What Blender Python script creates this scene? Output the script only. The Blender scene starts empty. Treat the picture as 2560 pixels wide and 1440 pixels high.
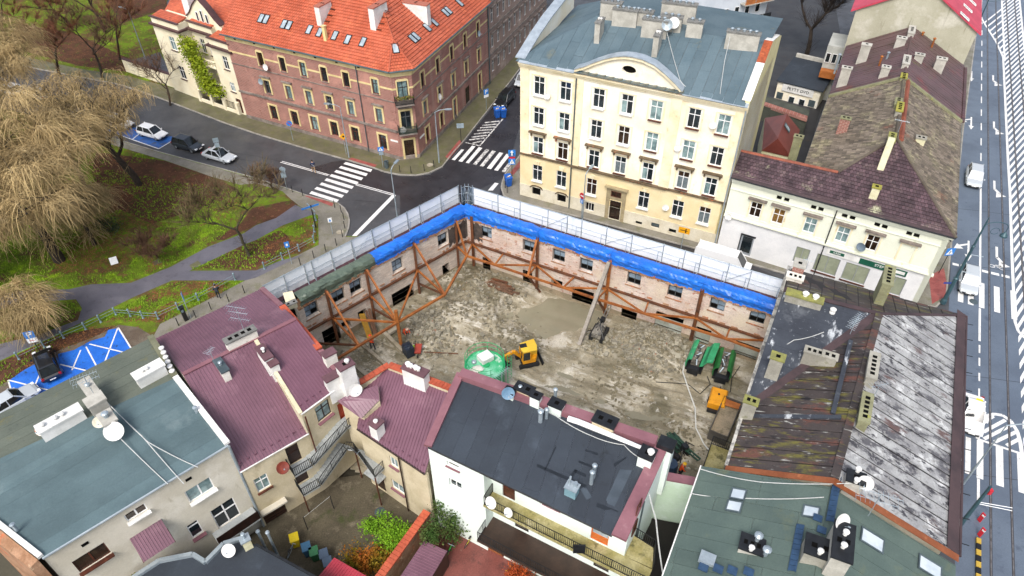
import bpy,math,random
from mathutils import Vector as V,Matrix
import numpy as np
random.seed(7)
S=bpy.context.scene
COL=S.collection
R=math.radians
# ---------------------------------------------------------------- camera
CF,CP,CR,CH=1771.3,0.726442638,-0.00703334884,49.006
_f=V((0,math.cos(CP),-math.sin(CP)));_r=V((1,0,0));_u=_r.cross(_f)
CX=_r*math.cos(CR)+_u*math.sin(CR);CY=-_r*math.sin(CR)+_u*math.cos(CR)
cam=bpy.data.objects.new('camera',bpy.data.cameras.new('camera'));COL.objects.link(cam)
m=Matrix.Identity(4)
for i in range(3):m[i][0],m[i][1],m[i][2]=CX[i],CY[i],-_f[i]
m[2][3]=CH
cam.matrix_world=m
cam.data.sensor_width=36;cam.data.lens=CF/2560*36;cam.data.clip_end=1500;cam.data.clip_start=.5
S.camera=cam
# ---------------------------------------------------------------- sky, sun, exposure (overcast)
SUN_EL,SUN_AZ=R(52),R(200)
w=bpy.data.worlds.new('World');S.world=w;w.use_nodes=True
nt=w.node_tree;bg=nt.nodes['Background']
sky=nt.nodes.new('ShaderNodeTexSky');sky.sky_type='NISHITA';sky.sun_disc=False
sky.sun_elevation=SUN_EL;sky.sun_rotation=SUN_AZ;sky.dust_density=4;sky.air_density=1.0
hs=nt.nodes.new('ShaderNodeHueSaturation');hs.inputs['Saturation'].default_value=.62
nt.links.new(sky.outputs[0],hs.inputs['Color']);nt.links.new(hs.outputs[0],bg.inputs[0])
bg.inputs[1].default_value=.15
sun=bpy.data.lights.new('sun','SUN');sun.energy=1.3;sun.angle=R(22);sun.color=(1,.97,.93)
so=bpy.data.objects.new('sun',sun);COL.objects.link(so)
sd=V((math.sin(SUN_AZ)*math.cos(SUN_EL),math.cos(SUN_AZ)*math.cos(SUN_EL),math.sin(SUN_EL)))
so.rotation_euler=(-sd).to_track_quat('-Z','Y').to_euler()
S.view_settings.view_transform='Standard';S.view_settings.look='None'
S.view_settings.exposure=.62;S.view_settings.gamma=1;S.view_settings.use_curve_mapping=False
try:S.cycles.use_denoising=True;S.cycles.max_bounces=5;S.cycles.diffuse_bounces=2
except Exception:pass
# ---------------------------------------------------------------- measuring: a photo pixel (2560 x 1440) on a known height or plane
def ray(x,y):return CX*(x-1280)-CY*(y-720)+_f*CF
O0=V((0,0,CH))
def G(x,y,z=0.):
    d=ray(x,y);return O0+d*((z-CH)/d.z)
def PL(x,y,p0,n):
    d=ray(x,y);return O0+d*((p0-O0).dot(n)/d.dot(n))
def PR(w):
    d=V(w)-O0;k=CF/d.dot(_f);return (1280+d.dot(CX)*k,720-d.dot(CY)*k)
def plane(a,b,pitch,into):
    """plane through the level line a-b rising by pitch degrees towards the point into"""
    a,b=V(a),V(b);e=(b-a).normalized();v=V((-e.y,e.x,0)).normalized()
    if (V(into)-a).dot(v)<0:v=-v
    s=v*math.cos(R(pitch))+V((0,0,math.sin(R(pitch))))
    n=e.cross(s).normalized()
    if n.z<0:n=-n
    return a,n
# ---------------------------------------------------------------- mesh building
class MB:
    def __init__(s):s.v=[];s.f=[];s.m=[];s.cm=0;s.r=[];s.cr=0.
    def add(s,vs,fs):
        o=len(s.v);s.v+=[tuple(x) for x in vs]
        for q in fs:s.f.append([o+i for i in q]);s.m.append(s.cm);s.r.append(s.cr)
    def mat(s,i):s.cm=i;return s
    def quad(s,*p):s.add(p,[list(range(len(p)))]);return s
    def prism(s,poly,off):
        n=len(poly);off=V(off);a=[V(p) for p in poly];b=[p+off for p in a]
        s.add(a+b,[list(range(n))[::-1],[n+i for i in range(n)]]+[[i,(i+1) % n,n+(i+1) % n,n+i] for i in range(n)]);return s
    def box(s,c,sx,sy,sz,ang=0.,tilt=None):
        c=V(c);q=Matrix.Rotation(ang,3,'Z')
        if tilt:q=q @ tilt
        P=[c+q @ V((x*sx/2,y*sy/2,z*sz/2)) for z in (-1,1) for x,y in ((-1,-1),(1,-1),(1,1),(-1,1))]
        s.add(P,[[3,2,1,0],[4,5,6,7],[0,1,5,4],[1,2,6,5],[2,3,7,6],[3,0,4,7]]);return s
    def bar(s,a,b,w,h=None,up=(0,0,1)):
        a,b=V(a),V(b);h=h or w;d=(b-a).normalized();x=d.cross(V(up))
        if x.length<1e-4:x=d.cross(V((0,1,0)))
        x.normalize();y=x.cross(d);x=x*w/2;y=y*h/2
        P=[p+i*x+j*y for p in (a,b) for i,j in ((-1,-1),(1,-1),(1,1),(-1,1))]
        s.add(P,[[3,2,1,0],[4,5,6,7],[0,1,5,4],[1,2,6,5],[2,3,7,6],[3,0,4,7]]);return s
    def tube(s,pts,r,n=8,cap=True):
        pts=[V(p) for p in pts];k=len(pts);rs=r if isinstance(r,(list,tuple)) else [r]*k
        o=len(s.v);px=None
        for i,p in enumerate(pts):
            d=(pts[min(i+1,k-1)]-pts[max(i-1,0)]).normalized()
            x=d.cross(V((0,0,1))) if abs(d.z)<.99 else d.cross(V((0,1,0)))
            if px is not None and x.dot(px)<0:x=-x
            x.normalize();px=x;y=d.cross(x)
            for j in range(n):
                t=2*math.pi*j/n;s.v.append(tuple(p+x*math.cos(t)*rs[i]+y*math.sin(t)*rs[i]))
        fs=[[o+i*n+j,o+i*n+(j+1) % n,o+(i+1)*n+(j+1) % n,o+(i+1)*n+j] for i in range(k-1) for j in range(n)]
        if cap:fs+=[[o+j for j in range(n)][::-1],[o+(k-1)*n+j for j in range(n)]]
        for q in fs:s.f.append(q);s.m.append(s.cm);s.r.append(s.cr)
        return s
    def lathe(s,c,prof,n=14,axis=None,ang=2*math.pi):
        """prof: list of (radius, height) around an axis through c"""
        c=V(c);ax=V(axis or (0,0,1)).normalized();x=ax.orthogonal().normalized();y=ax.cross(x)
        o=len(s.v);k=len(prof)
        for (r,h) in prof:
            for j in range(n):
                t=ang*j/n;s.v.append(tuple(c+ax*h+x*math.cos(t)*r+y*math.sin(t)*r))
        fs=[[o+i*n+j,o+i*n+(j+1) % n,o+(i+1)*n+(j+1) % n,o+(i+1)*n+j] for i in range(k-1) for j in range(n)]
        fs+=[[o+j for j in range(n)][::-1],[o+(k-1)*n+j for j in range(n)]]
        for q in fs:s.f.append(q);s.m.append(s.cm);s.r.append(s.cr)
        return s
    def blob(s,c,rx,ry,rz,n=8,k=5,jit=0.):
        c=V(c);o=len(s.v)
        for i in range(k+1):
            a=-math.pi/2+math.pi*i/k
            for j in range(n):
                t=2*math.pi*j/n;q=1+random.uniform(-jit,jit)
                s.v.append((c.x+rx*math.cos(a)*math.cos(t)*q,c.y+ry*math.cos(a)*math.sin(t)*q,c.z+rz*math.sin(a)*q))
        for i in range(k):
            for j in range(n):
                s.f.append([o+i*n+j,o+i*n+(j+1) % n,o+(i+1)*n+(j+1) % n,o+(i+1)*n+j]);s.m.append(s.cm);s.r.append(s.cr)
        return s
    def mesh(s,name,mats,origin=(0,0,0),smooth=False,rnd=False):
        me=bpy.data.meshes.new(name);o=V(origin)
        me.from_pydata([(a-o.x,b-o.y,c-o.z) for a,b,c in s.v],[],s.f)
        for q in (mats if isinstance(mats,(list,tuple)) else [mats]):me.materials.append(q)
        if any(s.m):me.polygons.foreach_set('material_index',s.m)
        if smooth:me.polygons.foreach_set('use_smooth',[True]*len(s.f))
        if rnd:
            at=me.attributes.new('rnd','FLOAT','FACE');at.data.foreach_set('value',s.r)
        me.update();return me
def link(name,me,parent=None,loc=None,rz=0.):
    o=bpy.data.objects.new(name,me);COL.objects.link(o)
    if parent:o.parent=parent
    if loc is not None:o.location=loc
    if rz:o.rotation_euler=(0,0,rz)
    return o
def tag(o,label,cat,group=None):
    o['label']=label;o['category']=cat
    if group:o['group']=group
    return o
def root(name,label,cat,loc=(0,0,0),group=None,rz=0.):
    o=bpy.data.objects.new(name,None);COL.objects.link(o);o.location=loc;o.empty_display_size=.2
    if rz:o.rotation_euler=(0,0,rz)
    return tag(o,label,cat,group)
def part(name,mb,mats,parent,smooth=False,rnd=False,label=None,kind=None):
    """mesh in world coordinates made a child of an unrotated thing (or of a part of it)"""
    off=V((0,0,0));p=parent
    while p:off+=V(p.location);p=p.parent
    o=link(name,mb.mesh(name,mats,off,smooth,rnd),parent)
    if label:o['label']=label
    if kind:o['kind']=kind
    return o
def single(name,mb,mats,label,cat,loc,group=None,smooth=False):
    o=link(name,mb.mesh(name,mats,loc,smooth),None,loc);return tag(o,label,cat,group)
def struct(name,mb,mats,smooth=False,rnd=False,parent=None):
    o=link(name,mb.mesh(name,mats,(0,0,0),smooth,rnd),parent)
    if not parent:o['kind']='structure'
    return o
def copy_tree(o,parent=None):
    c=o.copy();COL.objects.link(c);c.parent=parent
    for ch in list(o.children):copy_tree(ch,c)
    return c
# ---------------------------------------------------------------- materials
def lin(c):
    if isinstance(c,str):c=tuple(int(c[i:i+2],16)/255 for i in (0,2,4))
    return tuple(x/12.92 if x<=.04045 else ((x+.055)/1.055)**2.4 for x in c)
MATS={}
def mat(name,c,c2=None,s=1.,lo=.4,hi=.6,rough=.7,bump=0.,bs=30.,metal=0.,fine=.12,layers=(),rnd=0.,emit=0.,vec='pos',rot=0.,stretch=(1,1,1),bricks=None,rvar=0.,spec=.5,alpha=1.,trans=0.,coat=0.):
    """colours are sRGB hex of the real surface; layers: (colour, scale, lo, hi, stretch)"""
    if name in MATS:return MATS[name]
    M=bpy.data.materials.new(name);M.use_nodes=True;t=M.node_tree;N=t.nodes;L=t.links
    b=N['Principled BSDF'];b.inputs['Roughness'].default_value=rough;b.inputs['Metallic'].default_value=metal
    b.inputs['Specular IOR Level'].default_value=spec
    if coat:b.inputs['Coat Weight'].default_value=coat;b.inputs['Coat Roughness'].default_value=.06
    ge=N.new('ShaderNodeNewGeometry');tc=N.new('ShaderNodeTexCoord')
    base=ge.outputs['Position'] if vec=='pos' else tc.outputs['Object']
    if rot:
        vr=N.new('ShaderNodeVectorRotate');vr.rotation_type='Z_AXIS';vr.inputs['Angle'].default_value=-rot
        L.new(base,vr.inputs['Vector']);base=vr.outputs[0]
    def vecs(st):
        if st==(1,1,1):return base
        mp=N.new('ShaderNodeMapping');mp.inputs['Scale'].default_value=st;L.new(base,mp.inputs['Vector']);return mp.outputs[0]
    def noise(sc,st=(1,1,1),det=5.,ro=.6):
        n=N.new('ShaderNodeTexNoise');n.inputs['Scale'].default_value=sc;n.inputs['Detail'].default_value=det;n.inputs['Roughness'].default_value=ro
        L.new(vecs(st),n.inputs['Vector']);return n.outputs['Fac']
    def ramp(x,lo,hi):
        r=N.new('ShaderNodeMapRange');r.inputs['From Min'].default_value=lo;r.inputs['From Max'].default_value=hi;L.new(x,r.inputs['Value']);return r.outputs[0]
    def mix(f,a,bb,mode='MIX'):
        x=N.new('ShaderNodeMix');x.data_type='RGBA';x.blend_type=mode
        if isinstance(f,float):x.inputs[0].default_value=f
        else:L.new(f,x.inputs[0])
        for i,q in ((6,a),(7,bb)):
            if isinstance(q,tuple):x.inputs[i].default_value=q+(1,) if len(q)==3 else q
            else:L.new(q,x.inputs[i])
        return x.outputs[2]
    col=lin(c)
    if c2:col=mix(ramp(noise(s,stretch),lo,hi),lin(c),lin(c2))
    bh=None
    if bricks:
        bc,mc,bw,bhh,ms=bricks
        sp=N.new('ShaderNodeSeparateXYZ');L.new(base,sp.inputs[0]);cb=N.new('ShaderNodeCombineXYZ')
        L.new(sp.outputs[0],cb.inputs[0]);L.new(sp.outputs[2],cb.inputs[1])
        br=N.new('ShaderNodeTexBrick');br.inputs['Scale'].default_value=1;br.inputs['Brick Width'].default_value=bw;br.inputs['Row Height'].default_value=bhh
        br.inputs['Mortar Size'].default_value=ms;br.inputs['Mortar Smooth'].default_value=.3
        br.inputs['Color1'].default_value=(1,1,1,1);br.inputs['Color2'].default_value=(.72,.72,.72,1);br.inputs['Mortar'].default_value=(1,1,1,1)
        L.new(cb.outputs[0],br.inputs['Vector'])
        col=mix(1.,col if not isinstance(col,tuple) else col,br.outputs['Color'],'MULTIPLY')
        col=mix(br.outputs['Fac'],col,lin(mc));bh=br.outputs['Fac']
    for (lc,ls,llo,lhi,*st) in layers:
        col=mix(ramp(noise(ls,st[0] if st else (1,1,1),6.,.65),llo,lhi),col,lin(lc))
    if fine:
        fz=N.new('ShaderNodeMapRange');fz.inputs['From Min'].default_value=.3;fz.inputs['From Max'].default_value=.7
        fz.inputs['To Min'].default_value=1-fine;fz.inputs['To Max'].default_value=1+fine
        L.new(noise(9.,det=6.),fz.inputs['Value'])
        sc=N.new('ShaderNodeVectorMath');sc.operation='SCALE'
        if isinstance(col,tuple):sc.inputs[0].default_value=col
        else:L.new(col,sc.inputs[0])
        L.new(fz.outputs[0],sc.inputs['Scale']);col=sc.outputs[0]
    if rnd:
        a=N.new('ShaderNodeAttribute');a.attribute_name='rnd'
        fz=N.new('ShaderNodeMapRange');fz.inputs['To Min'].default_value=1-rnd;fz.inputs['To Max'].default_value=1+rnd;L.new(a.outputs['Fac'],fz.inputs['Value'])
        sc=N.new('ShaderNodeVectorMath');sc.operation='SCALE'
        if isinstance(col,tuple):sc.inputs[0].default_value=col
        else:L.new(col,sc.inputs[0])
        L.new(fz.outputs[0],sc.inputs['Scale']);col=sc.outputs[0]
    if isinstance(col,tuple):b.inputs['Base Color'].default_value=col+(1,)
    else:L.new(col,b.inputs['Base Color'])
    if rvar:
        r=N.new('ShaderNodeMapRange');r.inputs['From Min'].default_value=.35;r.inputs['From Max'].default_value=.65
        r.inputs['To Min'].default_value=max(.05,rough-rvar);r.inputs['To Max'].default_value=min(1,rough+rvar);L.new(noise(.35),r.inputs['Value']);L.new(r.outputs[0],b.inputs['Roughness'])
    if bump:
        bp=N.new('ShaderNodeBump');bp.inputs['Strength'].default_value=bump;bp.inputs['Distance'].default_value=.05
        L.new(noise(bs,det=6.),bp.inputs['Height']);L.new(bp.outputs[0],b.inputs['Normal'])
    if emit:b.inputs['Emission Color'].default_value=lin(c)+(1,);b.inputs['Emission Strength'].default_value=emit
    if trans:b.inputs['Transmission Weight'].default_value=trans
    if alpha<1:b.inputs['Alpha'].default_value=alpha
    MATS[name]=M;return M
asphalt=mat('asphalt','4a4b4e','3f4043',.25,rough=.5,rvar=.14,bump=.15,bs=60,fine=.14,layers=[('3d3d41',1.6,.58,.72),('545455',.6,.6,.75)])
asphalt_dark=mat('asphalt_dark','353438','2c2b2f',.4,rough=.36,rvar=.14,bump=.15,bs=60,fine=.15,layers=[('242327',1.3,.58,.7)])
asphalt_blue=mat('asphalt_main','616c7a','57616f',.2,rough=.42,rvar=.12,bump=.12,bs=60,fine=.12,layers=[('4c5564',1.2,.58,.72)])
white_paint=mat('white_paint','e2e1de','c8c7c4',1.5,.5,.75,rough=.6,fine=.1,layers=[('8a8988',3.,.62,.72)])
white_paint_worn=mat('white_paint_worn','d6d4d0','7a7876',3.,.45,.62,rough=.6,fine=.15)
paving=mat('paving','847f74','726e62',.35,rough=.6,rvar=.15,bump=.2,bs=14,fine=.18,layers=[('6b6a4c',.8,.52,.7),('9a968c',2.5,.6,.75)])
paving_moss=mat('paving_moss','6a664f','5a5742',.35,rough=.6,rvar=.15,bump=.2,bs=14,fine=.18,layers=[('5d6034',.9,.5,.7),('55523f',2.5,.6,.75)])
paving_red=mat('paving_red','9c5750','8a4640',1.2,rough=.55,fine=.15,layers=[('6e4a44',2.,.58,.7)])
kerb_m=mat('kerb_stone','a09c94','88847c',.8,rough=.7,fine=.15)
grass_m=mat('grass_soil','566322','667e22',.35,.42,.58,rough=.95,fine=.3,bump=.5,bs=8,spec=.1,layers=[('5c4a31',.28,.5,.6),('6f5236',1.1,.56,.66),('7a981f',.5,.56,.66)])
leaf_m=mat('fallen_leaves','4a3529','5a3e2f',.5,rough=.9,fine=.35,bump=.5,bs=8,spec=.1,layers=[('4a4a26',.6,.55,.65),('7d5540',2.5,.55,.7)])
path_m=mat('park_path_asphalt','68666e','5b5a63',.3,rough=.5,rvar=.15,fine=.15,layers=[('504e54',1.3,.55,.7)])
glass=mat('window_glass','1c2226','2e3a3e',.8,.45,.7,rough=.06,fine=0,spec=.7)
glass_pale=mat('window_glass_curtain','8fa6a6','5e7476',1.3,.4,.6,rough=.12,fine=.1,spec=.6)
glass_brown=mat('window_glass_dark','24190f','3a2c22',1.,rough=.08,fine=0,spec=.6)
sky_glass=mat('skylight_glass','aebac0','8f9ca3',1.5,rough=.05,fine=0,spec=1.)
pvc=mat('white_pvc','eeeeec',rough=.4,fine=.04)
brown_wood=mat('brown_frame','5a2e1e','432014',2.,rough=.5)
dark_wood=mat('dark_door','33201a','241612',2.,rough=.45)
zinc=mat('zinc','a9b4ba','97a3aa',.8,rough=.35,metal=.35,fine=.08)
zinc_dark=mat('zinc_dark','5d6a6e','4b575b',.8,rough=.4,metal=.3,fine=.1)
white_plaster=mat('white_plaster','e9e8e4','d5d4cf',.8,rough=.85,fine=.06,bump=.1)
steel_dark=mat('dark_steel','26282b','1b1d20',2.,rough=.45,metal=.2)
galv=mat('galvanised','aab6bd','93a0a8',1.5,rough=.4,metal=.4)
hole=mat('dark_opening','0d0c0b',rough=.9,fine=0,spec=.1)
dark_brick_m=mat('dark_brick','3a3431','564b44',1.4,rough=.9,bump=.3)
# ================================================================ ground, roads, markings
RZ=-.12
def sheet(name,px,z,mt,zp=None,parent=None,tri=False):
    mb=MB();P=[G(x,y,z if zp is None else zp) for x,y in px]
    for p in P:p.z=z
    mb.quad(*P);return struct(name,mb,mt,parent=parent)
mb=MB();mb.quad((-400,-150,-.6),(400,-150,-.6),(400,600,-.6),(-400,600,-.6));struct('ground',mb,mat('ground_soil','5a5348','4a4639',.3,rough=.95))
mb=MB();mb.quad(*[V((a,b,RZ)) for a,b in ((-200,330),(-200,30),(-60,20),(-20.5,46.5),(-5.3,60.9),(23.9,45.6),(36.2,41.8),(-12,-55),(60,-90),(250,-60),(250,330))]);struct('road',mb,asphalt)
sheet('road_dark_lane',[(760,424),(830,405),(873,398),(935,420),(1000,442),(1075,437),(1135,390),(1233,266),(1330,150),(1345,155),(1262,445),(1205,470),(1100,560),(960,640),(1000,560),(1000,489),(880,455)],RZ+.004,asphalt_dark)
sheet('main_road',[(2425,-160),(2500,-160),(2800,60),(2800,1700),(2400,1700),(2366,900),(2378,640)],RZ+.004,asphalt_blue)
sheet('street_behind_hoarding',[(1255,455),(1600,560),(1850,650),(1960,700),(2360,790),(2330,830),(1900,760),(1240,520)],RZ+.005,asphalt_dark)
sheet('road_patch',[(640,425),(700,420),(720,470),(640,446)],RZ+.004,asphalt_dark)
def slab(name,px,mt,top=0.,bot=-.55,kerb=None,kw=.16,zs=None):
    """pavement slab with a vertical kerb; kerb: how many of the first points carry a kerb stone"""
    P=[G(x,y,RZ if kerb and i<kerb else 0) for i,(x,y) in enumerate(px)]
    for p in P:p.z=top
    mb=MB();mb.prism([V((p.x,p.y,bot)) for p in P],(0,0,top-bot));o=struct(name,mb,mt)
    if kerb:
        c=V((sum(p.x for p in P)/len(P),sum(p.y for p in P)/len(P),0));kb=MB()
        for a,b in zip(P[:kerb-1],P[1:kerb]):
            d=(b-a);d.z=0;L=d.length;d.normalize();n=V((-d.y,d.x,0))
            mid=(a+b)/2
            if (c-mid).dot(n)<0:n=-n
            k=max(1,int(L/1.0))
            for i in range(k):
                p=a+d*(L*(i+.5)/k)+n*kw/2*.8;kb.box((p.x,p.y,top-.2),L/k-.015,kw,.44+random.uniform(-.006,.006),math.atan2(d.y,d.x))
        struct('kerb',kb,kerb_m)
    return o
slab('pavement',[(-320,95),(300,213),(390,243),(567,311),(640,336),(750,369),(873,403),(933,421),(960,431),(1000,439),(1040,440),(1073,434),(1107,418),(1133,384),(1160,354),(1207,294),(1233,261),(1280,200),(1325,140),(1372,60),(1330,20),(1215,190),(1040,340),(960,350),(640,250),(400,150),(200,60)],paving_moss,kerb=20)
slab('pavement',[(1440,60),(1400,150),(1340,330),(1294,396),(1281,412),(1262,436),(1255,455),(1252,470),(1258,490),(1275,500),(1450,545),(1800,640),(2000,697),(2200,755),(2340,770),(2366,742),(2374,660),(2408,330),(2430,165),(2447,40),(2455,-60),(2350,80),(2300,400),(2200,600),(1900,500),(1400,400)],paving,kerb=21)
slab('pavement',[(2372,800),(2368,880),(2350,1200),(2330,1560),(2200,1560),(2200,900)],paving,kerb=4)
# park block: kerb along the street, round the corner and down beside the hoarding
slab('park_lawn',[(-420,150),(0,268),(150,305),(247,336),(400,381),(633,444),(719,472),(767,489),(846,509),(862,521),(871,536),(875,553),(873,571),(865,592),(1010,590),(900,690),(700,830),(420,1000),(150,1300),(-500,1300),(-900,600)],grass_m,kerb=14)
sheet('path',[(247,337),(400,382),(633,445),(719,473),(767,490),(846,510),(862,522),(871,537),(874,553),(872,571),(864,592),(1005,592),(900,690),(700,820),(440,960),(385,838),(400,810),(480,770),(613,701),(797,612),(795,538),(783,533),(740,510),(706,478),(640,458),(600,462),(527,441),(413,401),(247,352)],.004,paving)
sheet('path',[(0,735),(80,725),(173,723),(227,711),(327,707),(427,667),(520,617),(610,583),(640,563),(690,545),(738,512),(790,533),(707,563),(640,600),(613,610),(473,677),(640,676),(700,652),(760,636),(640,694),(613,701),(430,701),(333,743),(213,802),(143,835),(0,902),(-120,950),(-120,885),(0,860),(100,835),(195,800),(205,770),(190,748),(90,755),(0,772),(-120,790),(-120,750)],.008,path_m)
sheet('far_lawn',[(-500,90),(-300,60),(0,128),(200,172),(320,190),(440,222),(405,130),(395,60),(440,-60),(500,-300),(-1200,-300)],.008,grass_m)
sheet('lawn_leaves',[(20,118),(200,165),(320,180),(330,150),(180,80),(40,60)],.012,leaf_m)
sheet('lawn_leaves',[(300,60),(420,20),(400,-60),(250,-40)],.012,leaf_m)
sheet('path_slab',[(473,663),(495,651),(503,660),(480,674)],.012,paving_moss)
sheet('path_slab',[(380,655),(397,646),(405,656),(386,664)],.012,paving_moss)
for nm,px in (('lawn_leaves',[(240,380),(413,402),(527,441),(590,470),(560,500),(380,560),(250,500),(230,430)]),('lawn_leaves',[(500,670),(600,618),(700,575),(720,590),(740,625),(690,650),(630,672)]),
               ('lawn_leaves',[(0,905),(143,840),(230,822),(300,815),(330,830),(225,852),(90,905),(0,975),(-80,1000)]),
               ('lawn_leaves',[(630,520),(730,500),(745,512),(690,545),(640,562),(560,600),(530,600),(600,560)])):
    sheet(nm,px,.005 if len(px)>7 else .006,leaf_m)
sheet('paving_red',[(870,398),(880,394),(942,412),(937,418)],.005,paving_red)
sheet('paving_red',[(762,490),(772,487),(834,508),(830,516)],.009,paving_red)
sheet('paving_red',[(1113,392),(1148,350),(1158,355),(1122,398)],.005,paving_red)
sheet('paving_red',[(1275,432),(1305,395),(1305,412),(1283,438)],.005,paving_red)
sheet('paving_red',[(2322,690),(2360,670),(2372,735),(2330,760)],.005,paving_red)
# parking with blue bays beside the park
sheet('parking_ground',[(-200,1060),(20,953),(90,905),(160,870),(230,845),(297,812),(345,818),(430,870),(300,1100),(-200,1250)],.010,mat('parking_ground','5a4d40','6d6355',.5,rough=.8,fine=.25,bump=.3,bs=10,layers=[('3f372e',1.5,.55,.7)]))
blue=mat('blue_bay_paint','2a6fd0','2160bd',.6,rough=.5,fine=.15,layers=[('28466f',1.7,.58,.66),('6f675c',.9,.66,.72)])
sheet('parking_bay_paint',[(20,953),(60,925),(92,908),(100,935),(150,930),(145,885),(185,875),(225,853),(262,842),(270,825),(297,820),(332,876),(300,1000),(60,1060)],.014,blue)
def line(px,wd,z,mt=white_paint,name='road_marking',zz=None):
    P=[G(x,y,z) for x,y in px];mb=MB()
    for a,b in zip(P[:-1],P[1:]):
        d=(b-a).normalized();n=V((-d.y,d.x,0))*wd/2;mb.quad(a-n,b-n,b+n,a+n)
    return struct(name,mb,mt)
k5=lambda a,b:(a/3,480+b/3)
for px in ([(885,1015),(985,1175)],[(885,1015),(785,1275)],[(670,1140),(940,1205)],[(645,1160),(722,1303)],[(605,1185),(540,1335)],[(440,1290),(650,1340)],[(300,1360),(240,1500)],[(60,1410),(360,1485)],[(60,1410),(100,1540)]):
    line([k5(*p) for p in px],.13,.018,name='bay_line')
for px in ([(430,358),(560,378),(640,390),(703,404)],[(985,568),(1040,588),(1095,600)],[(1245,310),(1190,372),(1120,440)],[(1262,350),(1215,405),(1150,462)],[(800,448),(880,452)],[(640,404),(560,392),(480,372)],[(1000,520),(940,505),(880,500)]):line(px,.06,RZ+.0065,mat('tar_seam_road','262629',rough=.5),'tar_seam')
for y_ in (120,300,520,660,935,1180):line([(2380,y_),(2440,y_+6),(2560,y_+22)],.05,RZ+.0065,MATS['tar_seam_road'],'tar_seam')
sheet('parking_bay_paint',[(268,327),(300,310),(440,344),(397,372)],RZ+.006,mat('faded_blue_paint','2a5ea6','2b4f86',.8,rough=.4,fine=.15,layers=[('454a55',1.2,.55,.66)]))
for px in ([(268,327),(397,372),(442,345)],[(330,349),(360,325)]):line(px,.13,RZ+.010,name='bay_line')
# zebra crossings
k6=lambda a,b:(680+a*280/1920,380+b*280/1920)
def zebra(c0,c1,n):
    A=[G(*p,RZ) for p in c0];B=[G(*p,RZ) for p in c1]
    for i in range(n):
        mb=MB();q=[a.lerp(b,i/(n-1)) for a,b in zip(A,B)]
        for p in q:p.z=RZ+.010
        mb.quad(*q);struct('zebra_stripe',mb,white_paint)
zebra([k6(*p) for p in ((1265,172),(1720,300),(1690,345),(1225,205))],[k6(*p) for p in ((680,672),(1150,820),(1110,862),(640,712))],8)
k7=lambda a,b:(1100+a*280/1920,280+b*280/1920)
for i,q in enumerate([[(365,640),(415,645),(255,828),(200,815)],[(550,575),(608,590),(378,858),(318,840)],[(665,600),(725,618),(495,880),(440,868)],[(790,632),(845,650),(620,910),(565,895)],[(895,658),(955,675),(740,940),(680,925)],[(1020,690),(1085,705),(875,980),(803,962)],[(1140,715),(1205,735),(990,1008),(928,995)],[(1230,800),(1290,800),(1110,1038),(1055,1020)],[(940,1210),(1005,1225),(905,1345),(820,1345)]]):
    sheet('zebra_stripe',[k7(*p) for p in q],RZ+.010,white_paint_worn if i in (3,4,7) else white_paint)
for q in ([(765,182),(1020,155)],[(725,228),(985,205)],[(685,272),(940,252)],[(640,320),(895,298)],[(585,380),(850,345)],[(540,432),(800,398)],[(500,478),(760,445)],[(560,535),(715,495)]):
    line([k7(*p) for p in q],.3,RZ+.010,white_paint_worn,'hatch_stripe')
line([k7(*p) for p in ((440,522),(680,580),(1080,115))],.2,RZ+.0105,white_paint_worn,'hatch_outline')
for px in ([(701,405.5),(820,439)],[(705,403),(823.5,437)],[(889,462),(985,489)],[(893,459.5),(988,486)]):line(px,.12,RZ+.010)
line([(986,487),(870,606)],.5,RZ+.0103)
# ---- main road
kB=lambda a,b:(2360+a*200/1920,640+b*200/1920)
rd=V((.4498,.8931,0));rn=V((.8931,-.4498,0))
def onroad(x,y):p=G(x,y,RZ);return p.dot(rn),p.dot(rd)
LX=onroad(2450.5,640)[0]
def strip(n0,t0,t1,wd,z=RZ+.010,mt=white_paint,name='lane_marking'):
    mb=MB();a=rn*n0+rd*t0;b=rn*n0+rd*t1;q=rn*wd/2
    mb.quad(*[V((p.x,p.y,z)) for p in (a-q,a+q,b+q,b-q)]);return struct(name,mb,mt)
def tt(y,x=2450):return onroad(x,y)[1]
for y0,y1 in ((54,60),(75,87),(101,114),(127,141),(153,168),(182,200),(209,226),(241,257),(273,289),(307,325),(345,363),(382,402),(863,883),(895,915),(933,953),(972,993),(1010,1032),(1050,1072)):
    strip(LX,tt(y1),tt(y0),.14)
strip(LX,tt(706),tt(470),.2);strip(LX,tt(853),tt(771),.2);strip(LX,tt(1253),tt(1198),.2)
def zeb(x0,x1,y0,y1):
    a,b=onroad((x0+x1)/2,y0),onroad((x0+x1)/2,y1);w_=abs(onroad(x1,(y0+y1)/2)[0]-onroad(x0,(y0+y1)/2)[0])
    strip((a[0]+b[0])/2,b[1],a[1],w_,name='zebra_stripe')
for x0,x1,y0,y1 in ((335,465,870,1105),(575,710,905,1170),(840,970,645,1245),(1200,1338,740,1350),(1605,1742,840,1520)):
    a,b=kB(x0,y0),kB(x1,y1);zeb(a[0],b[0],a[1],b[1])
for x0,x1,y0,y1 in ((1480,1520,400,675),(1565,1615,425,710),(1710,1765,465,765),(1872,1925,515,815)):
    zeb(1920+x0/3,1920+x1/3,960+y0/3,960+y1/3)
for a0,a1 in ((205,355),(400,560),(690,830),(910,1068),(1130,1325),(1380,1420),(1460,1572)):
    f=lambda a:kB(a,185+(a-205)*325/1370)
    line([f(a0),f(a1)],.42,RZ+.011,name='give_way_marking')
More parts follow.
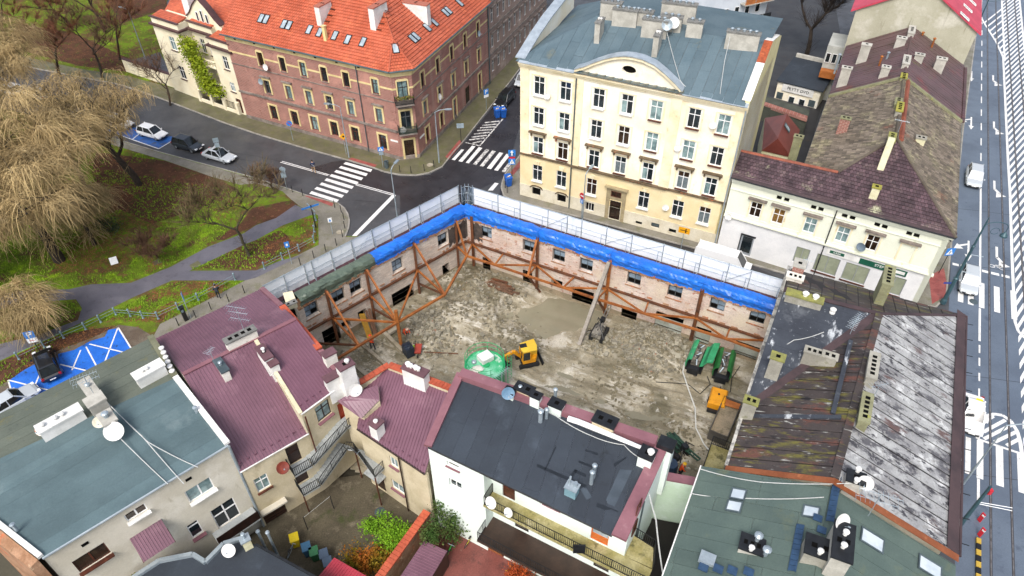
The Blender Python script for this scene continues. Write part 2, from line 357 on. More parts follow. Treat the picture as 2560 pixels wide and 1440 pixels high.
# hatched tram reserve
hl=[(2451,-60),(2453.8,0),(2451.7,34),(2454.8,47),(2459,55),(2490,104),(2508,143),(2514,270),(2520,400),(2525,480),(2530,640),(2536,780),(2538,805),(2546,828),(2562,845)]
line(hl,.28,RZ+.012,name='hatch_outline')
n2=onroad(2508,75)[0];n3=onroad(2555,60)[0]
strip(n2,tt(142),tt(-60),.28,RZ+.011,name='hatch_outline');strip(n3,tt(1250),tt(-60),.28,RZ+.011,name='hatch_outline')
def hatch(nA,nB,t0,t1,step,wd,slope,name='hatch_stripe'):
    t=t0
    while t<t1:
        a=rn*nA+rd*t;b=rn*nB+rd*(t+(nB-nA)*slope);mb=MB();q=rd*wd/2
        mb.quad(*[V((p.x,p.y,RZ+.008)) for p in (a-q,b-q,b+q,a+q)]);struct(name,mb,white_paint);t+=step
hatch(n2,n3,tt(1250),tt(-60),1.9,.85,3.05)
n1b=onroad(2514,270)[0]
t=tt(780)
while t<tt(52):
    # left edge follows the tapering outline
    nl=onroad(2536,790)[0]+.0*t
    pa=[onroad(*p) for p in hl[4:12]]
    na=n1b
    for (q0,q1) in zip(pa[:-1],pa[1:]):
        if q1[1]<=t<=q0[1]:na=q0[0]+(q1[0]-q0[0])*(q0[1]-t)/(q0[1]-q1[1])
    nb=n2
    if nb>na+.3:
        a=rn*na+rd*t;b=rn*nb+rd*(t+(nb-na)*3.05);q=rd*.42;mb=MB()
        mb.quad(*[V((p.x,p.y,RZ+.0085)) for p in (a-q,b-q,b+q,a+q)]);struct('hatch_stripe',mb,white_paint)
    t+=1.9
# rounded hatched nose between the tracks
kb=lambda a,b:(1920+a/3,960+b/3)
nose=[kb(*p) for p in ((1572,412),(1580,330),(1610,265),(1650,235),(1700,225),(1760,235),(1820,275),(1870,355),(1893,440),(1905,525))]
line(nose,.3,RZ+.011,name='hatch_outline');line([nose[0],nose[-1]],.22,RZ+.0112,name='hatch_outline')
for q in ([(1600,300),(1690,240)],[(1615,360),(1780,270)],[(1620,412),(1840,300)],[(1700,435),(1870,355)],[(1790,462),(1888,410)]):line([kb(*p) for p in q],.3,RZ+.0095,name='hatch_stripe')
# arrows
def flat(name,pts2,o,s,ang,mt=white_paint,z=RZ+.012):
    mb=MB();q=Matrix.Rotation(ang,3,'Z')
    for poly in pts2:mb.quad(*[V((o.x,o.y,z))+q @ V((x*s,y*s,0)) for x,y in poly])
    return struct(name,mb,mt)
ra=math.atan2(-.8931,-.4498)      # travel direction towards the camera: local +x
st_right=[[(-1.6,-.1),(1.2,-.1),(1.2,.1),(-1.6,.1)],[(1.2,-.35),(2.4,0),(1.2,.35)],[(-1.0,-.1),(-.35,-.95),(-.1,-.85),(-.7,-.1)],[(-.55,-1.15),(.25,-.5),(.55,-1.45)]]
turn_l=[[(-1.8,-.12),(.4,-.12),(.4,.12),(-1.8,.12)],[(.4,-.12),(1.3,.5),(1.2,.78),(.1,.12)],[(.9,.2),(1.5,1.25),(2.2,.15)]]
for x,y in ((2429,188),(2428,305),(2421,622)):flat('road_arrow',st_right,G(x,y,RZ),1.0,ra)
for x,y in ((2483,200),(2485,318),(2486,470),(2492,640)):flat('road_arrow',turn_l,G(x,y,RZ),1.0,ra)
bike=[]
for c in ((-.55,0),(.6,0)):
    for i in range(12):
        a0,a1=i*math.pi/6,(i+1)*math.pi/6
        bike.append([(c[0]+.36*math.cos(a0),c[1]+.36*math.sin(a0)),(c[0]+.36*math.cos(a1),c[1]+.36*math.sin(a1)),(c[0]+.27*math.cos(a1),c[1]+.27*math.sin(a1)),(c[0]+.27*math.cos(a0),c[1]+.27*math.sin(a0))])
bike+=[[(-.55,-.04),(-.1,.5),(-.02,.46),(-.47,-.08)],[(-.1,.42),(.4,.42),(.4,.5),(-.1,.5)],[(.6,0),(.36,.6),(.44,.62),(.67,.02)],[(-.05,.46),(.02,-.02),(.1,0),(.02,.48)],[(.02,-.05),(.4,.4),(.46,.36),(.1,-.08)]]
flat('bicycle_symbol',bike,G(2492,668,RZ),.8,ra+math.pi/2)
# tram rails: groove bed and two steel rails per track
rail_m=mat('rail_steel','8f8c8b','6e6966',2.,rough=.35,metal=.5);bed=mat('rail_groove','3b3a3e',rough=.8)
r1=onroad(2472.5,640)[0];r2=onroad(2537,360)[0]
for k,n0 in enumerate((r1,r1+1.435,r2,r2+1.435)):
    mb=MB();a=rn*n0;c=(tt(-160)+tt(1700))/2;L=abs(tt(-160)-tt(1700))
    p=a+rd*c;mb.box((p.x,p.y,RZ+.005),L,.19,.018,math.atan2(rd.y,rd.x));struct('rail_groove',mb,bed)
    mb=MB();mb.box((p.x,p.y,RZ+.012),L,.075,.026,math.atan2(rd.y,rd.x));tag(link('tram_rail',mb.mesh('tram_rail',rail_m,p),None,p),['steel tram rail nearest the pavement, beside the dashed lane line','second tram rail from the pavement, under the bent turn arrows','third tram rail from the pavement, at the edge of the hatched reserve','outermost tram rail, crossing the white hatching'][k],'tram rail','tram rails in the main road')
# ================================================================ building helpers
class FC:
    """a vertical facade from A to B (left to right as seen from outside)"""
    def __init__(s,A,B,z0=0.):
        s.A=V((A[0],A[1],0));s.B=V((B[0],B[1],0));d=s.B-s.A;s.L=d.length;s.u=d/s.L;s.n=V((s.u.y,-s.u.x,0));s.rz=math.atan2(s.u.y,s.u.x);s.z0=z0
    def uv(s,x,y,off=0.):
        p=PL(x,y,s.A+s.n*off,s.n);return (p-s.A).dot(s.u),p.z
    def P(s,u,z,off=0.):p=s.A+s.u*u+s.n*off;return V((p.x,p.y,z))
def wall(parent,fc,u0,u1,z0,z1,holes,mt,depth=.28,name='wall',off=0.,top=None):
    """wall panel with real openings (u0,u1,z0,z1) and their reveals; top: function u -> height of the upper edge"""
    mb=MB();us=sorted({u0,u1,*[h[0] for h in holes],*[h[1] for h in holes]});zs=sorted({z0,z1,*[h[2] for h in holes],*[h[3] for h in holes]})
    us=[a for a in us if u0<=a<=u1];zs=[a for a in zs if z0<=a<=z1]
    for a,b in zip(us[:-1],us[1:]):
        run=None
        for c,d in list(zip(zs[:-1],zs[1:]))+[(None,None)]:
            inside=c is None or any(h[0]<(a+b)/2<h[1] and h[2]<(c+d)/2<h[3] for h in holes)
            if not inside:run=(run[0],d) if run else (c,d)
            elif run:
                mb.quad(fc.P(a,run[0],off),fc.P(b,run[0],off),fc.P(b,run[1],off),fc.P(a,run[1],off));run=None
    for h in holes:
        a,b,c,d=h[:4];q=[fc.P(x,z,off) for x,z in ((a,c),(b,c),(b,d),(a,d))];r=[fc.P(x,z,off-depth) for x,z in ((a,c),(b,c),(b,d),(a,d))]
        for i in range(4):mb.quad(q[i],r[i],r[(i+1) % 4],q[(i+1) % 4])
    e=[(u0,z0),(u1,z0),(u1,z1),(u0,z1)]
    for (a,b),(c,d) in zip(e,e[1:]+e[:1]):mb.quad(fc.P(a,b,off),fc.P(a,b,off-depth),fc.P(c,d,off-depth),fc.P(c,d,off))
    return part(name,mb,mt,parent)
WC={}
def win(parent,fc,u,z,w,h,nx=2,hz=(.66,),fm=None,gm=None,fr=.07,rec=.12,sill=None,name='window',off=0.,bar=.07,sx=.12,label=None):
    """window: frame mesh with panes (and a sill) as its children; u is the centre, z the bottom"""
    fm=fm or pvc;gm=gm or glass;key=(round(w,2),round(h,2),nx,hz,fm.name,fr,bar)
    xs=[fr+(w-2*fr)*i/nx for i in range(nx+1)];ys=[fr]+[h*q for q in hz]+[h-fr]
    if key not in WC:
        mb=MB();t=.07
        for x in (fr/2,w-fr/2):mb.box((x-w/2,0,h/2),fr,t,h)
        for y in (fr/2,h-fr/2):mb.box((0,0,y),w-2*fr,t,fr)
        for x in xs[1:-1]:mb.box((x-w/2,-.004,h/2),bar,t*.9,h-2*fr)
        for y in ys[1:-1]:mb.box((0,-.008,y),w-2*fr,t*.8,bar)
        pn={}
        for a,b in zip(xs[:-1],xs[1:]):
            for c,d in zip(ys[:-1],ys[1:]):
                p=MB();p.box(((a+b)/2-w/2,.012,(c+d)/2),b-a-.01,.02,d-c-.01);pn[(a,c)]=(p,'pane')
        WC[key]=(mb.mesh(name,fm),pn,{})
    me,pn,pm=WC[key]
    p=fc.P(u,z,off-rec);q=parent;o_=V((0,0,0))
    while q:o_+=V(q.location);q=q.parent
    o=link(name,me,parent,p-o_,fc.rz)
    if label:o['label']=label
    for k,(pmb,_) in pn.items():
        g=gm(k) if callable(gm) else gm;kk=(k,g.name)
        if kk not in pm:pm[kk]=pmb.mesh('pane',g)
        link('pane',pm[kk],o)
    if sill:
        sk=('sill',round(w,2),sill.name,sx)
        if sk not in WC:
            mb=MB();mb.box((0,-.14-sx/2+.06,-.05),w+.16,.2+sx,.08);WC[sk]=mb.mesh('sill',sill)
        link('sill',WC[sk],o)
    return o
def hole(u,z,w,h):return (u-w/2,u+w/2,z,z+h)
def clip(poly,d,lo,hi):
    """Sutherland-Hodgman: keep lo <= p.d <= hi"""
    for s,k in ((1,lo),(-1,-hi)):
        out=[]
        for i,p in enumerate(poly):
            q=poly[(i+1) % len(poly)];a=s*p.dot(d)-k;b=s*q.dot(d)-k
            if a>=0:out.append(p)
            if a*b<0:out.append(p.lerp(q,a/(a-b)))
        poly=out
        if len(poly)<3:return []
    return poly
def pnormal(poly):
    n=V((0,0,0))
    for i in range(len(poly)):
        a,b=poly[i],poly[(i+1) % len(poly)];n+=V(((a.y-b.y)*(a.z+b.z),(a.z-b.z)*(a.x+b.x),(a.x-b.x)*(a.y+b.y)))
    n.normalize();return -n if n.z<0 else n
def strips(parent,name,poly,run,w,mt,th=.03,gap=.02,lift=.012,run_len=None,rnd=False,seam=None):
    """cover a planar polygon with separate strips running along run; each strip is an object"""
    poly=[V(p) for p in poly];n=pnormal(poly);s=(V(run)-n*V(run).dot(n)).normalized();t=n.cross(s)
    T=[p.dot(t) for p in poly];k0=min(T);k=0
    while k0<max(T):
        b=clip(poly,t,k0+gap/2,k0+w-gap/2);k+=1
        if len(b)>2:
            pieces=[b]
            if run_len:
                Sx=[p.dot(s) for p in b];c0=min(Sx)-random.random()*run_len;pieces=[]
                while c0<max(Sx):
                    q=clip(b,s,c0+gap/2,c0+run_len-gap/2)
                    if len(q)>2:pieces.append(q)
                    c0+=run_len
            for q in pieces:
                li=random.uniform(0,lift);mb=MB()
                if rnd:mb.cr=random.random()
                mb.prism([p+n*li for p in q],n*th)
                if seam and len(pieces)==1:
                    e=sorted(q,key=lambda p:p.dot(t));hi_=[p for p in e if p.dot(t)>e[-1].dot(t)-.02]
                    if len(hi_)>1:mb.bar(hi_[0]+n*(li+th+seam/2),hi_[-1]+n*(li+th+seam/2),.03,seam,n)
                part(name,mb,mt,parent,rnd=rnd)
        k0+=w
def fill(parent,name,poly,mt,th=.12,up=0.):
    poly=[V(p) for p in poly];n=pnormal(poly);mb=MB();mb.prism([p-n*th+n*up for p in poly],n*th);return part(name,mb,mt,parent)
def tiles(parent,name,poly,down,w,l,mt,lip=.05,lift=.03,kind='stuff'):
    """small overlapping tiles, each its own raised piece, joined to one part"""
    poly=[V(p) for p in poly];n=pnormal(poly);s=(V(down)-n*V(down).dot(n)).normalized();t=n.cross(s);mb=MB()
    Sx=[p.dot(s) for p in poly];c0=min(Sx);r=0;kn=poly[0].dot(n)
    while c0<max(Sx):
        band=clip(poly,s,c0,min(c0+l,max(Sx)))
        if len(band)>2:
            Tx=[p.dot(t) for p in band];t0=math.floor(min(Tx)/w)*w+(w/2 if r % 2 else 0)-w
            while t0<max(Tx):
                c=clip(band,t,t0+.016,t0+w-.016)
                if len(c)>2:
                    mb.cr=random.random();j=random.uniform(-.006,.006)
                    f=[p+n*(lift+j+lip*(p.dot(s)-c0)/l) for p in c];mb.quad(*f)
                    lo=[p for p in f if p.dot(s)>c0+l*.9]
                    if len(lo)>=2:mb.quad(lo[0],lo[0]-n*(lip+.01),lo[-1]-n*(lip+.01),lo[-1])
                t0+=w
        c0+=l;r+=1
    return part(name,mb,mt,parent,rnd=True,kind=kind)
def ribbed(parent,name,poly,run,mt,pitch=.22,rib=.06,h=.035,lift=.03,course=None):
    """corrugated sheet: flat pans and raised ribs along run, split in sheets across run_len"""
    poly=[V(p) for p in poly];n=pnormal(poly);s=(V(run)-n*V(run).dot(n)).normalized();t=n.cross(s)
    Sx=[p.dot(s) for p in poly];cs=[min(Sx)]
    while cs[-1]<max(Sx):cs.append(cs[-1]+(course or 1e3))
    for ci,(ca,cb) in enumerate(zip(cs[:-1],cs[1:])):
        sub=clip(poly,s,ca,cb)
        if len(sub)<3:continue
        T=[p.dot(t) for p in sub];k0=math.floor(min(T)/pitch)*pitch;mb=MB();mb.prism([p for p in sub],n*lift);lf=lift+.004*(ci % 2)
        while k0<max(T):
            b=clip(sub,t,k0,k0+rib)
            if len(b)>2:
                c=sum(b,V((0,0,0)))/len(b)
                top=[p+n*(lf+h)+t*(.3*(k0+rib/2-p.dot(t))) for p in b]
                for i in range(len(b)):mb.quad(b[i]+n*lf,b[(i+1) % len(b)]+n*lf,top[(i+1) % len(b)],top[i])
                mb.quad(*top)
            k0+=pitch
        part(name,mb,mt,parent)
def chimney(parent,p,sx,sy,h,ang,mt,cap,pots=(),holes=0,below=1.2,ch=.12,co=.07,name='chimney',wob=0):
    """p: where the stack meets the roof; pots: list of (offset along, height, radius, material)"""
    p=V(p);mb=MB();mb.box((p.x,p.y,p.z+h/2-below/2),sx,sy,h+below,ang)
    o=part(name,mb,mt,parent);c=MB();c.box((p.x,p.y,p.z+h+ch/2),sx+2*co,sy+2*co,ch,ang);part('cap',c,cap,o)
    q=Matrix.Rotation(ang,3,'Z')
    for (dx,hh,r,pm) in pots:
        c=MB();b=p+q @ V((dx,0,0));z=p.z+h+ch
        c.tube([(b.x,b.y,z),(b.x,b.y,z+hh)],r,9);c.lathe((b.x,b.y,z+hh),[(r*1.45,0),(r*1.5,r*.5),(r*.9,r*1.0)],10);part('pot',c,pm,o,smooth=False)
    if holes:
        c=MB()
        for i in range(holes):
            b=p+q @ V(((i-(holes-1)/2)*sx/holes*.85,0,0));c.box((b.x,b.y,p.z+h+ch+.004),min(.3,sx/holes*.5),min(.3,sy*.5),.012,ang)
        part('flue',c,hole_m,o)
    return o
hole_m=hole_mat=MATS['dark_opening']
def skylight(parent,p,n,up,w,h,frame,gm=None,name='skylight',th=.1):
    """p centre on the roof, n roof normal, up the direction up the slope"""
    p,n=V(p),V(n).normalized();y=(V(up)-n*V(up).dot(n)).normalized();x=y.cross(n);mb=MB();f=.09
    P=lambda a,b,c:p+x*a+y*b+n*c
    for a0,a1,b0,b1 in ((-w/2,w/2,-h/2,-h/2+f),(-w/2,w/2,h/2-f,h/2),(-w/2,-w/2+f,-h/2+f,h/2-f),(w/2-f,w/2,-h/2+f,h/2-f)):
        mb.prism([P(a0,b0,0),P(a1,b0,0),P(a1,b1,0),P(a0,b1,0)],n*th)
    o=part(name,mb,frame,parent);g=MB();g.prism([P(-w/2+f,-h/2+f,.01),P(w/2-f,-h/2+f,.01),P(w/2-f,h/2-f,.01),P(-w/2+f,h/2-f,.01)],n*(th-.035));part('pane',g,gm or sky_glass,o);return o
def gutter(parent,a,b,r=.08,mt=None):
    mb=MB();mb.tube([a,b],r,8);return part('gutter',mb,mt or zinc_dark,parent)
def pipe(parent,pts,r=.06,mt=None,name='drainpipe'):
    mb=MB();mb.tube(pts,r,8);return part(name,mb,mt or zinc_dark,parent)
def dish(p,face,r,mt,label,name='satellite_dish',pole=.5,group=None):
    """p: centre of the reflector; face: direction it looks"""
    p=V(p);ax=V(face).normalized();o=root(name,label,'satellite dish',p,group)
    mb=MB();prof=[(0.02,0),(r*.55,r*.09),(r,r*.28),(r*1.02,r*.3),(r*.97,r*.3),(r*.5,r*.11),(.02,.03)]
    mb.lathe(p-ax*r*.15,prof,20,ax);part('reflector',mb,mt,o,smooth=False)
    mb=MB();q=p-V((0,0,r*.95));tip=p+ax*r*1.05-V((0,0,r*.2));mb.tube([q,tip],.018,5);part('arm',mb,galv,o)
    mb=MB();mb.tube([tip-ax*.02,tip+ax*.1],.045,7);part('receiver',mb,galv,o)
    mb=MB();b=p-ax*r*.3;mb.tube([b+V((0,0,.1)),b-V((0,0,pole))],.03,6);part('mast',mb,galv,o);return o
def aerial(p,h,d,label,n=8,L=1.1,mt=None,name='tv_aerial',levels=(1.,)):
    p=V(p);d=V(d).normalized();o=root(name,label,'aerial',p);mb=MB();mb.tube([p,p+V((0,0,h))],.022,5);part('mast',mb,galv,o)
    for f in levels:
        c=p+V((0,0,h*f));mb=MB();mb.tube([c-d*L/2,c+d*L/2],.016,5);s=V((-d.y,d.x,0))
        for i in range(n):
            q=c+d*(-L/2+L*i/(n-1));k=.34-.16*i/n;mb.tube([q-s*k,q+s*k],.011,4)
        part('boom',mb,mt or galv,o)
    return o
def Q(n,t,z=0.):p=rn*n+rd*t;return V((p.x,p.y,z))
# ================================================================ cream tenement with curved pediment
cream=mat('cream_plaster','f5eedb','efe4c8',.35,rough=.85,fine=.06,bump=.08,layers=[('f7f3e6',.22,.5,.66),('e2cfa8',.5,.6,.74,(1,1,.6)),('d9d0b6',1.1,.66,.78,(1,1,.3))])
ochre=mat('ochre_plaster','ecdbb2','e5d1a2',.5,rough=.85,fine=.06,bump=.08,layers=[('ecdcae',.3,.58,.72),('cbb58a',1.3,.66,.76,(1,1,.3))])
plinth=mat('plinth_plaster','ddd6c2','cfc6ae',.7,rough=.9,fine=.1,layers=[('b9ad92',1.4,.6,.74),('8f8674',2.6,.68,.76)])
trim=mat('cream_trim','efe4c6','e4d5ae',.6,rough=.85,fine=.08,layers=[('c5b188',1.2,.6,.72)])
felt_green=mat('green_felt','596b73','4e616a',.35,rough=.75,fine=.1,bump=.25,bs=40,rnd=.09,layers=[('6e7060',.35,.62,.76),('3f4c4e',1.6,.64,.74)])
net_curtain=mat('net_curtain_glass','5b6468','737d80',4.,rough=.12,fine=.1,spec=.6)
ledge_m=mat('dark_ledge','50432f','6d5c46',1.5,rough=.8,layers=[('a8623f',1.3,.6,.64)])
YA,YBp=G(1300,486),G(1789,617)
F=FC(YA,YBp);yv=-F.n
yb=root('tenement_house','cream four-storey tenement with a curved pediment, grey felt roof and white windows','house',F.A,'houses round the building site')
RZW=[15.65-2.1,12.1-2.15,8.45-2.15,4.75-2.15]
UC=[2.25,5.3,9.05,12.15,15.25,19.15,22.1]
wh,ww=2.12,1.25
holes=[hole(u,z,ww,wh) for u in UC for z in RZW]
du,_=F.uv(1537,525);bz=[(F.uv(1341,480)[0],.55,1.1,1.05),(F.uv(1404,493)[0],.5,1.1,1.05)]
holes=[h for h in holes if not (h[2]<3 and abs((h[0]+h[1])/2-UC[3])<.3)]
door_h=hole(du,.1,1.3,2.5);holes.append(door_h)
for u,z,a,b in bz:holes.append(hole(u,z,a,b))
sm=[]
for (x,y,a,b) in ((1474,517,1.1,1.15),(1597,557,.75,.42),(1638,563,.95,.6),(1681,577,.85,.5)):
    u,z=F.uv(x,y);sm.append((u,z-b/2,a,b));holes.append(hole(u,z-b/2,a,b))
wall(yb,F,0,F.L,0,1.7,[h for h in holes if h[2]<1.65 and h[3]<1.75 or h is door_h],plinth,name='plinth',off=.04)
wall(yb,F,0,F.L,1.7,5.95,[h for h in holes if 1.7<h[3]<6],ochre)
wall(yb,F,0,F.L,5.95,16.9,[h for h in holes if h[2]>5.9],cream)
mb=MB();mb.prism([F.P(0,-.5,-.3),F.P(F.L,-.5,-.3),F.P(F.L,-.5,-13),F.P(0,-.5,-13)],(0,0,17.35));part('back_walls',mb,cream,yb)
glasses=lambda k:random.choice([glass,glass,glass,glass_pale,glass_brown])
for i,u in enumerate(UC):
    for j,z in enumerate(RZW):
        if j==3 and i==3:continue
        cu=random.random();g0_=glass if random.random()<.65 else glass_brown;gg=glass_pale if (i,j) in ((4,0),(6,0),(5,1),(4,1)) else ((lambda k,g0_=g0_:glass_pale if k[1]<.3 and k[0]<.3 else g0_) if cu<.2 else ((lambda k,g0_=g0_:net_curtain if k[1]<.3 else g0_) if cu<.45 else g0_))
        win(yb,F,u,z,ww,wh,2,(.68,),gm=gg,sill=brown_wood if (i>=4 and j<2) or j==2 else white_plaster,sx=.22)
        if j!=3:# moulded surround
            mb=MB();w2=ww/2+.16
            for a0,a1,c0,c1 in ((-w2-.12,-w2,z-.1,z+wh+.2),(w2,w2+.12,z-.1,z+wh+.2),(-w2,w2,z+wh+.08,z+wh+.2)):mb.prism([F.P(u+a0,c0,0),F.P(u+a1,c0,0),F.P(u+a1,c1,0),F.P(u+a0,c1,0)],F.n*.05)
            part('surround',mb,trim,yb)
        else:
            mb=MB();mb.prism([F.P(u-.22,z+wh+.1,0),F.P(u+.22,z+wh+.1,0),F.P(u+.32,z+wh+.55,0),F.P(u-.32,z+wh+.55,0)],F.n*.12);part('keystone',mb,trim,yb)
        if j==2:
            mb=MB();mb.prism([F.P(u-1.05,z+wh+.55,0),F.P(u+1.05,z+wh+.55,0),F.P(u+1.05,z+wh+.7,0),F.P(u-1.05,z+wh+.7,0)],F.n*.42)
            for s_ in (-.8,.8):mb.prism([F.P(u+s_-.08,z+wh+.1,0),F.P(u+s_+.08,z+wh+.1,0),F.P(u+s_+.08,z+wh+.55,0),F.P(u+s_-.08,z+wh+.55,0)],F.n*.22)
            part('window_hood',mb,ledge_m,yb)
for u,z,a,b in bz:
    win(yb,F,u,z,a,b,1,(),fm=steel_dark,gm=hole_m,rec=.2);mb=MB()
    for i in range(7):
        t0=math.pi*(i/7);mb.box(F.P(u+.72*math.cos(t0+.22),z+b-.02+.28*math.sin(t0+.22),.06),.36,.12,.1,F.rz,Matrix.Rotation(-(t0+.22-math.pi/2)*.6,3,'Y'))
    part('arch_hood',mb,ledge_m,yb)
for k,(u,z,a,b) in enumerate(sm):win(yb,F,u,z,a,b,3 if k==0 else 1,(),fm=steel_dark if k else white_plaster,gm=hole_m if k!=2 else zinc_dark,rec=.15)
o=win(yb,F,du,.1,1.3,2.5,2,(.78,),fm=dark_wood,gm=glass_brown,rec=.22,name='door',bar=.12,fr=.14);o['label']='dark double door under a stone lintel'
mb=MB();z=2.6
mb.prism([F.P(du-1.15,z+.25,0),F.P(du+1.15,z+.25,0),F.P(du+1.15,z+1.75,0),F.P(du-1.15,z+1.75,0)],F.n*.14)
for s_ in (-1,1):mb.prism([F.P(du+s_*.95-.2,0,0),F.P(du+s_*.95+.2,0,0),F.P(du+s_*.95+.2,z+.25,0),F.P(du+s_*.95-.2,z+.25,0)],F.n*.12)
mb.prism([F.P(du-1.35,z+1.75,0),F.P(du+1.35,z+1.75,0),F.P(du+1.35,z+1.9,0),F.P(du-1.35,z+1.9,0)],F.n*.45);part('portal',mb,mat('portal_stone','a89a78','94866a',1.5,rough=.9),yb)
win(yb,F,du,z+.65,1.2,.7,2,(),fm=brown_wood,gm=glass_brown,rec=-.16)
mb=MB()
for u0,u1,of in ((0,6.35,.22),(6.35,17.6,.34),(17.6,F.L,.22)):mb.prism([F.P(u0,5.78,0),F.P(u1,5.78,0),F.P(u1,5.98,0),F.P(u0,5.98,0)],F.n*of)
part('string_course',mb,ledge_m,yb)
# centre bay stands proud, with two flat strips
for u,h,w2,zt_,of in ((6.75,0,.55,16.9,.1),(17.2,0,.55,16.9,.1),(.55,0,.5,16.5,.08),(23.5,0,.5,16.5,.08)):mb=MB();mb.prism([F.P(u-w2,5.98,0),F.P(u+w2,5.98,0),F.P(u+w2,zt_,0),F.P(u-w2,zt_,0)],F.n*of);part('pilaster_strip',mb,trim,yb)
mb=MB()
for z0,z1,of in ((16.35,16.6,.12),(16.6,16.85,.28),(16.85,17.05,.45)):mb.prism([F.P(-.1,z0,-.1),F.P(F.L+.05,z0,-.1),F.P(F.L+.05,z1,-.1),F.P(-.1,z1,-.1)],F.n*(of+.1))
part('cornice',mb,trim,yb)
# curved pediment
pu=[6.33,7.4,8.44,9.5,10.48,11.5,12.3,13.3,14.58,15.7,16.8,17.65];pz=[17.45,17.95,18.6,19.15,19.55,19.8,19.86,19.8,19.45,18.8,18.05,17.35]
mb=MB();ou,oz=12.0,18.35;rx,rz_=.72,.42;N_=24
ring=[(ou+rx*math.cos(2*math.pi*i/N_),oz+rz_*math.sin(2*math.pi*i/N_)) for i in range(N_)]
def edge(i):
    a=2*math.pi*i/N_;dx,dz=math.cos(a),math.sin(a);lo_,hi_=0,12.
    for _ in range(30):
        md=(lo_+hi_)/2;uu,zz=ou+dx*md,oz+dz*md
        ok=6.4<uu<17.6 and 17.05<zz<np.interp(uu,pu,pz);lo_,hi_=(md,hi_) if ok else (lo_,md)
    return ou+dx*lo_,oz+dz*lo_
N2=72;ring=[(ou+rx*math.cos(2*math.pi*i/N2),oz+rz_*math.sin(2*math.pi*i/N2)) for i in range(N2)];N_=N2;out=[edge(i) for i in range(N2)]
for i in range(N2):
    j=(i+1) % N2;mb.quad(F.P(*ring[i],.1),F.P(*ring[j],.1),F.P(*out[j],.1),F.P(*out[i],.1));mb.quad(F.P(*ring[i],.1),F.P(*ring[j],.1),F.P(*ring[j],-.3),F.P(*ring[i],-.3))
part('pediment',mb,cream,yb)
mb=MB();mb.prism([F.P(ou+rx*1.05*math.cos(2*math.pi*i/20),oz+rz_*1.05*math.sin(2*math.pi*i/20),-.25) for i in range(20)],F.n*.04);part('oval_opening',mb,hole_m,yb)
mb=MB();mo=MB()
for i in range(len(pu)-1):
    a,b=(pu[i],pz[i]),(pu[i+1],pz[i+1]);mb.prism([F.P(*a,.5),F.P(*b,.5),F.P(*b,-.6),F.P(*a,-.6)],(0,0,.1))
    mo.prism([F.P(a[0],a[1]-.3,.1),F.P(b[0],b[1]-.3,.1),F.P(b[0],b[1]-.02,.1),F.P(a[0],a[1]-.02,.1)],F.n*.3)
silver=mat('silver_flashing','bcc6cd','a8b3bb',1.2,rough=.35,metal=.4,fine=.08)
part('pediment_flashing',mb,silver,yb);part('pediment_moulding',mo,trim,yb)
mb=MB()
for i in range(12):
    u=7.0+i*.9;mb.prism([F.P(u,17.06,.1),F.P(u+.87,17.06,.1),F.P(u+.87,17.35,.1),F.P(u,17.2,.1)],F.n*.32)
part('pediment_base_slates',mb,mat('grey_slate','77786c','5d6158',2.,rough=.8),yb)
# roof
pa,pn_=plane(F.P(0,17.1,.45),F.P(F.L,17.1,.45),21.5,F.P(10,17,-5))
def yr(x,y):return PL(x,y,pa,pn_)
ridge=[yr(1495,38),yr(1912,112)]
dep=max((p-F.A).dot(yv) for p in ridge);zr=max(p.z for p in ridge)
e0,e1=F.P(-.35,17.1,.45),F.P(F.L-.3,17.1,.45);hipt=yr(1492,40);re=F.P(F.L-.3,0,0);k=(hipt-F.A).dot(yv);rt=F.P(F.L-.3,hipt.z,-k)
strips(yb,'roof_felt_strip',[e0,e1,rt,hipt],pn_.cross(F.u),1.08,felt_green,th=.03,lift=.02,run_len=5.5,rnd=True)
# left hip and the flat top behind
back=F.P(-.35,17.1,-k*2+.4);strips(yb,'roof_felt_strip',[e0,hipt,F.P((hipt-F.A).dot(F.u),hipt.z,-k-6),F.P(-.35,17.1,-k-10)],F.u+V((0,0,.3)),1.1,felt_green,rnd=True)
hb=F.P((hipt-F.A).dot(F.u),hipt.z-.02,-k);mb=MB();mb.prism([hb,rt-V((0,0,.02)),rt+yv*9-V((0,0,.5)),hb+yv*9-V((0,0,.5))],(0,0,.05));part('roof_top',mb,felt_green,yb,rnd=True)
mb=MB();mb.prism([e0-V((0,0,.15)),e1-V((0,0,.15)),rt-V((0,0,.15)),hipt-V((0,0,.15))],(0,0,.13));part('roof_deck',mb,ledge_m,yb)
# silver eaves band in short pieces, left parapet band
mb_=[(0,6.3),(17.7,F.L)]
for a,b in mb_:
    nn=int((b-a)/.95)
    for i in range(nn):
        u0=a+(b-a)*i/nn;u1=a+(b-a)*(i+1)/nn-.015;mb=MB();mb.prism([F.P(u0,17.06,.55),F.P(u1,17.06,.55),F.P(u1,17.34,-.25),F.P(u0,17.34,-.25)],(0,0,.05));part('eaves_sheet',mb,silver,yb)
pts=[(F.uv(1296,142)[0],0)];Sd=FC(F.A,F.A+yv*14)
pp=[(0,17.25),(3.95,18.55),(7,19.3),(10.5,19.9),(14,20.2)]
for (a,za),(b,zb) in zip(pp[:-1],pp[1:]):
    mb=MB();q=lambda v_,z,o_:F.P(o_,z,-v_);mb.prism([q(a,za,-.6),q(b,zb,-.6),q(b,zb,.55),q(a,za,.55)],(0,0,.12));part('parapet_sheet',mb,silver,yb)
    mb=MB();mb.prism([q(a,za-2.2,-.02),q(b,zb-2.2,-.02),q(b,zb,-.02),q(a,za,-.02)],F.u*.4);part('parapet_wall',mb,cream,yb)
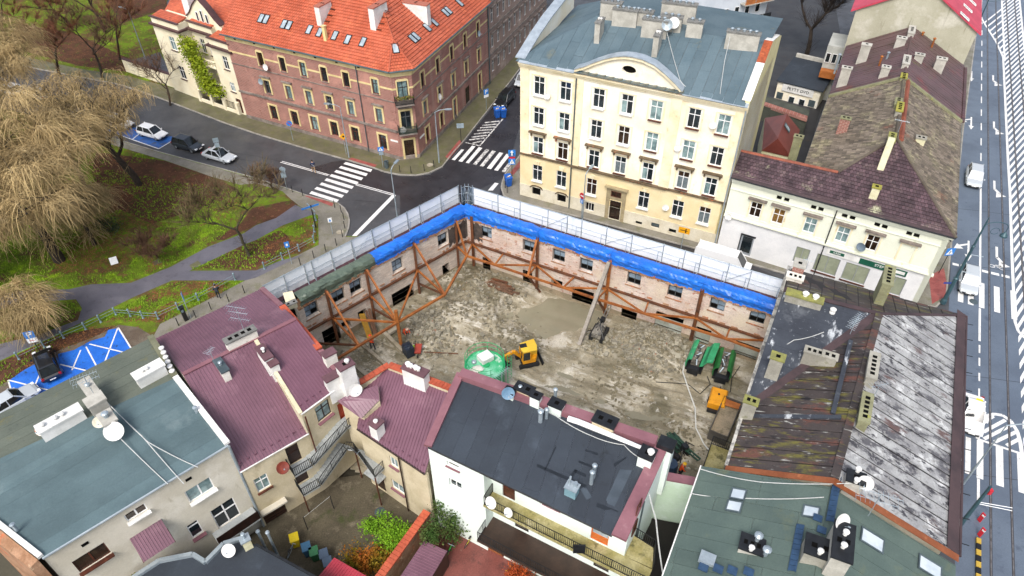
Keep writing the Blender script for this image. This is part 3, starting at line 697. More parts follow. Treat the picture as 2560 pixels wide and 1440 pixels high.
# right firewall
firewall=mat('pale_firewall','e9dfae','ded29a',.5,rough=.85,fine=.06,layers=[('cfc7a4',.9,.58,.72,(1,1,.4))])
Sr=FC(F.B,F.B+yv*16)
mb=MB();top=[(0,17.0),(0,17.5),(k,zr+.35),(k+6,zr-1.2),(16,18.0),(16,-.3),(0,-.3)]
mb.prism([Sr.P(a,z,0) for a,z in top],Sr.n*-.42);part('firewall',mb,firewall,yb)
for (a,za),(b,zb),mt in (((0,17.5),(k*.62,17.5+(zr+.35-17.5)*.62),white_plaster),((k*.62,17.5+(zr+.35-17.5)*.62),(k,zr+.35),mat('rust_sheet','a5502c','8a4224',3.,rough=.6,layers=[('d0784a',2.,.6,.7)])),((k,zr+.35),(k+6,zr-1.2),white_plaster)):
    mb=MB();mb.prism([Sr.P(a,za,.06),Sr.P(b,zb,.06),Sr.P(b,zb,-.75),Sr.P(a,za,-.75)],(0,0,.06));part('firewall_cap',mb,mt,yb)
pipe(yb,[F.P(F.uv(1443,187)[0],16.4,.18),F.P(F.uv(1443,187)[0],.05,.18)],.075,zinc_dark);pipe(yb,[F.P(F.L-.12,16.9,.2),F.P(F.L-.12,.05,.2)],.08,zinc)
# chimneys on the slope and the grey stacks on the flat top
conc=mat('stack_render','b9b6ac','a6a399',1.2,rough=.9,fine=.1);capm=mat('stack_cap','7d7c78','686864',2.,rough=.9)
def onroof(x,y,h):return PL(x,y,pa+V((0,0,h)),pn_)-V((0,0,h))
for x,y in ((1500,52),(1646,85)):chimney(yb,onroof(x,y,1.8),.55,1.7,1.8,F.rz+R(4),conc,capm,[(d,.12,.1,white_plaster) for d in (-.12,.12)])
zt=zr
for x,y,a,b,h in ((1530,12,2.2,.9,2.0),(1565,30,2.6,.9,1.7),(1610,35,2.,.9,1.6),(1640,55,2.6,.9,1.5),(1680,48,2.2,.9,1.6),(1700,15,3.6,.9,2.2),(1740,60,1.6,.9,1.6),(1860,88,3.2,.8,1.5)):
    p=G(x,y-6,zt+h-.4);chimney(yb,(p.x,p.y,zt-.4),a,b,h,F.rz+R(6),conc,capm,[(a*(i-(int(a*1.6)-1)/2)/int(a*1.6)*.9,.14,.12,galv) for i in range(int(a*1.6))],below=1.0)
for x,y in ((1668,62),(1685,57)):dish(G(x,y,zt+.9),(-.2,-.9,.35),.55,white_plaster if x>1670 else galv,'white dish standing by the grey stacks on the cream tenement roof' if x>1670 else 'grey dish beside the white one among the grey roof stacks',pole=1.6)
for x,y,lb in ((1367,240,'white dish high beside the top left window of the cream tenement'),(1782,313,'small white dish near the top right windows of the cream tenement'),(1694,370,'small white dish in the middle of the cream tenement front'),(1664,519,'white dish above the plinth of the cream tenement front')):
    u,z=F.uv(x,y,.3);dish(F.P(u,z,.3),F.n+V((.2,0,.25)),.36,white_plaster,lb,pole=.2)
# ================================================================ red brick corner tenement with orange tiled roof
redbrick=mat('red_brick','a46d60','935c50',.5,rough=.85,fine=.1,bump=.1,layers=[('b78678',.35,.53,.68),('70443c',1.2,.6,.74),('5d4038',.8,.66,.76,(1,1,.3))],rot=math.atan2(-.451,.892),bricks=('','a88b80',.5,.16,.03))
sand=mat('sand_trim','ddcb98','cdb984',.8,rough=.85,fine=.08,layers=[('b7a274',1.5,.6,.74)])
stone=mat('grey_ledge','8b8078','6d645d',1.,rough=.85,layers=[('544c47',1.4,.56,.7)])
tile_o=mat('orange_tile','bf6346','b05639',.4,rough=.5,rnd=.13,fine=.08,layers=[('cd6f4b',.5,.56,.7),('9a4329',1.0,.62,.75)])
K1=FC(G(648,302),G(1003,400));K1=FC(K1.P(-2.2,0),K1.B);K2=FC(G(1003,400),G(1050,393));K3=FC(G(1050,393),K2.B+V((.3745,.927,0))*23.2)
kb_=root('tenement_house','red brick corner tenement with orange tiled roof and sand coloured window trim','house',K1.B,'houses round the building site')
kv=V((.451,.892,0))
ZE=12.35;rows=[(8.75,1.95),(4.85,1.95),(1.0,2.1)]
U1=[K1.uv(640+a/3,b/3)[0] for a,b in ((35,440),(200,480),(355,520),(512,560),(678,605),(897,665))]
U3=[K3.uv(640+a/3,b/3)[0] for a,b in ((1250,610),(1363,505),(1467,415),(1567,320),(1665,240))]
U3r1=[K3.uv(640+a/3,b/3)[0] for a,b in ((1270,815),(1383,690),(1480,615),(1577,520),(1672,430))]
specs=[(K1,U1,.95,6,glass),(K2,[K2.L/2],1.25,1,glass),(K3,U3,.95,5,glass)]
mb=MB();mb.prism([V((p.x,p.y,-.5)) for p in (K1.P(0,0,-.3),K1.P(K1.L-.1,0,-.3),K3.P(.1,0,-.3),K3.P(K3.L,0,-.3),K3.P(K3.L,0,-11),K1.P(9,0,-11.5),K1.P(0,0,-11.5))],(0,0,12.6));part('back_walls',mb,redbrick,kb_)
for fc,us,ww_,nn,gm in specs:
    hs_=[]
    for j,(z,h) in enumerate(rows):
        for i,u in enumerate(us):
            zz,hh,w2=z,h,ww_
            if fc is K2:zz,hh=((8.2,2.6),(4.25,2.6),(.1,2.7))[j]
            if fc is K3 and j==2 and i==3:continue
            if fc is K1 and j==2:w2=1.15
            if fc is K3 and j==2 and i in (2,4):zz,hh=.2,2.9
            hs_.append((i,j,u,zz,w2,hh))
    if fc is K3:au=K3.uv(640+1590/3,740/3)[0];hs_.append((3,9,au,.1,1.5,2.9))
    wall(kb_,fc,0,fc.L,0,ZE-.9,[hole(u,z,w2,h) for i,j,u,z,w2,h in hs_],redbrick)
    for i,j,u,z,w2,h in hs_:
        if j==9:win(kb_,fc,u,z,w2,h,2,(.7,),fm=dark_wood,gm=glass_brown,name='door');continue
        isdoor=fc is K2 and j==2
        win(kb_,fc,u,z,w2,h,2,(.66,),fm=dark_wood if (isdoor or j==0) else (brown_wood if j==2 else mat('grey_frame','5c5f60',rough=.5)),gm=random.choice([glass,glass,glass_brown,glass_pale]) if j!=1 else random.choice([glass_pale,glass]),sill=stone if j<2 else None,name='door' if isdoor else 'window',rec=.2)
        mb=MB();f_=.16 if j==0 else .26
        for a0,a1,c0,c1 in ((-w2/2-f_,-w2/2-.005,z,z+h+f_),(w2/2+.005,w2/2+f_,z,z+h+f_),(-w2/2-.005,w2/2+.005,z+h+.005,z+h+f_+(.12 if j==0 else 0))):mb.prism([fc.P(u+a0,c0,0),fc.P(u+a1,c0,0),fc.P(u+a1,c1,0),fc.P(u+a0,c1,0)],fc.n*.07)
        part('surround',mb,sand,kb_)
        if j==1:
            mb=MB();mb.prism([fc.P(u-.85,z+h+.45,0),fc.P(u+.85,z+h+.45,0),fc.P(u+.85,z+h+.6,0),fc.P(u-.85,z+h+.6,0)],fc.n*.3);part('window_hood',mb,stone,kb_)
    for z0,z1,of,mt,nm in ((ZE-.9,ZE-.12,.06,sand,'frieze'),(ZE-.12,ZE+.02,.35,sand,'cornice'),(8.15,8.25,.1,stone,'string_course'),(4.05,4.3,.22,stone,'string_course'),(0,.5,.06,stone,'plinth')):
        mb=MB();mb.prism([fc.P(-.0,z0,-.1),fc.P(fc.L,z0,-.1),fc.P(fc.L,z1,-.1),fc.P(0,z1,-.1)],fc.n*(of+.1));part(nm,mb,mt,kb_)
    # pale band between the top windows
    ends=sorted([0,fc.L]+[u-ww_/2-.17 for u in us]+[u+ww_/2+.17 for u in us])
    for a,b in zip(ends[::2],ends[1::2]):mb=MB();mb.prism([fc.P(a,9.75,0),fc.P(b,9.75,0),fc.P(b,9.98,0),fc.P(a,9.98,0)],fc.n*.05);part('pale_band',mb,sand,kb_)
    mb=MB()
    for i in range(int(fc.L/3.3)):mb.prism([fc.P(1.6+i*3.3,ZE-.62,.06),fc.P(1.95+i*3.3,ZE-.62,.06),fc.P(1.95+i*3.3,ZE-.36,.06),fc.P(1.6+i*3.3,ZE-.36,.06)],fc.n*.02)
    if mb.v:part('vent',mb,hole_m,kb_)
# balconies on the chamfered corner
for z,c,mt in ((8.1,0,steel_dark),(4.15,1,mat('balcony_green','26352c',rough=.6))):
    o=None;mb=MB();u0,u1=.1,K2.L-.1;mb.prism([K2.P(u0,z-.2,0),K2.P(u1,z-.2,0),K2.P(u1,z,0),K2.P(u0,z,0)],K2.n*1.0);o=part('balcony',mb,stone,kb_)
    mb=MB()
    for a,b in (((u0,.95),(u1,.95)),((u0,.05),(u0,.95)),((u1,.05),(u1,.95))):
        for zz in (.12,.95):mb.bar(K2.P(a[0],z+zz,a[1]),K2.P(b[0],z+zz,b[1]),.04)
        n_=int((K2.P(a[0],0,a[1])-K2.P(b[0],0,b[1])).length/.09)
        for i in range(n_+1):t_=i/n_;mb.bar(K2.P(a[0]+(b[0]-a[0])*t_,z,a[1]+(b[1]-a[1])*t_),K2.P(a[0]+(b[0]-a[0])*t_,z+.95,a[1]+(b[1]-a[1])*t_),.03 if not c else .05)
    part('railing',mb,mt,o)
    if not c:
        mb=MB()
        for i in range(40):mb.blob(K2.P(random.uniform(u0,u1),z+.9+random.uniform(-.1,.25),.95+random.uniform(-.1,.15)),.13,.13,.1,5,3,.4)
        part('balcony_flowers',mb,mat('planter_leaves','6b5a2a','4c5a24',3.,rough=.9,layers=[('8a3f2a',4.,.6,.65)]),o,kind='stuff')
# roof planes
ov=.55;z_e=ZE+.02
p1,n1_=plane(K1.P(0,z_e,ov),K1.P(K1.L,z_e,ov),36,K1.P(5,0,-5));p3,n3_=plane(K3.P(0,z_e,ov),K3.P(K3.L,z_e,ov),36,K3.P(5,0,-5));p2,n2_=plane(K2.P(0,z_e,ov),K2.P(K2.L,z_e,ov),36,K2.P(1,0,-5))
def isect(a,na,b,nb,c,nc):
    M_=Matrix((na,nb,nc));return M_.inverted() @ V((a.dot(na),b.dot(nb),c.dot(nc)))
eL,e12,e23,eR=K1.P(-.1,z_e,ov),None,None,K3.P(K3.L+.3,z_e,ov)
hz=V((0,0,1));ez=V((0,0,z_e));e12=isect(p1,n1_,p2,n2_,ez,hz);e23=isect(p2,n2_,p3,n3_,ez,hz);ap=isect(p1,n1_,p2,n2_,p3,n3_)
zt2=z_e+5.6;tz=V((0,0,zt2));r13=isect(p1,n1_,p3,n3_,tz,hz)
rl=eL+kv*(5.6/math.tan(R(36)))+V((0,0,5.6));rr=eR-K3.n*(5.6/math.tan(R(36)))+V((0,0,5.6))
if ap.z>zt2:ap=r13
for poly,fc in (([eL,e12,ap,r13,rl],K1),([e12,e23,ap],K2),([e23,eR,rr,r13,ap],K3)):
    q=[]
    for p in poly:
        if not q or (p-q[-1]).length>.02:q.append(p)
    fill(kb_,'roof',q,mat('tile_shadow','5d2c1f',rough=.9),.15);tiles(kb_,'roof_tiles',q,fc.n-V((0,0,.7)),.34,.42,tile_o,lip=.09,lift=.0)
    mb=MB();a,b=q[0],q[1];mb.tube([a+fc.n*.08-V((0,0,.05)),b+fc.n*.08-V((0,0,.05))],.11,8);part('gutter',mb,zinc_dark,kb_)
for a,b in ((e12,ap),(e23,ap),(ap,r13)):
    if (a-b).length>.1:mb=MB();mb.tube([a+V((0,0,.06)),b+V((0,0,.06))],.12,6);part('ridge_tiles',mb,tile_o,kb_)
mb=MB();mb.prism([rl,r13,rr,rr-K3.n*6,rl+kv*6],(0,0,-.2));part('roof_top',mb,tile_o,kb_)
for x,y,dbl in ((660,48,1),(717,63,1),(774,75,0),(800,82,0),(838,90,0),(870,100,0),(908,106,0)):
    p=PL(x,y,p1,n1_)
    for d in ((-.42,.42) if dbl else (0,)):skylight(kb_,p+K1.u*d+n1_*.06,n1_,kv+V((0,0,.7)),.78,1.3,steel_dark)
p=PL(989,122,p2,n2_);skylight(kb_,p+n2_*.06,n2_,-K2.n+V((0,0,.7)),.8,1.3,steel_dark)
for x,y,dbl in ((1035,95,1),(1067,70,0),(1085,57,0),(1116,30,1),(1148,8,0)):
    p=PL(x,y,p3,n3_)
    for d in ((-.42,.42) if dbl else (0,)):skylight(kb_,p+K3.u*d+n3_*.06,n3_,-K3.n+V((0,0,.7)),.78,1.3,steel_dark)
for x,y,fc,pp_,nn_,a,b,h in ((806,10,K1,p1,n1_,.75,2.4,1.5),(943,12,K1,p1,n1_,.8,2.8,1.6),(1040,8,K3,p3,n3_,.9,3.4,1.4)):
    p=PL(x,y,pp_+V((0,0,h)),nn_)-V((0,0,h));chimney(kb_,p,a,b,h,fc.rz,white_plaster,mat('brick_cap','a4624f',rough=.8),holes=2,below=2.6)
    mb=MB()
    for i in range(4):q=p+fc.u*.8-(-fc.n)*(1.3-i*.7);q.z=pp_.z+((q-pp_).dot(-fc.n))*math.tan(R(36))+.12;mb.box(q,.7,.22,.05,fc.rz)
    part('roof_step',mb,brown_wood,kb_)
p=PL(815,100,p1,n1_);chimney(kb_,p,.38,.38,1.7,K1.rz,mat('cream_flue','e3cf92',rough=.8),sand,below=.6)
pu_=K1.uv(890,165)[0];pipe(kb_,[K1.P(pu_,ZE-.1,.15),K1.P(pu_,.05,.15)],.06);pipe(kb_,[K3.P(K3.L-.15,ZE,.2),K3.P(K3.L-.15,.05,.2)],.09)
for x,y,fc,mt,lb in ((664,168,K1,white_plaster,'white dish beside the top left window of the red brick tenement'),(652,204,K1,galv,'grey dish on the left end of the red brick tenement'),(1099,242,K3,white_plaster,'square white panel aerial on the side street front of the brick house'),(1007,325,K2,white_plaster,'white dish over the door on the chamfered brick corner'),(1197,84,K3,galv,'grey dish at the far end of the side street brick front')):
    u,z=fc.uv(x,y,.5);dish(fc.P(u,z,.5),fc.n+V((0,0,.2)),.42,mt,lb,pole=.2)
mb=MB();u,z=K1.uv(986,352);mb.prism([K1.P(u-.55,z-.12,0),K1.P(u+.55,z-.12,0),K1.P(u+.55,z+.12,0),K1.P(u-.55,z+.12,0)],K1.n*.06);part('sign_board',mb,white_plaster,kb_)
mb=MB();u,z=K3.uv(1055,340);mb.prism([K3.P(u-.6,z-.12,0),K3.P(u+.6,z-.12,0),K3.P(u+.6,z+.12,0),K3.P(u-.6,z+.12,0)],K3.n*.06);part('sign_board',mb,white_plaster,kb_)
# ================================================================ building site: retained walls, shoring, scaffold
CW=V((-4.8,59.3,0));WLu=V((.724,.69,0));WRu=V((.8815,-.4722,0))
FL=FC(CW-WLu*19.6,CW);FRW=FC(CW,CW+WRu*31.4)
oldbrick=mat('whitewashed_brick','ded3cb','c6aea2',.45,rough=.9,fine=.14,bump=.35,bs=7,layers=[('b58670',.5,.54,.66),('9d6048',1.8,.56,.66,(1,1,1.6)),('cfc2ae',.25,.5,.62),('8d6f58',3.2,.62,.72,(1,1,.5)),('6a5242',1.1,.69,.78,(1,1,.6))],rot=FRW.rz,bricks=('','cdb9a8',.5,.15,.025))
oldbrick2=mat('whitewashed_brick_side','dfd5c9','d3c2b2',.45,rough=.9,fine=.14,bump=.35,bs=7,layers=[('bb9580',.5,.58,.7),('a9785f',1.8,.64,.74,(1,1,1.6)),('8d7460',3.2,.62,.72,(1,1,.5)),('6a5242',1.1,.7,.79,(1,1,.6))],rot=FL.rz,bricks=('','c9b8a8',.5,.15,.025))
rawbrick=mat('raw_brick_band','a98468','8f6a4e',1.,rough=.95,fine=.2,bump=.6,bs=6,layers=[('b4643f',.8,.56,.64),('6f6248',.7,.6,.7),('cbb596',1.6,.6,.68)])
mudwall=mat('muddy_wall_foot','8d816a','a09078',.9,rough=.95,fine=.2,bump=.5,bs=6,layers=[('6e6550',1.2,.55,.7)])
rust=mat('rusty_steel','a0602a','844a20',.8,rough=.65,fine=.15,layers=[('a8642a',.9,.54,.68),('4a2c1c',1.7,.58,.7)])
rust_dark=mat('rusty_steel_dark','553524','6e4226',1.2,rough=.7,fine=.15,layers=[('3a271e',1.6,.55,.7)])
glass_sheet=mat('window_glass_site','6f8394','8fa2b2',.8,rough=.1,fine=.05,spec=.6,layers=[('3c4a55',1.3,.6,.66)])
site_frame=mat('old_window_frame','3d4347','565c5e',3.,rough=.6)
def px(fc,tl,br):
    a,b=fc.uv(*tl),fc.uv(*br);return (a[0],b[0],min(a[1],b[1]),max(a[1],b[1]))
c1=lambda a,b:(640+a/6,620+b/6);c2=lambda a,b:(900+a/6,480+b/6);c3=lambda a,b:(1140+a/6,480+b/6);c4=lambda a,b:(1400+a/6,540+b/6);c5=lambda a,b:(1660+a/6,620+b/6)
z6_=lambda a,b:(640+a/3,480+b/3);z7_=lambda a,b:(1280+a/3,480+b/3);c8=lambda a,b:(1640+a/6,820+b/6);c6=lambda a,b:(760+a/6,760+b/6);c7=lambda a,b:(1060+a/6,780+b/6)
upL=[px(FL,c1(745,885),c1(930,970)),px(FL,c1(1155,670),c1(1330,775)),px(FL,c1(1420,520),c1(1585,640)),px(FL,c2(495,1040),c2(640,1150)),px(FL,c2(1185,655),c2(1310,770))]
upR=[px(FRW,c3(380,525),c3(520,700)),px(FRW,c3(1015,730),c3(1165,915)),px(FRW,c3(1455,865),c3(1620,1060)),px(FRW,c4(310,630),c4(470,850)),px(FRW,c4(1020,840),c4(1195,1055)),px(FRW,c4(1635,1030),c4(1805,1250)),px(FRW,c5(710,755),c5(885,955)),px(FRW,c5(1325,940),c5(1465,1150))]
dnL=[px(FL,c1(1275,1130),c1(1440,1190)),px(FL,c1(1525,970),c1(1670,1030)),px(FL,z6_(1015,770),z6_(1190,790)),px(FL,z6_(1395,555),z6_(1450,595)),(1.6,3.4,.0,2.0)]
dnR=[px(FRW,c3(400,970),c3(520,1200)),px(FRW,c3(1005,1160),c3(1140,1370)),px(FRW,z7_(295,645),z7_(375,745)),px(FRW,z7_(455,705),z7_(605,860)),px(FRW,z7_(825,870),z7_(925,1000)),px(FRW,z7_(1085,890),z7_(1260,1090)),px(FRW,z7_(1385,1005),z7_(1470,1150)),px(FRW,z7_(1680,1110),z7_(1830,1260))]
def ext(r,lo=None):return (r[0],r[1],lo if lo is not None else r[2],max(r[3],r[2]+.9))
def sitewall(fc,up,dn,mt,label,name):
    o=root(name,label,'wall',fc.P(fc.L/2,0),'retained walls of the building site')
    up=[((a+b)/2-.68,(a+b)/2+.68,(c+d)/2-.82,(c+d)/2+.82) for a,b,c,d in up];up=[(a,b,max(3.6,c),max(3.6,c)+1.62) for a,b,c,d in up];dn=[(a,b,max(.05,c),min(2.9,max(d,c+1))) for a,b,c,d in dn]
    hs_=up+dn
    wall(o,fc,0,fc.L,-.5,.45,[h for h in hs_ if h[2]<.45],mudwall,depth=.7,name='wall_foot',off=.02)
    wall(o,fc,0,fc.L,.45,6.0,hs_,mt,depth=.7);wall(o,fc,0,fc.L,6.0,7.1,[],rawbrick,depth=.7,name='wall_top')
    mb=MB();mb.prism([fc.P(-.7 if fc is FRW else 0,-.5,-.72),fc.P(fc.L,-.5,-.72),fc.P(fc.L,-.5,-.82),fc.P(-.7,-.5,-.82)],(0,0,7.6));part('dark_outer_face',mb,hole_m,o)  # outer panel coloured black to stand in for the dark inside the openings
    mb=MB();mb.quad(fc.P(0,7.1,0),fc.P(fc.L,7.1,0),fc.P(fc.L,7.1,-.8),fc.P(0,7.1,-.8));part('wall_crown',mb,rawbrick,o)
    # broken course of bricks along the floor line
    mb=MB();u=.2
    while u<fc.L-.5:
        L_=random.uniform(.2,.7);mb.box(fc.P(u+L_/2,3.4+random.uniform(-.12,.12),.02),L_,.14,random.uniform(.08,.2),fc.rz);u+=L_+random.uniform(.1,1.6)
    part('broken_course',mb,rawbrick,o,kind='stuff')
    mb=MB();u=0
    while u<fc.L:
        L_=random.uniform(.15,.5);mb.box(fc.P(u+L_/2,6.05+random.uniform(-.1,.12),.03),L_,.2,random.uniform(.1,.3),fc.rz,Matrix.Rotation(random.uniform(-.1,.1),3,'Y'));u+=L_*random.uniform(.8,1.3)
    part('broken_cornice',mb,rawbrick,o,kind='stuff')
    for i,(a,b,c,d) in enumerate(up):
        win(o,fc,(a+b)/2,c,b-a,d-c,2,(.36,.7),fm=site_frame,gm=lambda k:hole_m if (k[1]<.3 and random.random()<.75) else glass_sheet,rec=.42,fr=.06,bar=.05)
        mb=MB();mb.prism([fc.P(a-.12,c-.16,0),fc.P(b+.12,c-.16,0),fc.P(b+.12,c-.02,0),fc.P(a-.12,c-.02,0)],fc.n*.04);part('rough_sill',mb,rawbrick,o)
    return o
wl_o=sitewall(FL,upL,dnL,oldbrick2,'whitewashed brick wall of the gutted house, under the green and blue tarpaulin','brick_wall')
wr_o=sitewall(FRW,upR,dnR,oldbrick,'long whitewashed brick wall opposite the cream tenement, under blue tarpaulin','brick_wall')
# dark patch in the inner corner: rendered plaster remains, thin real layers
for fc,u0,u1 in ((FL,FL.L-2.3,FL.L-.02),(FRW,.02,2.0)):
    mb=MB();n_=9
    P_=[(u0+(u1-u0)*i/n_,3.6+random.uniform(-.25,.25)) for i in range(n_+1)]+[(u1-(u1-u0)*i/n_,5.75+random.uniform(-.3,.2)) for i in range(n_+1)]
    mb.prism([fc.P(a,b,0) for a,b in P_],fc.n*.025);part('dark_plaster',mb,dark_brick_m,wl_o if fc is FL else wr_o)
conc_panel=mat('concrete_panel','b5b9ae','9da296',.8,rough=.8,fine=.12,layers=[('8b8c7b',1.1,.55,.7)])
for r in dnR[5:]:
    mb=MB();mb.prism([FRW.P(r[0]+.02,-.2,-.1),FRW.P(r[1]-.02,-.2,-.1),FRW.P(r[1]-.02,1.45,-.1),FRW.P(r[0]+.02,1.45,-.1)],FRW.n*-.12);part('blocking_panel',mb,conc_panel,wr_o)
for u in (.55,4.6,9.3,13.2,17.6,20.9,25.0,29.6):
    if any(abs(u-(r[0]+r[1])/2)<1.05 for r in upR):continue
    mb=MB();mb.prism([FRW.P(u-.3,3.4,0),FRW.P(u+.3,3.4,0),FRW.P(u+.25,5.9,0),FRW.P(u-.3,5.9,0)],FRW.n*.03);part('rough_pier',mb,oldbrick,wr_o)
# ---- tarpaulins over the wall crowns
tarp_b=mat('blue_tarpaulin','2272d4','1b62c0',.8,rough=.35,fine=.1,bump=.4,bs=3,layers=[('4a90e0',1.2,.64,.76)])
tarp_g=mat('green_tarpaulin','5d6a5c','4d5a4e',.8,rough=.45,fine=.1,bump=.4,bs=3,layers=[('77806e',1.2,.6,.72)])
def tarp(fc,u0,u1,mt,label,ties=(),seed=1):
    rg=random.Random(seed);o=root('tarpaulin',label,'tarpaulin',fc.P((u0+u1)/2,7.5),'tarpaulins over the retained walls')
    n_=int((u1-u0)/.22);prof=[(-.86,6.5),(-.84,7.2),(-.4,7.26),(.08,7.24),(.24,7.12),(.3,6.9),(.28,6.72),(.2,6.55)];mb=MB();rows_=[]
    import mathutils.noise as nz
    for i in range(n_+1):
        u=u0+(u1-u0)*i/n_;tie=min([abs(u-t) for t in ties] or [9]);pinch=math.exp(-(tie/.6)**2);row=[]
        for k,(a,z) in enumerate(prof):
            q=nz.noise((u*1.3,k*.8,seed*7.));q2=nz.noise((u*4.,k*1.7,seed*3.))
            a2=a+(.11*q+.08*q2)*(k>2)-pinch*.2*(k>3);z2=z+(.08*q+.06*q2)*(k>0)-pinch*(.35 if k==7 else .05)
            if k==7:z2+=.14*nz.noise((u*.55,3.,seed*1.))
            row.append(fc.P(u,z2,a2))
        rows_.append(row)
    o_=len(mb.v);m_=len(prof);mb.v+=[tuple(p) for r in rows_ for p in r]
    for i in range(n_):
        for k in range(m_-1):mb.f.append([i*m_+k,(i+1)*m_+k,(i+1)*m_+k+1,i*m_+k+1]);mb.m.append(0);mb.r.append(0)
    part('cover_sheet',mb,mt,o)
    mb=MB();us=[u0+(u1-u0)*i/n_ for i in range(n_+1)];pr=None
    for u in us:
        d=.34+.3*nz.noise((u*.45,9.,seed*2.))+.1*nz.noise((u*2.5,1.,seed*2.));a=fc.P(u,6.48,.03);b=fc.P(u,6.48-max(.02,d),.13+.05*nz.noise((u*3.,5.,seed)))
        if pr:mb.quad(pr[0],a,b,pr[1])
        pr=(a,b)
    part('hanging_edge',mb,mt,o)
    for t in ties:
        if u0<t<u1:mb=MB();mb.tube([fc.P(t,7.58,-.5),fc.P(t,7.5,.3),fc.P(t,6.3,.26)],.03,5);part('tie',mb,mt,o)
    return o
uS=FL.uv(934,640)[0]
tarp(FL,.3,uS,tarp_g,'green tarpaulin covering the left end of the wall crown beside the park',(3.0,6.0),2)
tarp(FL,uS-.1,FL.L+.25,tarp_b,'blue tarpaulin on the shorter wall from the green one to the corner',(FL.uv(1035,605)[0],FL.L-1.5),3)
tarp(FRW,-.25,FRW.L,tarp_b,'long blue tarpaulin on the wall facing the cream tenement',(1.2,FRW.uv(1347,590)[0],FRW.uv(1528,640)[0],FRW.uv(1760,712)[0]),4)
# ---- scaffold with white sheeting
sheet_m=mat('white_sheeting','eef1f4','e4e9ee',.5,rough=.5,fine=.04,bump=.15,bs=4,layers=[('d3dbe2',.9,.58,.7,(1,1,.3))])
deck_m=mat('scaffold_deck','3d2630','4f3038',1.5,rough=.7)
def scaffold(fc,tops,label):
    o=root('scaffold',label,'scaffold',fc.P(fc.L/2,0,-1.5),'scaffolds along the retained walls')
    ZT=8.55;OO,OI=-1.95,-1.2;us=sorted(fc.uv(x,y,OO)[0] for x,y in tops)
    for i,u in enumerate(us):
        mb=MB();mb.tube([fc.P(u,-.1,OO),fc.P(u,ZT+.1,OO)],.035,6);part('outer_post',mb,galv,o)
        mb=MB();mb.tube([fc.P(u-.25,-.1,OI),fc.P(u-.25,ZT-.45,OI)],.03,6);part('inner_post',mb,galv,o)
        mb=MB();mb.bar(fc.P(u,6.55,OO),fc.P(u-.25,6.55,OI-.05),.06);mb.bar(fc.P(u-.02,7.6,OO),fc.P(u-.25,ZT-.45,OI),.035);part('bracket',mb,galv,o)
    for a,b in zip(us[:-1],us[1:]):
        w_=b-a
        if w_>.5:
            mb=MB();n_=6;m_=7;g=[]
            for i in range(n_+1):
                for k in range(m_+1):
                    bul=.05*math.sin(math.pi*i/n_)*math.sin(math.pi*k/m_)*random.uniform(.4,1.4);g.append(fc.P(a+.03+(w_-.06)*i/n_,.2+(ZT-.3)*k/m_,OO-.07-bul))
            mb.add(g,[[i*(m_+1)+k,(i+1)*(m_+1)+k,(i+1)*(m_+1)+k+1,i*(m_+1)+k+1] for i in range(n_) for k in range(m_)]);part('white_sheet',mb,sheet_m,o)
        for z,r_ in ((ZT,.04),(7.6,.022),(7.1,.022)):mb=MB();mb.tube([fc.P(a,z,OO),fc.P(b,z,OO)],r_,5);part('rail',mb,galv,o)
        mb=MB();mb.prism([fc.P(a,6.5,OO+.06),fc.P(b,6.5,OO+.06),fc.P(b,6.5,OI-.1),fc.P(a,6.5,OI-.1)],(0,0,.06));part('deck',mb,deck_m,o)
        if random.random()<.25:mb=MB();mb.tube([fc.P(a,6.7,OO+.08),fc.P(b,ZT-.1,OO+.08)],.022,5);part('diagonal',mb,galv,o)
    return o
scL=scaffold(FL,[(655.8,710),(707.5,684),(759,660),(777.5,652),(826,629),(877,600),(929,572),(973,549),(1016.7,528),(1048,510),(1101,486),(1146,470)],'white sheeted scaffold beside the park pavement and the road junction')
scR=scaffold(FRW,[(1182,463),(1244,481),(1300,494),(1370.6,515),(1419.6,528),(1456,540),(1519,558),(1583,577),(1662.5,599),(1716,616),(1756,632),(1826.7,649),(1884,663),(1967,688)],'long white sheeted scaffold along the street of the cream tenement')
# open corner tower between the two scaffolds
o=root('scaffold_tower','open corner bay of scaffold frames with cross braces between the white sheets','scaffold',CW+V((-.3,2,0)))
tp=[G(1153,470,8.5),G(1162,466,8.5),G(1171,466,8.5),G(1181,470,8.5)]
for p in tp:mb=MB();mb.tube([V((p.x,p.y,-.1)),p+V((0,0,.3))],.035,6);part('post',mb,galv,o)
for a,b in zip(tp[:-1],tp[1:]):
    for z in (6.8,7.7,8.5):mb=MB();mb.tube([V((a.x,a.y,z)),V((b.x,b.y,z))],.025,5);part('rail',mb,galv,o)
    mb=MB();mb.tube([V((a.x,a.y,6.8)),V((b.x,b.y,8.4))],.022,5);mb.tube([V((b.x,b.y,6.8)),V((a.x,a.y,8.4))],.022,5);part('cross_brace',mb,galv,o)
net=mat('dark_netting','5b6a78','45525e',3.,rough=.8)
for a,b in ((tp[0],tp[1]),(tp[2],tp[3])):mb=MB();mb.prism([V((p.x,p.y+.15,z)) for p,z in ((a,.3),(b,.3),(b,8.3),(a,8.3))],(0,.02,0));part('netting',mb,net,o)
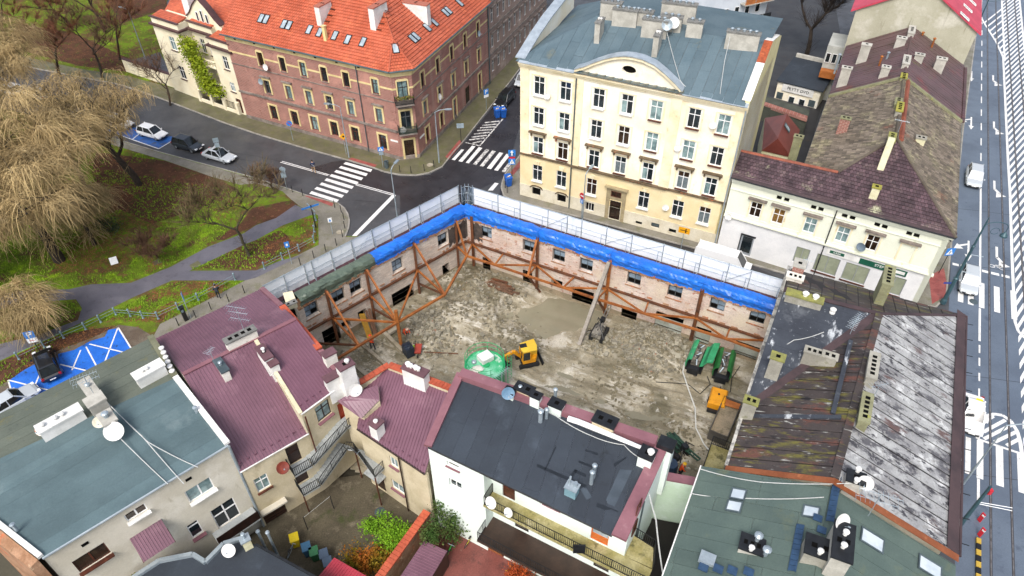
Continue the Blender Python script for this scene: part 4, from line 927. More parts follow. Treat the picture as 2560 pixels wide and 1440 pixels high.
# ---- rusty steel shoring
zb=3.1
def inner(fc,x,y):u,z=fc.uv(x,y,.15);return fc.P(u,z,.18)
def beam(o,a,b,w=.24,mt=rust,nm='brace'):mb=MB();mb.bar(a,b,w,w);return part(nm,mb,mt,o)
bl=root('steel_shoring','rusty steel bracing fanning out from the shorter wall to elevated joints','shoring',G(993,860),'steel shoring frames')
NL={k:G(*p,zb) for k,p in dict(N3=(897,863),N2=(994,806),N1=(1112,737),N0=(1167,640),NE=(838,900)).items()}
PLs=[((811,727),(830,790),(849,872)),((911,668),(926,737),(938,808)),((1032,607),(1042,674),(1050,744)),((1137,547),(1143,614),(1149,668))]
PT=[]
for t_,m__,b_ in PLs:
    a,b,c=inner(FL,*t_),inner(FL,*m__),inner(FL,*b_);u=(b-FL.A).dot(FL.u);a,c=FL.P(u,6.5,.16),FL.P(u,-.2,.16);b=FL.P(u,zb,.3);PT.append((a+FL.n*.14,b));beam(bl,a,c,.22,rust_dark,'post')
beam(bl,FL.P(.4,zb,.12),FL.P(FL.L-.1,zb,.12),.2,rust_dark,'waling')
for a,b in ((NL['NE'],NL['N2']),(NL['N2'],NL['N1']),(NL['N1'],NL['N0'])):beam(bl,a,b,.2)
for a,b in ((PT[0][0],NL['N3']),(PT[0][1],NL['N3']),(PT[0][1],NL['N2']),(PT[1][0],NL['N2']),(PT[1][1],NL['N2']),(PT[2][1],NL['N2']),(PT[2][0],NL['N1']),(PT[2][1],NL['N1']),(PT[3][0],NL['N0']),(PT[3][1],NL['N0'])):beam(bl,a,b,.17)
for p,q in ((NL['N1'],FL.P(FL.uv(1049,742)[0],1.2,.1)),(NL['N2'],FL.P(FL.uv(942,815)[0],1.2,.1)),(NL['N3'],FL.P(1.0,1.0,.1))):beam(bl,p,q,.16,rust_dark)
p=NL['N2'];beam(bl,V((p.x,p.y,-.3)),V((p.x,p.y,zb+1.5)),.28,rust,'column')
br_=root('steel_shoring','long rusty steel truss held off the wall facing the cream tenement','shoring',G(1500,800),'steel shoring frames')
ch=[NL['N0']]+[G(x,y,zb) for x,y in ((1237,662),(1320,690),(1408,719),(1494,748),(1611,784),(1727,820),(1815,847),(1905,880))]
for a,b in zip(ch[:-1],ch[1:]):beam(br_,a,b,.19)
us={k:FRW.uv(x,y,.2)[0] for k,x,y in (('a',1181,606),('b',1342,660),('c',1518,717),('d',1742,785),('e',1912,840),('f',1258,632),('g',1435,688),('h',1622,750),('i',1827,812))}
W_=lambda k,z=zb:FRW.P(us[k],z,.28)
beam(br_,FRW.P(.1,zb,.12),FRW.P(FRW.L-.2,zb,.12),.2,rust_dark,'waling')
for k in 'abcd':beam(br_,FRW.P(us[k],6.55,.16),FRW.P(us[k],-.2,.16),.28,rust_dark if k!='c' else rust,'post')
for k,i in (('a',0),('a',1),('f',1),('b',1),('b',2),('b',3),('g',3),('c',3),('c',4),('c',5),('h',5),('d',5),('d',7),('i',7),('e',7)):beam(br_,W_(k),ch[i],.15)
beam(br_,FRW.P(us['b'],6.4,.3),ch[2],.2)
for i in (2,4):p=ch[i];u=(p-FRW.A).dot(FRW.u);beam(br_,p,FRW.P(u+.6,-.1,.5),.2,rust_dark,'prop')
timber=mat('grey_timber','9a938a','857d72',.8,rough=.85,fine=.15)
mb=MB();mb.bar(FRW.P(us['c'],6.6,.45),G(1448,862,-.1),.34,.3);single('raking_beam',mb,timber,'long grey raking beam leaning from the mud up to the blue tarpaulin','beam',G(1448,862))
# ---- mud
import mathutils.noise as nz
site_poly=[(-19.2,46.2),(-4.8,59.9),(23.4,45.0),(22.8,44.0),(13.2,24.6),(9.2,26.6),(-4,32.6),(-9,31),(-14,33.6),(-16.5,38),(-20.5,43)]
def inside(x,y,P_):
    c=False;j=len(P_)-1
    for i in range(len(P_)):
        if (P_[i][1]>y)!=(P_[j][1]>y) and x<(P_[j][0]-P_[i][0])*(y-P_[i][1])/(P_[j][1]-P_[i][1])+P_[i][0]:c=not c
        j=i
    return c
mounds=[(G(1130,790),3.2,.55),(G(1215,770),4.2,.6),(G(1280,850),2.4,.4),(G(1640,868),2.8,.9),(G(1600,850),2,.6),(G(1180,700),2.5,.7),(G(1060,850),2,.25),(G(1500,850),1.4,.5),(G(1700,1090),2.,.25),(G(1530,960),2.5,.15),(G(1115,660),1.6,.8)]
pud=[G(*p) for p in ((1293,743),(1340,742),(1390,747),(1460,776),(1487,800),(1447,850),(1390,836),(1340,832),(1313,795))];pudc=sum(pud,V((0,0,0)))/len(pud)
def mudz(x,y):
    z=-.12+.16*nz.fractal((x*.35,y*.35,1.),1.,2.,4)+.07*nz.fractal((x*1.4,y*1.4,5.),1.,2.,4)
    for c,r_,h in mounds:
        d=math.hypot(x-c.x,y-c.y)/r_
        if d<2.2:z+=h*math.exp(-d*d*1.3)*(1+.35*nz.fractal((x*1.2,y*1.2,3.),1.,2.,4))
    d=math.hypot((x-pudc.x)/4.2,(y-pudc.y)/3.1)*(1+.5*nz.noise((x*.3,y*.3,9.))+.25*nz.noise((x*.9,y*.9,4.)))
    # ruts left by tracks
    z-=.16*max(0,math.sin(y*3.1+x*1.2+2*nz.noise((x*.3,y*.3,0))))*(1 if 30<y<44 and x>-2 else .25)
    if d<1.3:z=min(z,-.34+.5*max(0,d-.72)+.03*nz.noise((x*2,y*2,1.)))
    return z
mud_m=mat('site_mud','a1988260'[:6],'8c836d',.3,rough=.55,rvar=.25,fine=.22,bump=.6,bs=9,layers=[('655f4a',.2,.48,.6),('b8b1a1',.33,.52,.62),('7d6f52',1.0,.58,.68),('c0bbae',1.6,.6,.68),('625c4a',2.4,.67,.75),('7b725c',.9,.52,.6,(.22,1.5,1)),('c2bcae',.7,.6,.68,(.25,1.4,1))],rot=FRW.rz)
mb=MB();st=.2;x0,y0=-21,24;nx,ny=int(45/st),int(37/st);gi={}
for i in range(nx):
    for j in range(ny):
        x,y=x0+i*st,y0+j*st
        if inside(x,y,site_poly):gi[i,j]=len(mb.v);mb.v.append((x,y,mudz(x,y)))
for (i,j) in gi:
    q=[(i,j),(i+1,j),(i+1,j+1),(i,j+1)]
    if all(k in gi for k in q):mb.f.append([gi[k] for k in q]);mb.m.append(0);mb.r.append(0)
struct('mud_ground',mb,mud_m,smooth=True)
mb=MB();mb.quad(*[V((a,b,-.285)) for a,b in [(-18.5,46.0),(-4.8,58.9),(22.6,44.6),(13.4,26),(9.2,28),(-4,33.6),(-9,32.6),(-14,35)]])
struct('puddle_water',mb,mat('muddy_water','827c68','8a8570',.3,rough=.1,fine=.03,spec=.5))
# rubble
rub=mat('rubble','989281','746f60',1.2,rough=.9,fine=.2,layers=[('a06a50',2.,.64,.68)]);mb=MB();rg=random.Random(5)
for c,r_,n_,s0 in ((G(1640,868),3.3,420,.16),(G(1600,850),2.6,160,.14),(G(1080,850),2.6,260,.14),(G(1060,810),2.0,160,.16),(G(1190,740),4.6,220,.13),(G(1270,850),3.2,160,.12),(G(1500,850),2.0,130,.16),(G(1120,660),2.,60,.15),(G(1000,890),4.,110,.11),(G(1500,980),8.,260,.07),(G(1250,720),3.5,110,.13),(G(880,880),3.,90,.12),(G(1700,860),4.,90,.1)):
    for _ in range(n_):
        a=rg.uniform(0,6.283);d=r_*math.sqrt(rg.random());x,y=c.x+math.cos(a)*d,c.y+math.sin(a)*d
        if not inside(x,y,site_poly):continue
        s=s0*rg.uniform(.4,2.0)*(1.8 if rg.random()<.06 else 1);mb.box((x,y,mudz(x,y)+s*.15),s*rg.uniform(.7,1.5),s*rg.uniform(.6,1.2),s*rg.uniform(.4,.9),rg.uniform(0,3.1),Matrix.Rotation(rg.uniform(-.6,.6),3,'X') @ Matrix.Rotation(rg.uniform(-.6,.6),3,'Y'))
o=struct('rubble',mb,rub);o['kind']='stuff'
mb=MB()
for _ in range(1700):
    c,r_,h=rg.choice(mounds);a=rg.uniform(0,6.283);d=r_*rg.uniform(.1,1.5);x,y=c.x+math.cos(a)*d,c.y+math.sin(a)*d
    if inside(x,y,site_poly):s=rg.uniform(.06,.2);mb.blob((x,y,mudz(x,y)+s*.1),s,s*rg.uniform(.6,1.1),s*.7,5,3,.35)
o=struct('mud_clods',mb,mat('mud_clod','7d755f','6a634e',.7,rough=.75,fine=.2));o['kind']='stuff'
# old beams, planks and footings
wood_old=mat('old_beam','6d4f3c','54402f',.9,rough=.85,fine=.2,layers=[('8a6a50',1.5,.56,.7)])
rg=random.Random(9)
for i in range(12):
    x=rg.uniform(-4,4);a=G(1165+i*2.6+rg.uniform(-6,6),683+i*2.2+rg.uniform(-4,5),.25+.08*(i % 3));b=G(1262+i*3.2+rg.uniform(-14,10),712+i*2.4+rg.uniform(-5,5),.25+.08*((i+1) % 3));mb=MB();mb.bar(a,b,.2,.18)
    single('timber_beam',mb,wood_old if i % 4 else rust_dark,'old brown beam lying in the heap under the inner corner','beam',(a+b)/2,'old beams heaped in the corner')
foot=mat('footing_concrete','a39a88','8a806c',.9,rough=.9,fine=.18,layers=[('6b614d',1.5,.56,.7)])
for (a,b,w_,lb) in (((889,850),(968,916),.3,'middle pale footing edge running under the bracing'),((861,892),(925,948),.32,'pale footing edge nearest the purple roofed chimneys'),((952,825),(1008,880),.35,'short pale footing beside the steel column'),((945,938),(970,960),.4,'broken footing end near the orange coping')):
    mb=MB();mb.bar(G(*a,.05),G(*b,.05),w_,.5);single('footing',mb,foot,lb,'footing',G(*a),'concrete footings in the mud')
mb=MB();mb.bar(FL.P(FL.uv(905,795)[0],1.55,.1),G(928,852,0),.62,.1,FL.n);single('yellow_board',mb,mat('yellow_board','b98d2e','a67c2a',1.3,rough=.7,fine=.15),'muddy yellow board leaning from the dark doorway','board',G(925,845))
for i,(a,b) in enumerate((((918,800),(938,838)),((925,795),(942,836)))):
    mb=MB();mb.bar(FL.P(FL.uv(*a)[0],1.7,.15),G(*b,0),.22,.08,FL.n);single('plank',mb,wood_old,('dark plank right beside the yellow board','dark plank next to the steel post, beyond the first')[i],'plank',G(*b),'planks at the dark doorway')
mb=MB();mb.prism([G(*c6(1260,430),.1),G(*c6(1410,350),.1),G(*c6(1420,390),.1),G(*c6(1275,475),.1)],(0,0,.25));single('concrete_block',mb,foot,'flat broken slab left of the crouching worker','slab',G(975,830))
mb=MB();mb.tube([G(1060,880,.1),G(1145,884,.1)],.05,6);single('steel_bar',mb,rust_dark,'thin steel bar lying towards the green silo','bar',G(1100,882))
# ================================================================ houses round the yard
def block(parent,poly,zb,mt,name='walls',drop=.22):
    poly=[V(p) for p in poly];mb=MB();lo=[V((p.x,p.y,zb)) for p in poly];n=len(poly)
    mb.add([p-V((0,0,drop)) for p in poly]+lo,[list(range(n)),[n+i for i in range(n)][::-1]]+[[i,n+i,n+(i+1) % n,(i+1) % n] for i in range(n)]);return part(name,mb,mt,parent)
def cap_run(parent,name,a,b,w,mt,piece=.42,th=.1,gap=.012,lift=.0):
    a,b=V(a),V(b);L=(b-a).length;k=max(1,int(L/piece));d=(b-a)/k
    for i in range(k):
        mb=MB();p,q=a+d*i,a+d*(i+1);e=d.normalized()*gap;li=V((0,0,lift+random.uniform(-.01,.012)));mb.bar(p+e+li,q-e+li,w,th);part(name,mb,mt,parent)
purple=mat('purple_sheet','765260','6b4956',.3,rough=.38,fine=.06,layers=[('84616d',.4,.56,.7),('573b44',1.2,.62,.74)])
purple_cap=mat('purple_flashing','8a5f66','7d545b',.6,rough=.4,fine=.06,layers=[('9b757a',1.1,.6,.72)])
orange_cop=mat('orange_coping','b8573a','a34a31',1.2,rough=.7,fine=.12,layers=[('cf7a58',1.3,.6,.7)])
beige=mat('beige_render','cfc3a6','c0b394',.5,rough=.9,fine=.08,bump=.12,layers=[('b3a688',.7,.55,.7,(1,1,.5)),('968a70',1.6,.64,.76,(1,1,.35))])
greyrender=mat('grey_render','d3cdbd','c7c0ae',.4,rough=.9,fine=.06,bump=.12,layers=[('dcd7ca',.3,.55,.68),('b0a893',1.2,.64,.76,(1,1,.4))])
felt_blue=mat('blue_grey_felt','566a6e','4d6064',.3,rough=.75,fine=.09,bump=.3,bs=45,rnd=.07,layers=[('677779',.35,.6,.74),('45545b',1.1,.64,.76)])
felt_olive=mat('olive_felt','62685c','596055',.4,rough=.8,fine=.12,bump=.3,bs=45,rnd=.07,layers=[('6f6b45',.5,.58,.7),('4a5049',1.4,.62,.74)])
felt_dark=mat('dark_felt','343c45','2d343d',.3,rough=.7,fine=.12,bump=.3,bs=45,rnd=.12,layers=[('414a54',.5,.58,.72),('23292f',.9,.62,.72)])
zn=V((0,0,1))
# ---- purple roofed house (two parts with one ridge)
S0,S1=G(388,848,9),G(655,722,9);R0,R1=G(457,937,11),G(740,798,11);Rm=R0.lerp(R1,.62)
E0,E1=G(600,1180,7.35),G(771,1083,7.35);F2=G(862,955,9.4);F1=V((E1.x-.15,E1.y+.12,9.4))
ph=root('yard_house','house with purple ribbed roof, orange coping towards the mud and stairs in the yard','house',V((E1.x,E1.y,0)),'houses round the building site')
sl=lambda a,b:(V(a)-V(b))
ribbed(ph,'roof_sheet',[S0,S1,R1,R0],sl(S0,R0),purple,.24,.08,.04,course=3.4);ribbed(ph,'roof_sheet',[E0,E1,Rm+V((0,0,-.02)),R0],sl(E0,R0),purple,.24,.08,.04,course=4.2);ribbed(ph,'roof_sheet',[F1,F2,R1,Rm],sl(F2,R1),purple,.24,.08,.04,course=4.2)
ins=lambda p,q,d:V(p)+(V((q[0]-p[0],q[1]-p[1],0)).normalized())*d
e0,e1,f1,f2=ins(E0,R0,.45),ins(E1,Rm,.45),ins(F1,Rm,.45),ins(F2,R1,.45)
block(ph,[e0,e1,Rm,R0],-.5,beige);block(ph,[f1,f2,R1,Rm],-.5,beige);block(ph,[ins(S0,R0,.35),R0,R1,ins(S1,R1,.35)],-.5,greyrender)
fl=FC(E0,E1);fr_=FC(E1,F2);FO=-.15
mb=MB();mb.bar(R0+zn*.08,R1+zn*.08,.34,.06);part('ridge_sheet',mb,purple_cap,ph)
firew=mat('weathered_cream','d9d0b4','cabf9f',.8,rough=.9,fine=.12,layers=[('a29775',1.2,.6,.74)])
mb=MB();mb.prism([Rm,F1,E1,Rm-zn*.1],(F1-E1).cross(Rm-E1).normalized()*.1);part('step_wall',mb,firew,ph)
mb=MB();mb.bar(Rm+zn*.05,F1+zn*.06,.28,.14);part('step_coping',mb,firew,ph)
cap_run(ph,'coping_tile',S1.lerp(R1,.62)+zn*.12,R1.lerp(F2,.5)+zn*.12,.5,orange_cop,.4,.14);mb=MB();mb.bar(S1+zn*.1,S1.lerp(R1,.6)+zn*.1,.4,.1);part('verge_flashing',mb,purple_cap,ph);mb=MB();mb.bar(R1.lerp(F2,.52)+zn*.1,F2+zn*.1,.4,.1);part('verge_flashing',mb,purple_cap,ph)
def snow(parent,a,b,n_,up,mt):
    for i in range(n_):
        p=V(a).lerp(V(b),(i+.5)/n_)+up;mb=MB();mb.box(p+zn*.07,.16,.05,.13,math.atan2((b-a).y,(b-a).x));part('snow_guard',mb,mt,parent)
snow(ph,E0.lerp(R0,.06),E1.lerp(Rm,.06),9,zn*.04,purple);snow(ph,F1.lerp(Rm,.07),F2.lerp(R1,.07),7,zn*.04,purple)
gutter(ph,E0-zn*.05,E1-zn*.05,.07,white_plaster);gutter(ph,F1-zn*.06,F2-zn*.06,.08,white_plaster)
# openings in the yard fronts
wl_=[(1.05,4.0,1.0,1.6)];dl=[(3.75,4.9,.95,2.0),(3.75,2.35,.95,1.75),(1.05,0,1.75,1.75)]
wall(ph,fl,.0,fl.L,0,7.1,[hole(*h) for h in wl_+dl],beige,depth=.22,off=FO)
wall(ph,fr_,0,fr_.L-.2,0,9.2,[hole(1.7,7.3,1.25,1.65),hole(2.0,4.2,1.3,.95),hole(3.25,5.7,.75,1.9)],beige,depth=.22,off=FO)
win(ph,fl,1.05,4.0,1.0,1.6,2,(.66,),gm=glass_pale,off=FO,sill=brown_wood)
for u,z,a,b in dl[:2]:win(ph,fl,u,z,a,b,1,(.55,),fm=dark_wood,gm=dark_wood,off=FO,name='door')
win(ph,fl,1.05,0.02,1.75,1.72,2,(.2,.4,.6,.8),fm=dark_wood,gm=mat('plank_gate','3f2a1e','4c3426',2.,rough=.6),off=FO,name='garage_door')
mb=MB();mb.prism([fl.P(.1,1.85,FO),fl.P(2.1,1.85,FO),fl.P(2.1,2.0,FO),fl.P(.1,2.0,FO)],fl.n*.5);part('lintel',mb,greyrender,ph)
win(ph,fr_,1.7,7.3,1.25,1.65,2,(.66,),fm=dark_wood,gm=glass_pale,off=FO,sill=purple_cap,sx=.2);win(ph,fr_,2.0,4.2,1.3,.95,2,(),gm=glass_pale,off=FO)
o=win(ph,fr_,3.25,5.7,.75,1.9,1,(),fm=mat('orange_door','b9492a','a94022',2.,rough=.5),gm=MATS['orange_door'],off=FO,name='door');o['label']='narrow orange door at the top of the stairs'
pipe(ph,[fr_.P(.1,9.2,.1),fr_.P(.1,4.6,.1)],.06,brown_wood)
stepm=mat('stair_concrete','a9adac','989d9d',.9,rough=.8,fine=.12,layers=[('7c807c',1.5,.58,.72)])
def stairs(parent,a,b,wd,n_,off,rail_m=steel_dark):
    """flight from a up to b; off: direction out from the wall"""
    a,b=V(a),V(b);d=(b-a)/n_;off=V(off)*wd;st_=MB();h=V((d.x,d.y,0))
    for i in range(n_):
        p=a+d*i;st_=MB();st_.prism([p,p+h,p+h+off,p+off],(0,0,d.z));part('step',st_,stepm,parent)
    mb=MB();mb.prism([a-zn*.12,b-zn*.12-d*.0,b-zn*.12+off,a-zn*.12+off],(0,0,.1));part('stair_slab',mb,stepm,parent)
    railing(parent,[a+off,b+off],rail_m)
def railing(parent,pts,mt=steel_dark,h=.95,sp=.13,bw=.028):
    for a,b in zip(pts[:-1],pts[1:]):
        a,b=V(a),V(b);L=(b-a).length;mb=MB();k=max(1,int(L/sp))
        for z in (.1,h):mb.bar(a+zn*z,b+zn*z,.04)
        for i in range(k+1):p=a.lerp(b,i/k);w_=bw if i % 10 else .05;mb.bar(p,p+zn*h,w_)
        part('railing',mb,mt,parent)
def landing(parent,quad,th=.16,mt=None,name='landing'):mb=MB();mb.prism([V(p)-zn*th for p in quad],(0,0,th));return part(name,mb,mt or stepm,parent)
st_o=root('outside_stairs','two pale concrete flights with dark railings climbing the yard walls under purple roofs','stairs',fl.P(fl.L,0,.6));so_=FO
A1,A2=fl.P(3.1,4.9,so_),fl.P(4.5,4.9,so_);B2_=fr_.P(2.7,5.9,so_);w_=1.05
landing(st_o,[A1,A2,A2+fl.n*w_,A1+fl.n*w_]);stairs(st_o,A2,B2_,w_,9,fl.n.lerp(fr_.n,.5).normalized());landing(st_o,[B2_,fr_.P(3.9,5.9,so_),fr_.P(3.9,5.9,so_+w_),B2_+fr_.n*w_])
railing(st_o,[A1,A1+fl.n*w_,A2+fl.n*w_]);railing(st_o,[B2_+fr_.n*w_,fr_.P(3.6,5.9,so_+w_)])
A1,A2=fl.P(3.2,2.25,so_),fl.P(4.6,2.25,so_);C2=fr_.P(2.2,3.75,so_)
PSa,PSb=G(893,1073,7.1),G(1062,1186,7.1);fp=FC(PSa,PSb);PO=-.35
landing(st_o,[A1,A2,A2+fl.n*w_,A1+fl.n*w_]);stairs(st_o,A2,C2,w_,10,fl.n.lerp(fr_.n,.5).normalized())
bq=[fr_.P(2.2,3.75,so_),fp.P(-.4,3.75,PO),fp.P(2.0,3.75,PO),fp.P(2.0,3.75,PO+1.2),fr_.P(2.5,3.75,so_+1.5),C2+fr_.n*w_]
landing(st_o,bq);railing(st_o,[A1,A1+fl.n*w_,A2+fl.n*w_]);railing(st_o,[bq[2],bq[3],bq[4],bq[5]]);mb=MB()
for p in (bq[3],bq[4],A1+fl.n*w_):mb=MB();mb.tube([V((p.x,p.y,-.1)),p-zn*.1],.06,6);part('support_post',mb,brown_wood,st_o)
p=fl.P(2.6,6.0,.5);dish(p,fl.n+zn*.9,.45,mat('rusty_dish','7d3322','6a2a1e',2.,rough=.6),'rust red dish beside the upper stair landing',pole=.4)
# chimneys of the purple roof
wplaster2=mat('worn_white_plaster','e6e3da','d6d2c6',1.,rough=.9,fine=.08,layers=[('9a9484',2.2,.62,.74)])
def pxz(x,y,z):return G(x,y,z)
an=math.atan2((R1-R0).y,(R1-R0).x)
slate_cap=mat('brown_cap','6a4a50','5d4045',1.,rough=.6)
for x,y,z,a,b,h,mt,cp,hl_,pt in ((600,838,10.7,2.3,.6,1.1,wplaster2,capm,4,()),(553,915,10.2,.5,1.5,.9,wplaster2,zinc_dark,0,((0,.25,.1,zinc),)),(660,882,10.5,.6,1.6,.8,white_plaster,slate_cap,1,((0,.3,.1,white_plaster),)),(680,905,10.1,.6,.9,.9,white_plaster,slate_cap,0,()),(822,883,9.9,.9,.6,1.0,wplaster2,slate_cap,0,()),(862,912,9.5,1.1,.8,2.0,white_plaster,slate_cap,1,((.2,.16,.13,white_plaster),)),(829,942,9.5,1.1,.6,1.0,white_plaster,slate_cap,0,())):
    p=G(x,y,z+h);chimney(ph,(p.x,p.y,z),a,b,h,an,mt,cp,pt,hl_,below=1.4)
mb=MB();a=G(883,960,9.2);mb.prism([G(868,930,9.9),G(885,925,9.9),G(905,975,8.4),G(868,992,8.2)],(.25,.25,-1.6));part('chimney_base',mb,white_plaster,ph)
mb=MB();mb.prism([G(712,750,9.2),G(736,745,9.2),G(745,768,9.0),G(720,775,9.0)],(0,0,.8));o=part('chimney',mb,firew,ph);mb=MB();mb.box(G(728,757,10.05),.9,.5,.12,an);part('cap',mb,capm,o)
for t_ in (-.2,.2):mb=MB();mb.tube([G(728,757,10.08)+V((t_,t_*.7,0)),G(728,757,10.14)+V((t_,t_*.7,0))],.1,8);part('flue',mb,hole_m,o)
skylight(ph,G(497,902,10.2),(R0-S0).cross(S1-S0).normalized() if (R0-S0).cross(S1-S0).z>0 else -(R0-S0).cross(S1-S0).normalized(),R0-S0,.5,.5,zinc_dark,name='roof_hatch')
mb=MB();mb.bar(G(572,911,10.3),G(630,874,10.6),.14,.12);part('orange_strip',mb,orange_cop,ph)
mb=MB();mb.bar(G(556,925,10.15),G(572,965,9.7),.62,.12);part('vent_hatch',mb,zinc,ph)
aerial(G(612,832,11.6),2.6,(.9,-.2,0),'white aerial with many rods on the purple ridge',9,1.5,galv,levels=(1.,.8,.55));aerial(G(536,905,11.),1.2,(.3,.9,0),'small aerial beside the grey hatch on the purple roof',6,.7)
dish(G(888,975,9.3),(.5,-.8,.4),.5,white_plaster,'white dish on the white chimney beside the purple roofs',pole=.5)
# ---- small purple house with orange coping
sh=root('yard_house','small beige house with purple roof between the stairs and the mint house','house',V((PSb.x,PSb.y,0)),'houses round the building site')
T1=G(973,915,9.3);T2=G(1128,972,9.6);pn0,pn1=plane(PSa,PSb,20,T1)
T1=PL(973,917,pn0,pn1);T2=PL(1126,976,pn0,pn1);T0=PL(905,975,pn0,pn1)
roofp=[PSa,PSb,T2,T1,T0];ribbed(sh,'roof_sheet',roofp,sl(PSb,T2),purple,.24,.08,.04,course=2.6)
block(sh,[ins(PSa,T1,.4),ins(PSb,T2,.4),T2,T1,T0],-.5,beige)
wall(sh,fp,0,fp.L,0,6.85,[hole(3.25,4.95,.8,1.15),hole(3.15,1.7,1.25,1.15),hole(1.15,.05,.95,2.35)],beige,depth=.2,off=PO+.2)
win(sh,fp,3.25,4.95,.8,1.15,2,(),off=PO+.2,sill=purple_cap,gm=glass_pale);win(sh,fp,3.15,1.7,1.25,1.15,2,(),off=PO+.2,sill=purple_cap,gm=glass_pale);win(sh,fp,1.15,.05,.95,2.35,1,(.5,),off=PO+.2,fm=dark_wood,gm=dark_wood,name='door')
mb=MB();mb.prism([fp.P(.4,2.6,PO+.2),fp.P(2.0,2.6,PO+.2),fp.P(2.0,2.7,PO+.2),fp.P(.4,2.7,PO+.2)],fp.n*.8);part('door_canopy',mb,stepm,sh)
gutter(sh,PSa,PSb,.08,dark_wood);pipe(sh,[fp.P(4.05,7.,0),fp.P(4.05,.05,0)],.06,dark_wood)
cap_run(sh,'coping_tile',T1+zn*.25,T2+zn*.3,.55,orange_cop,.28,.12);cap_run(sh,'coping_tile',T1+zn*.25,G(886,964,8.7),.5,orange_cop,.4,.12)
mb=MB();mb.prism([T1,G(886,968,8.6),G(905,985,7.6),T1-zn*.6+(PSa-T1)*.1],(0,0,-1.2));part('parapet_wall',mb,firew,sh)
mb=MB();mb.bar(T1+zn*.02,T2+zn*.02,.5,.5);part('parapet_wall',mb,beige,sh)
snow(sh,PSa.lerp(T1,.07),PSb.lerp(T2,.07),10,zn*.04,purple)
q=[G(843,1003,8.6),G(862,992,8.7),G(945,962,9.0),G(949,1000,8.6),G(903,1047,7.9)];ribbed(sh,'roof_sheet',q,V(q[4])-V(q[1]),purple,.24,.08,.04);block(sh,[p-zn*.02 for p in (ins(q[0],q[3],.3),q[1],q[2],q[3],ins(q[4],q[2],.3))],3,beige)
p=G(1038,925,10.4);chimney(sh,(p.x,p.y,9.3),1.9,.7,1.1,math.atan2((T2-T1).y,(T2-T1).x),white_plaster,slate_cap,[(-.6,.25,.14,white_plaster),(-.35,.2,.12,white_plaster),(0.05,.22,.14,white_plaster),(.3,.2,.12,white_plaster)],below=1.2)
p=G(940,1058,8.6);chimney(sh,(p.x,p.y,7.6),.75,.75,1.0,fp.rz,white_plaster,slate_cap,[(0,.12,.12,white_plaster)],below=.8)
# ---- grey felt house on the left
gh=root('yard_house','large pale rendered house with blue grey felt roof and dishes on its chimneys','house',G(570,1112,0),'houses round the building site')
g0,g1=G(105,1395,10.2),G(570,1112,10.2);g2=G(378,845,10.1);g3=G(-30,1050,10.1);g4=G(-60,1265,10.2)
gm_r=G(440,945,10.75);gm_l=G(-40,1165,10.75)
strips(gh,'roof_felt_strip',[g0,g1,gm_r,gm_l,g4],sl(g1,g0),1.02,felt_blue,th=.03,gap=.008,lift=.012,rnd=True);strips(gh,'roof_felt_strip',[gm_l,gm_r,g2,g3],sl(g1,g0),1.02,felt_olive,th=.03,lift=.015,rnd=True)
block(gh,[ins(g0,g3,.4),ins(g1,g2,.4),gm_r,gm_l,g4],-.5,greyrender);block(gh,[gm_l,gm_r,ins(g2,gm_r,.3),ins(g3,gm_l,.3)],-.5,greyrender)
fg=FC(g0,g1);GO=-.2
whl=[(8.85,6.85,1.75,1.3),(5.1,8.6,1.3,.75),(1.85,6.9,1.9,1.3),(7.45,3.35,.8,1.6),(9.6,2.6,1.7,2.3)]
wall(gh,fg,0,fg.L,0,9.95,[hole(*h) for h in whl],greyrender,depth=.2,off=GO)
for i,(u,z,a,b) in enumerate(whl):win(gh,fg,u,z,a,b,1 if i==3 else 2,(.6,) if i==4 else ((.75,) if i==3 else ()),fm=brown_wood if i==2 else pvc,gm=glass_pale if i==0 else (glass_brown if i in (1,2) else glass),off=GO,sill=purple_cap if i==3 else (brown_wood if i==2 else white_plaster),sx=.25,bar=.1)
mb=MB();mb.prism([fg.P(6.1,0,GO+.01),fg.P(fg.L,0,GO+.01),fg.P(fg.L,5.9,GO+.01),fg.P(8.3,5.75,GO+.01),fg.P(6.4,5.0,GO+.01),fg.P(6.1,4.4,GO+.01)],fg.n*.012)
o=part('white_render_patch',mb,white_plaster,gh);bpy.data.objects.remove(o)
for u,z in ((8.55,9.1),(2.0,9.0)):mb=MB();mb.prism([fg.P(u-.2,z-.12,GO),fg.P(u+.2,z-.12,GO),fg.P(u+.2,z+.12,GO),fg.P(u-.2,z+.12,GO)],fg.n*.03);part('vent',mb,hole_m,gh)
aw=[fg.P(4.0,7.1,GO),fg.P(6.05,7.1,GO),fg.P(6.05,6.2,GO+1.5),fg.P(4.0,6.2,GO+1.5)];ribbed(gh,'canopy',aw,sl(aw[3],aw[0]),purple,.18,.06,.03);mb=MB();mb.bar(aw[0]-zn*1.2,aw[3]-zn*.02,.06);mb.bar(aw[1]-zn*1.2,aw[2]-zn*.02,.06);part('canopy_bracket',mb,brown_wood,gh)
moss_sheet=mat('mossy_sheet','7d7a3c','66612f',1.2,rough=.8,layers=[('94904f',2.,.55,.68)]);q=[G(265,1440,4.2),G(322,1396,4.4),G(345,1440,3.6),G(300,1475,3.6)];ribbed(gh,'small_canopy',q,sl(q[2],q[1]),moss_sheet,.2,.08,.04)
gutter(gh,g0-zn*.06,g1-zn*.06,.09,zinc);pipe(gh,[g1-zn*.1+fg.n*.02,fg.P(fg.L-.05,.1,.05)],.1,zinc)
cap_run(gh,'parapet_cap',g1+zn*.15,gm_r+zn*.15,.38,white_plaster,2.6,.22);cap_run(gh,'parapet_cap',gm_r+zn*.15,g2+zn*.15,.45,mat('mossy_cap','77775f','666750',1.,rough=.9),1.5,.3)
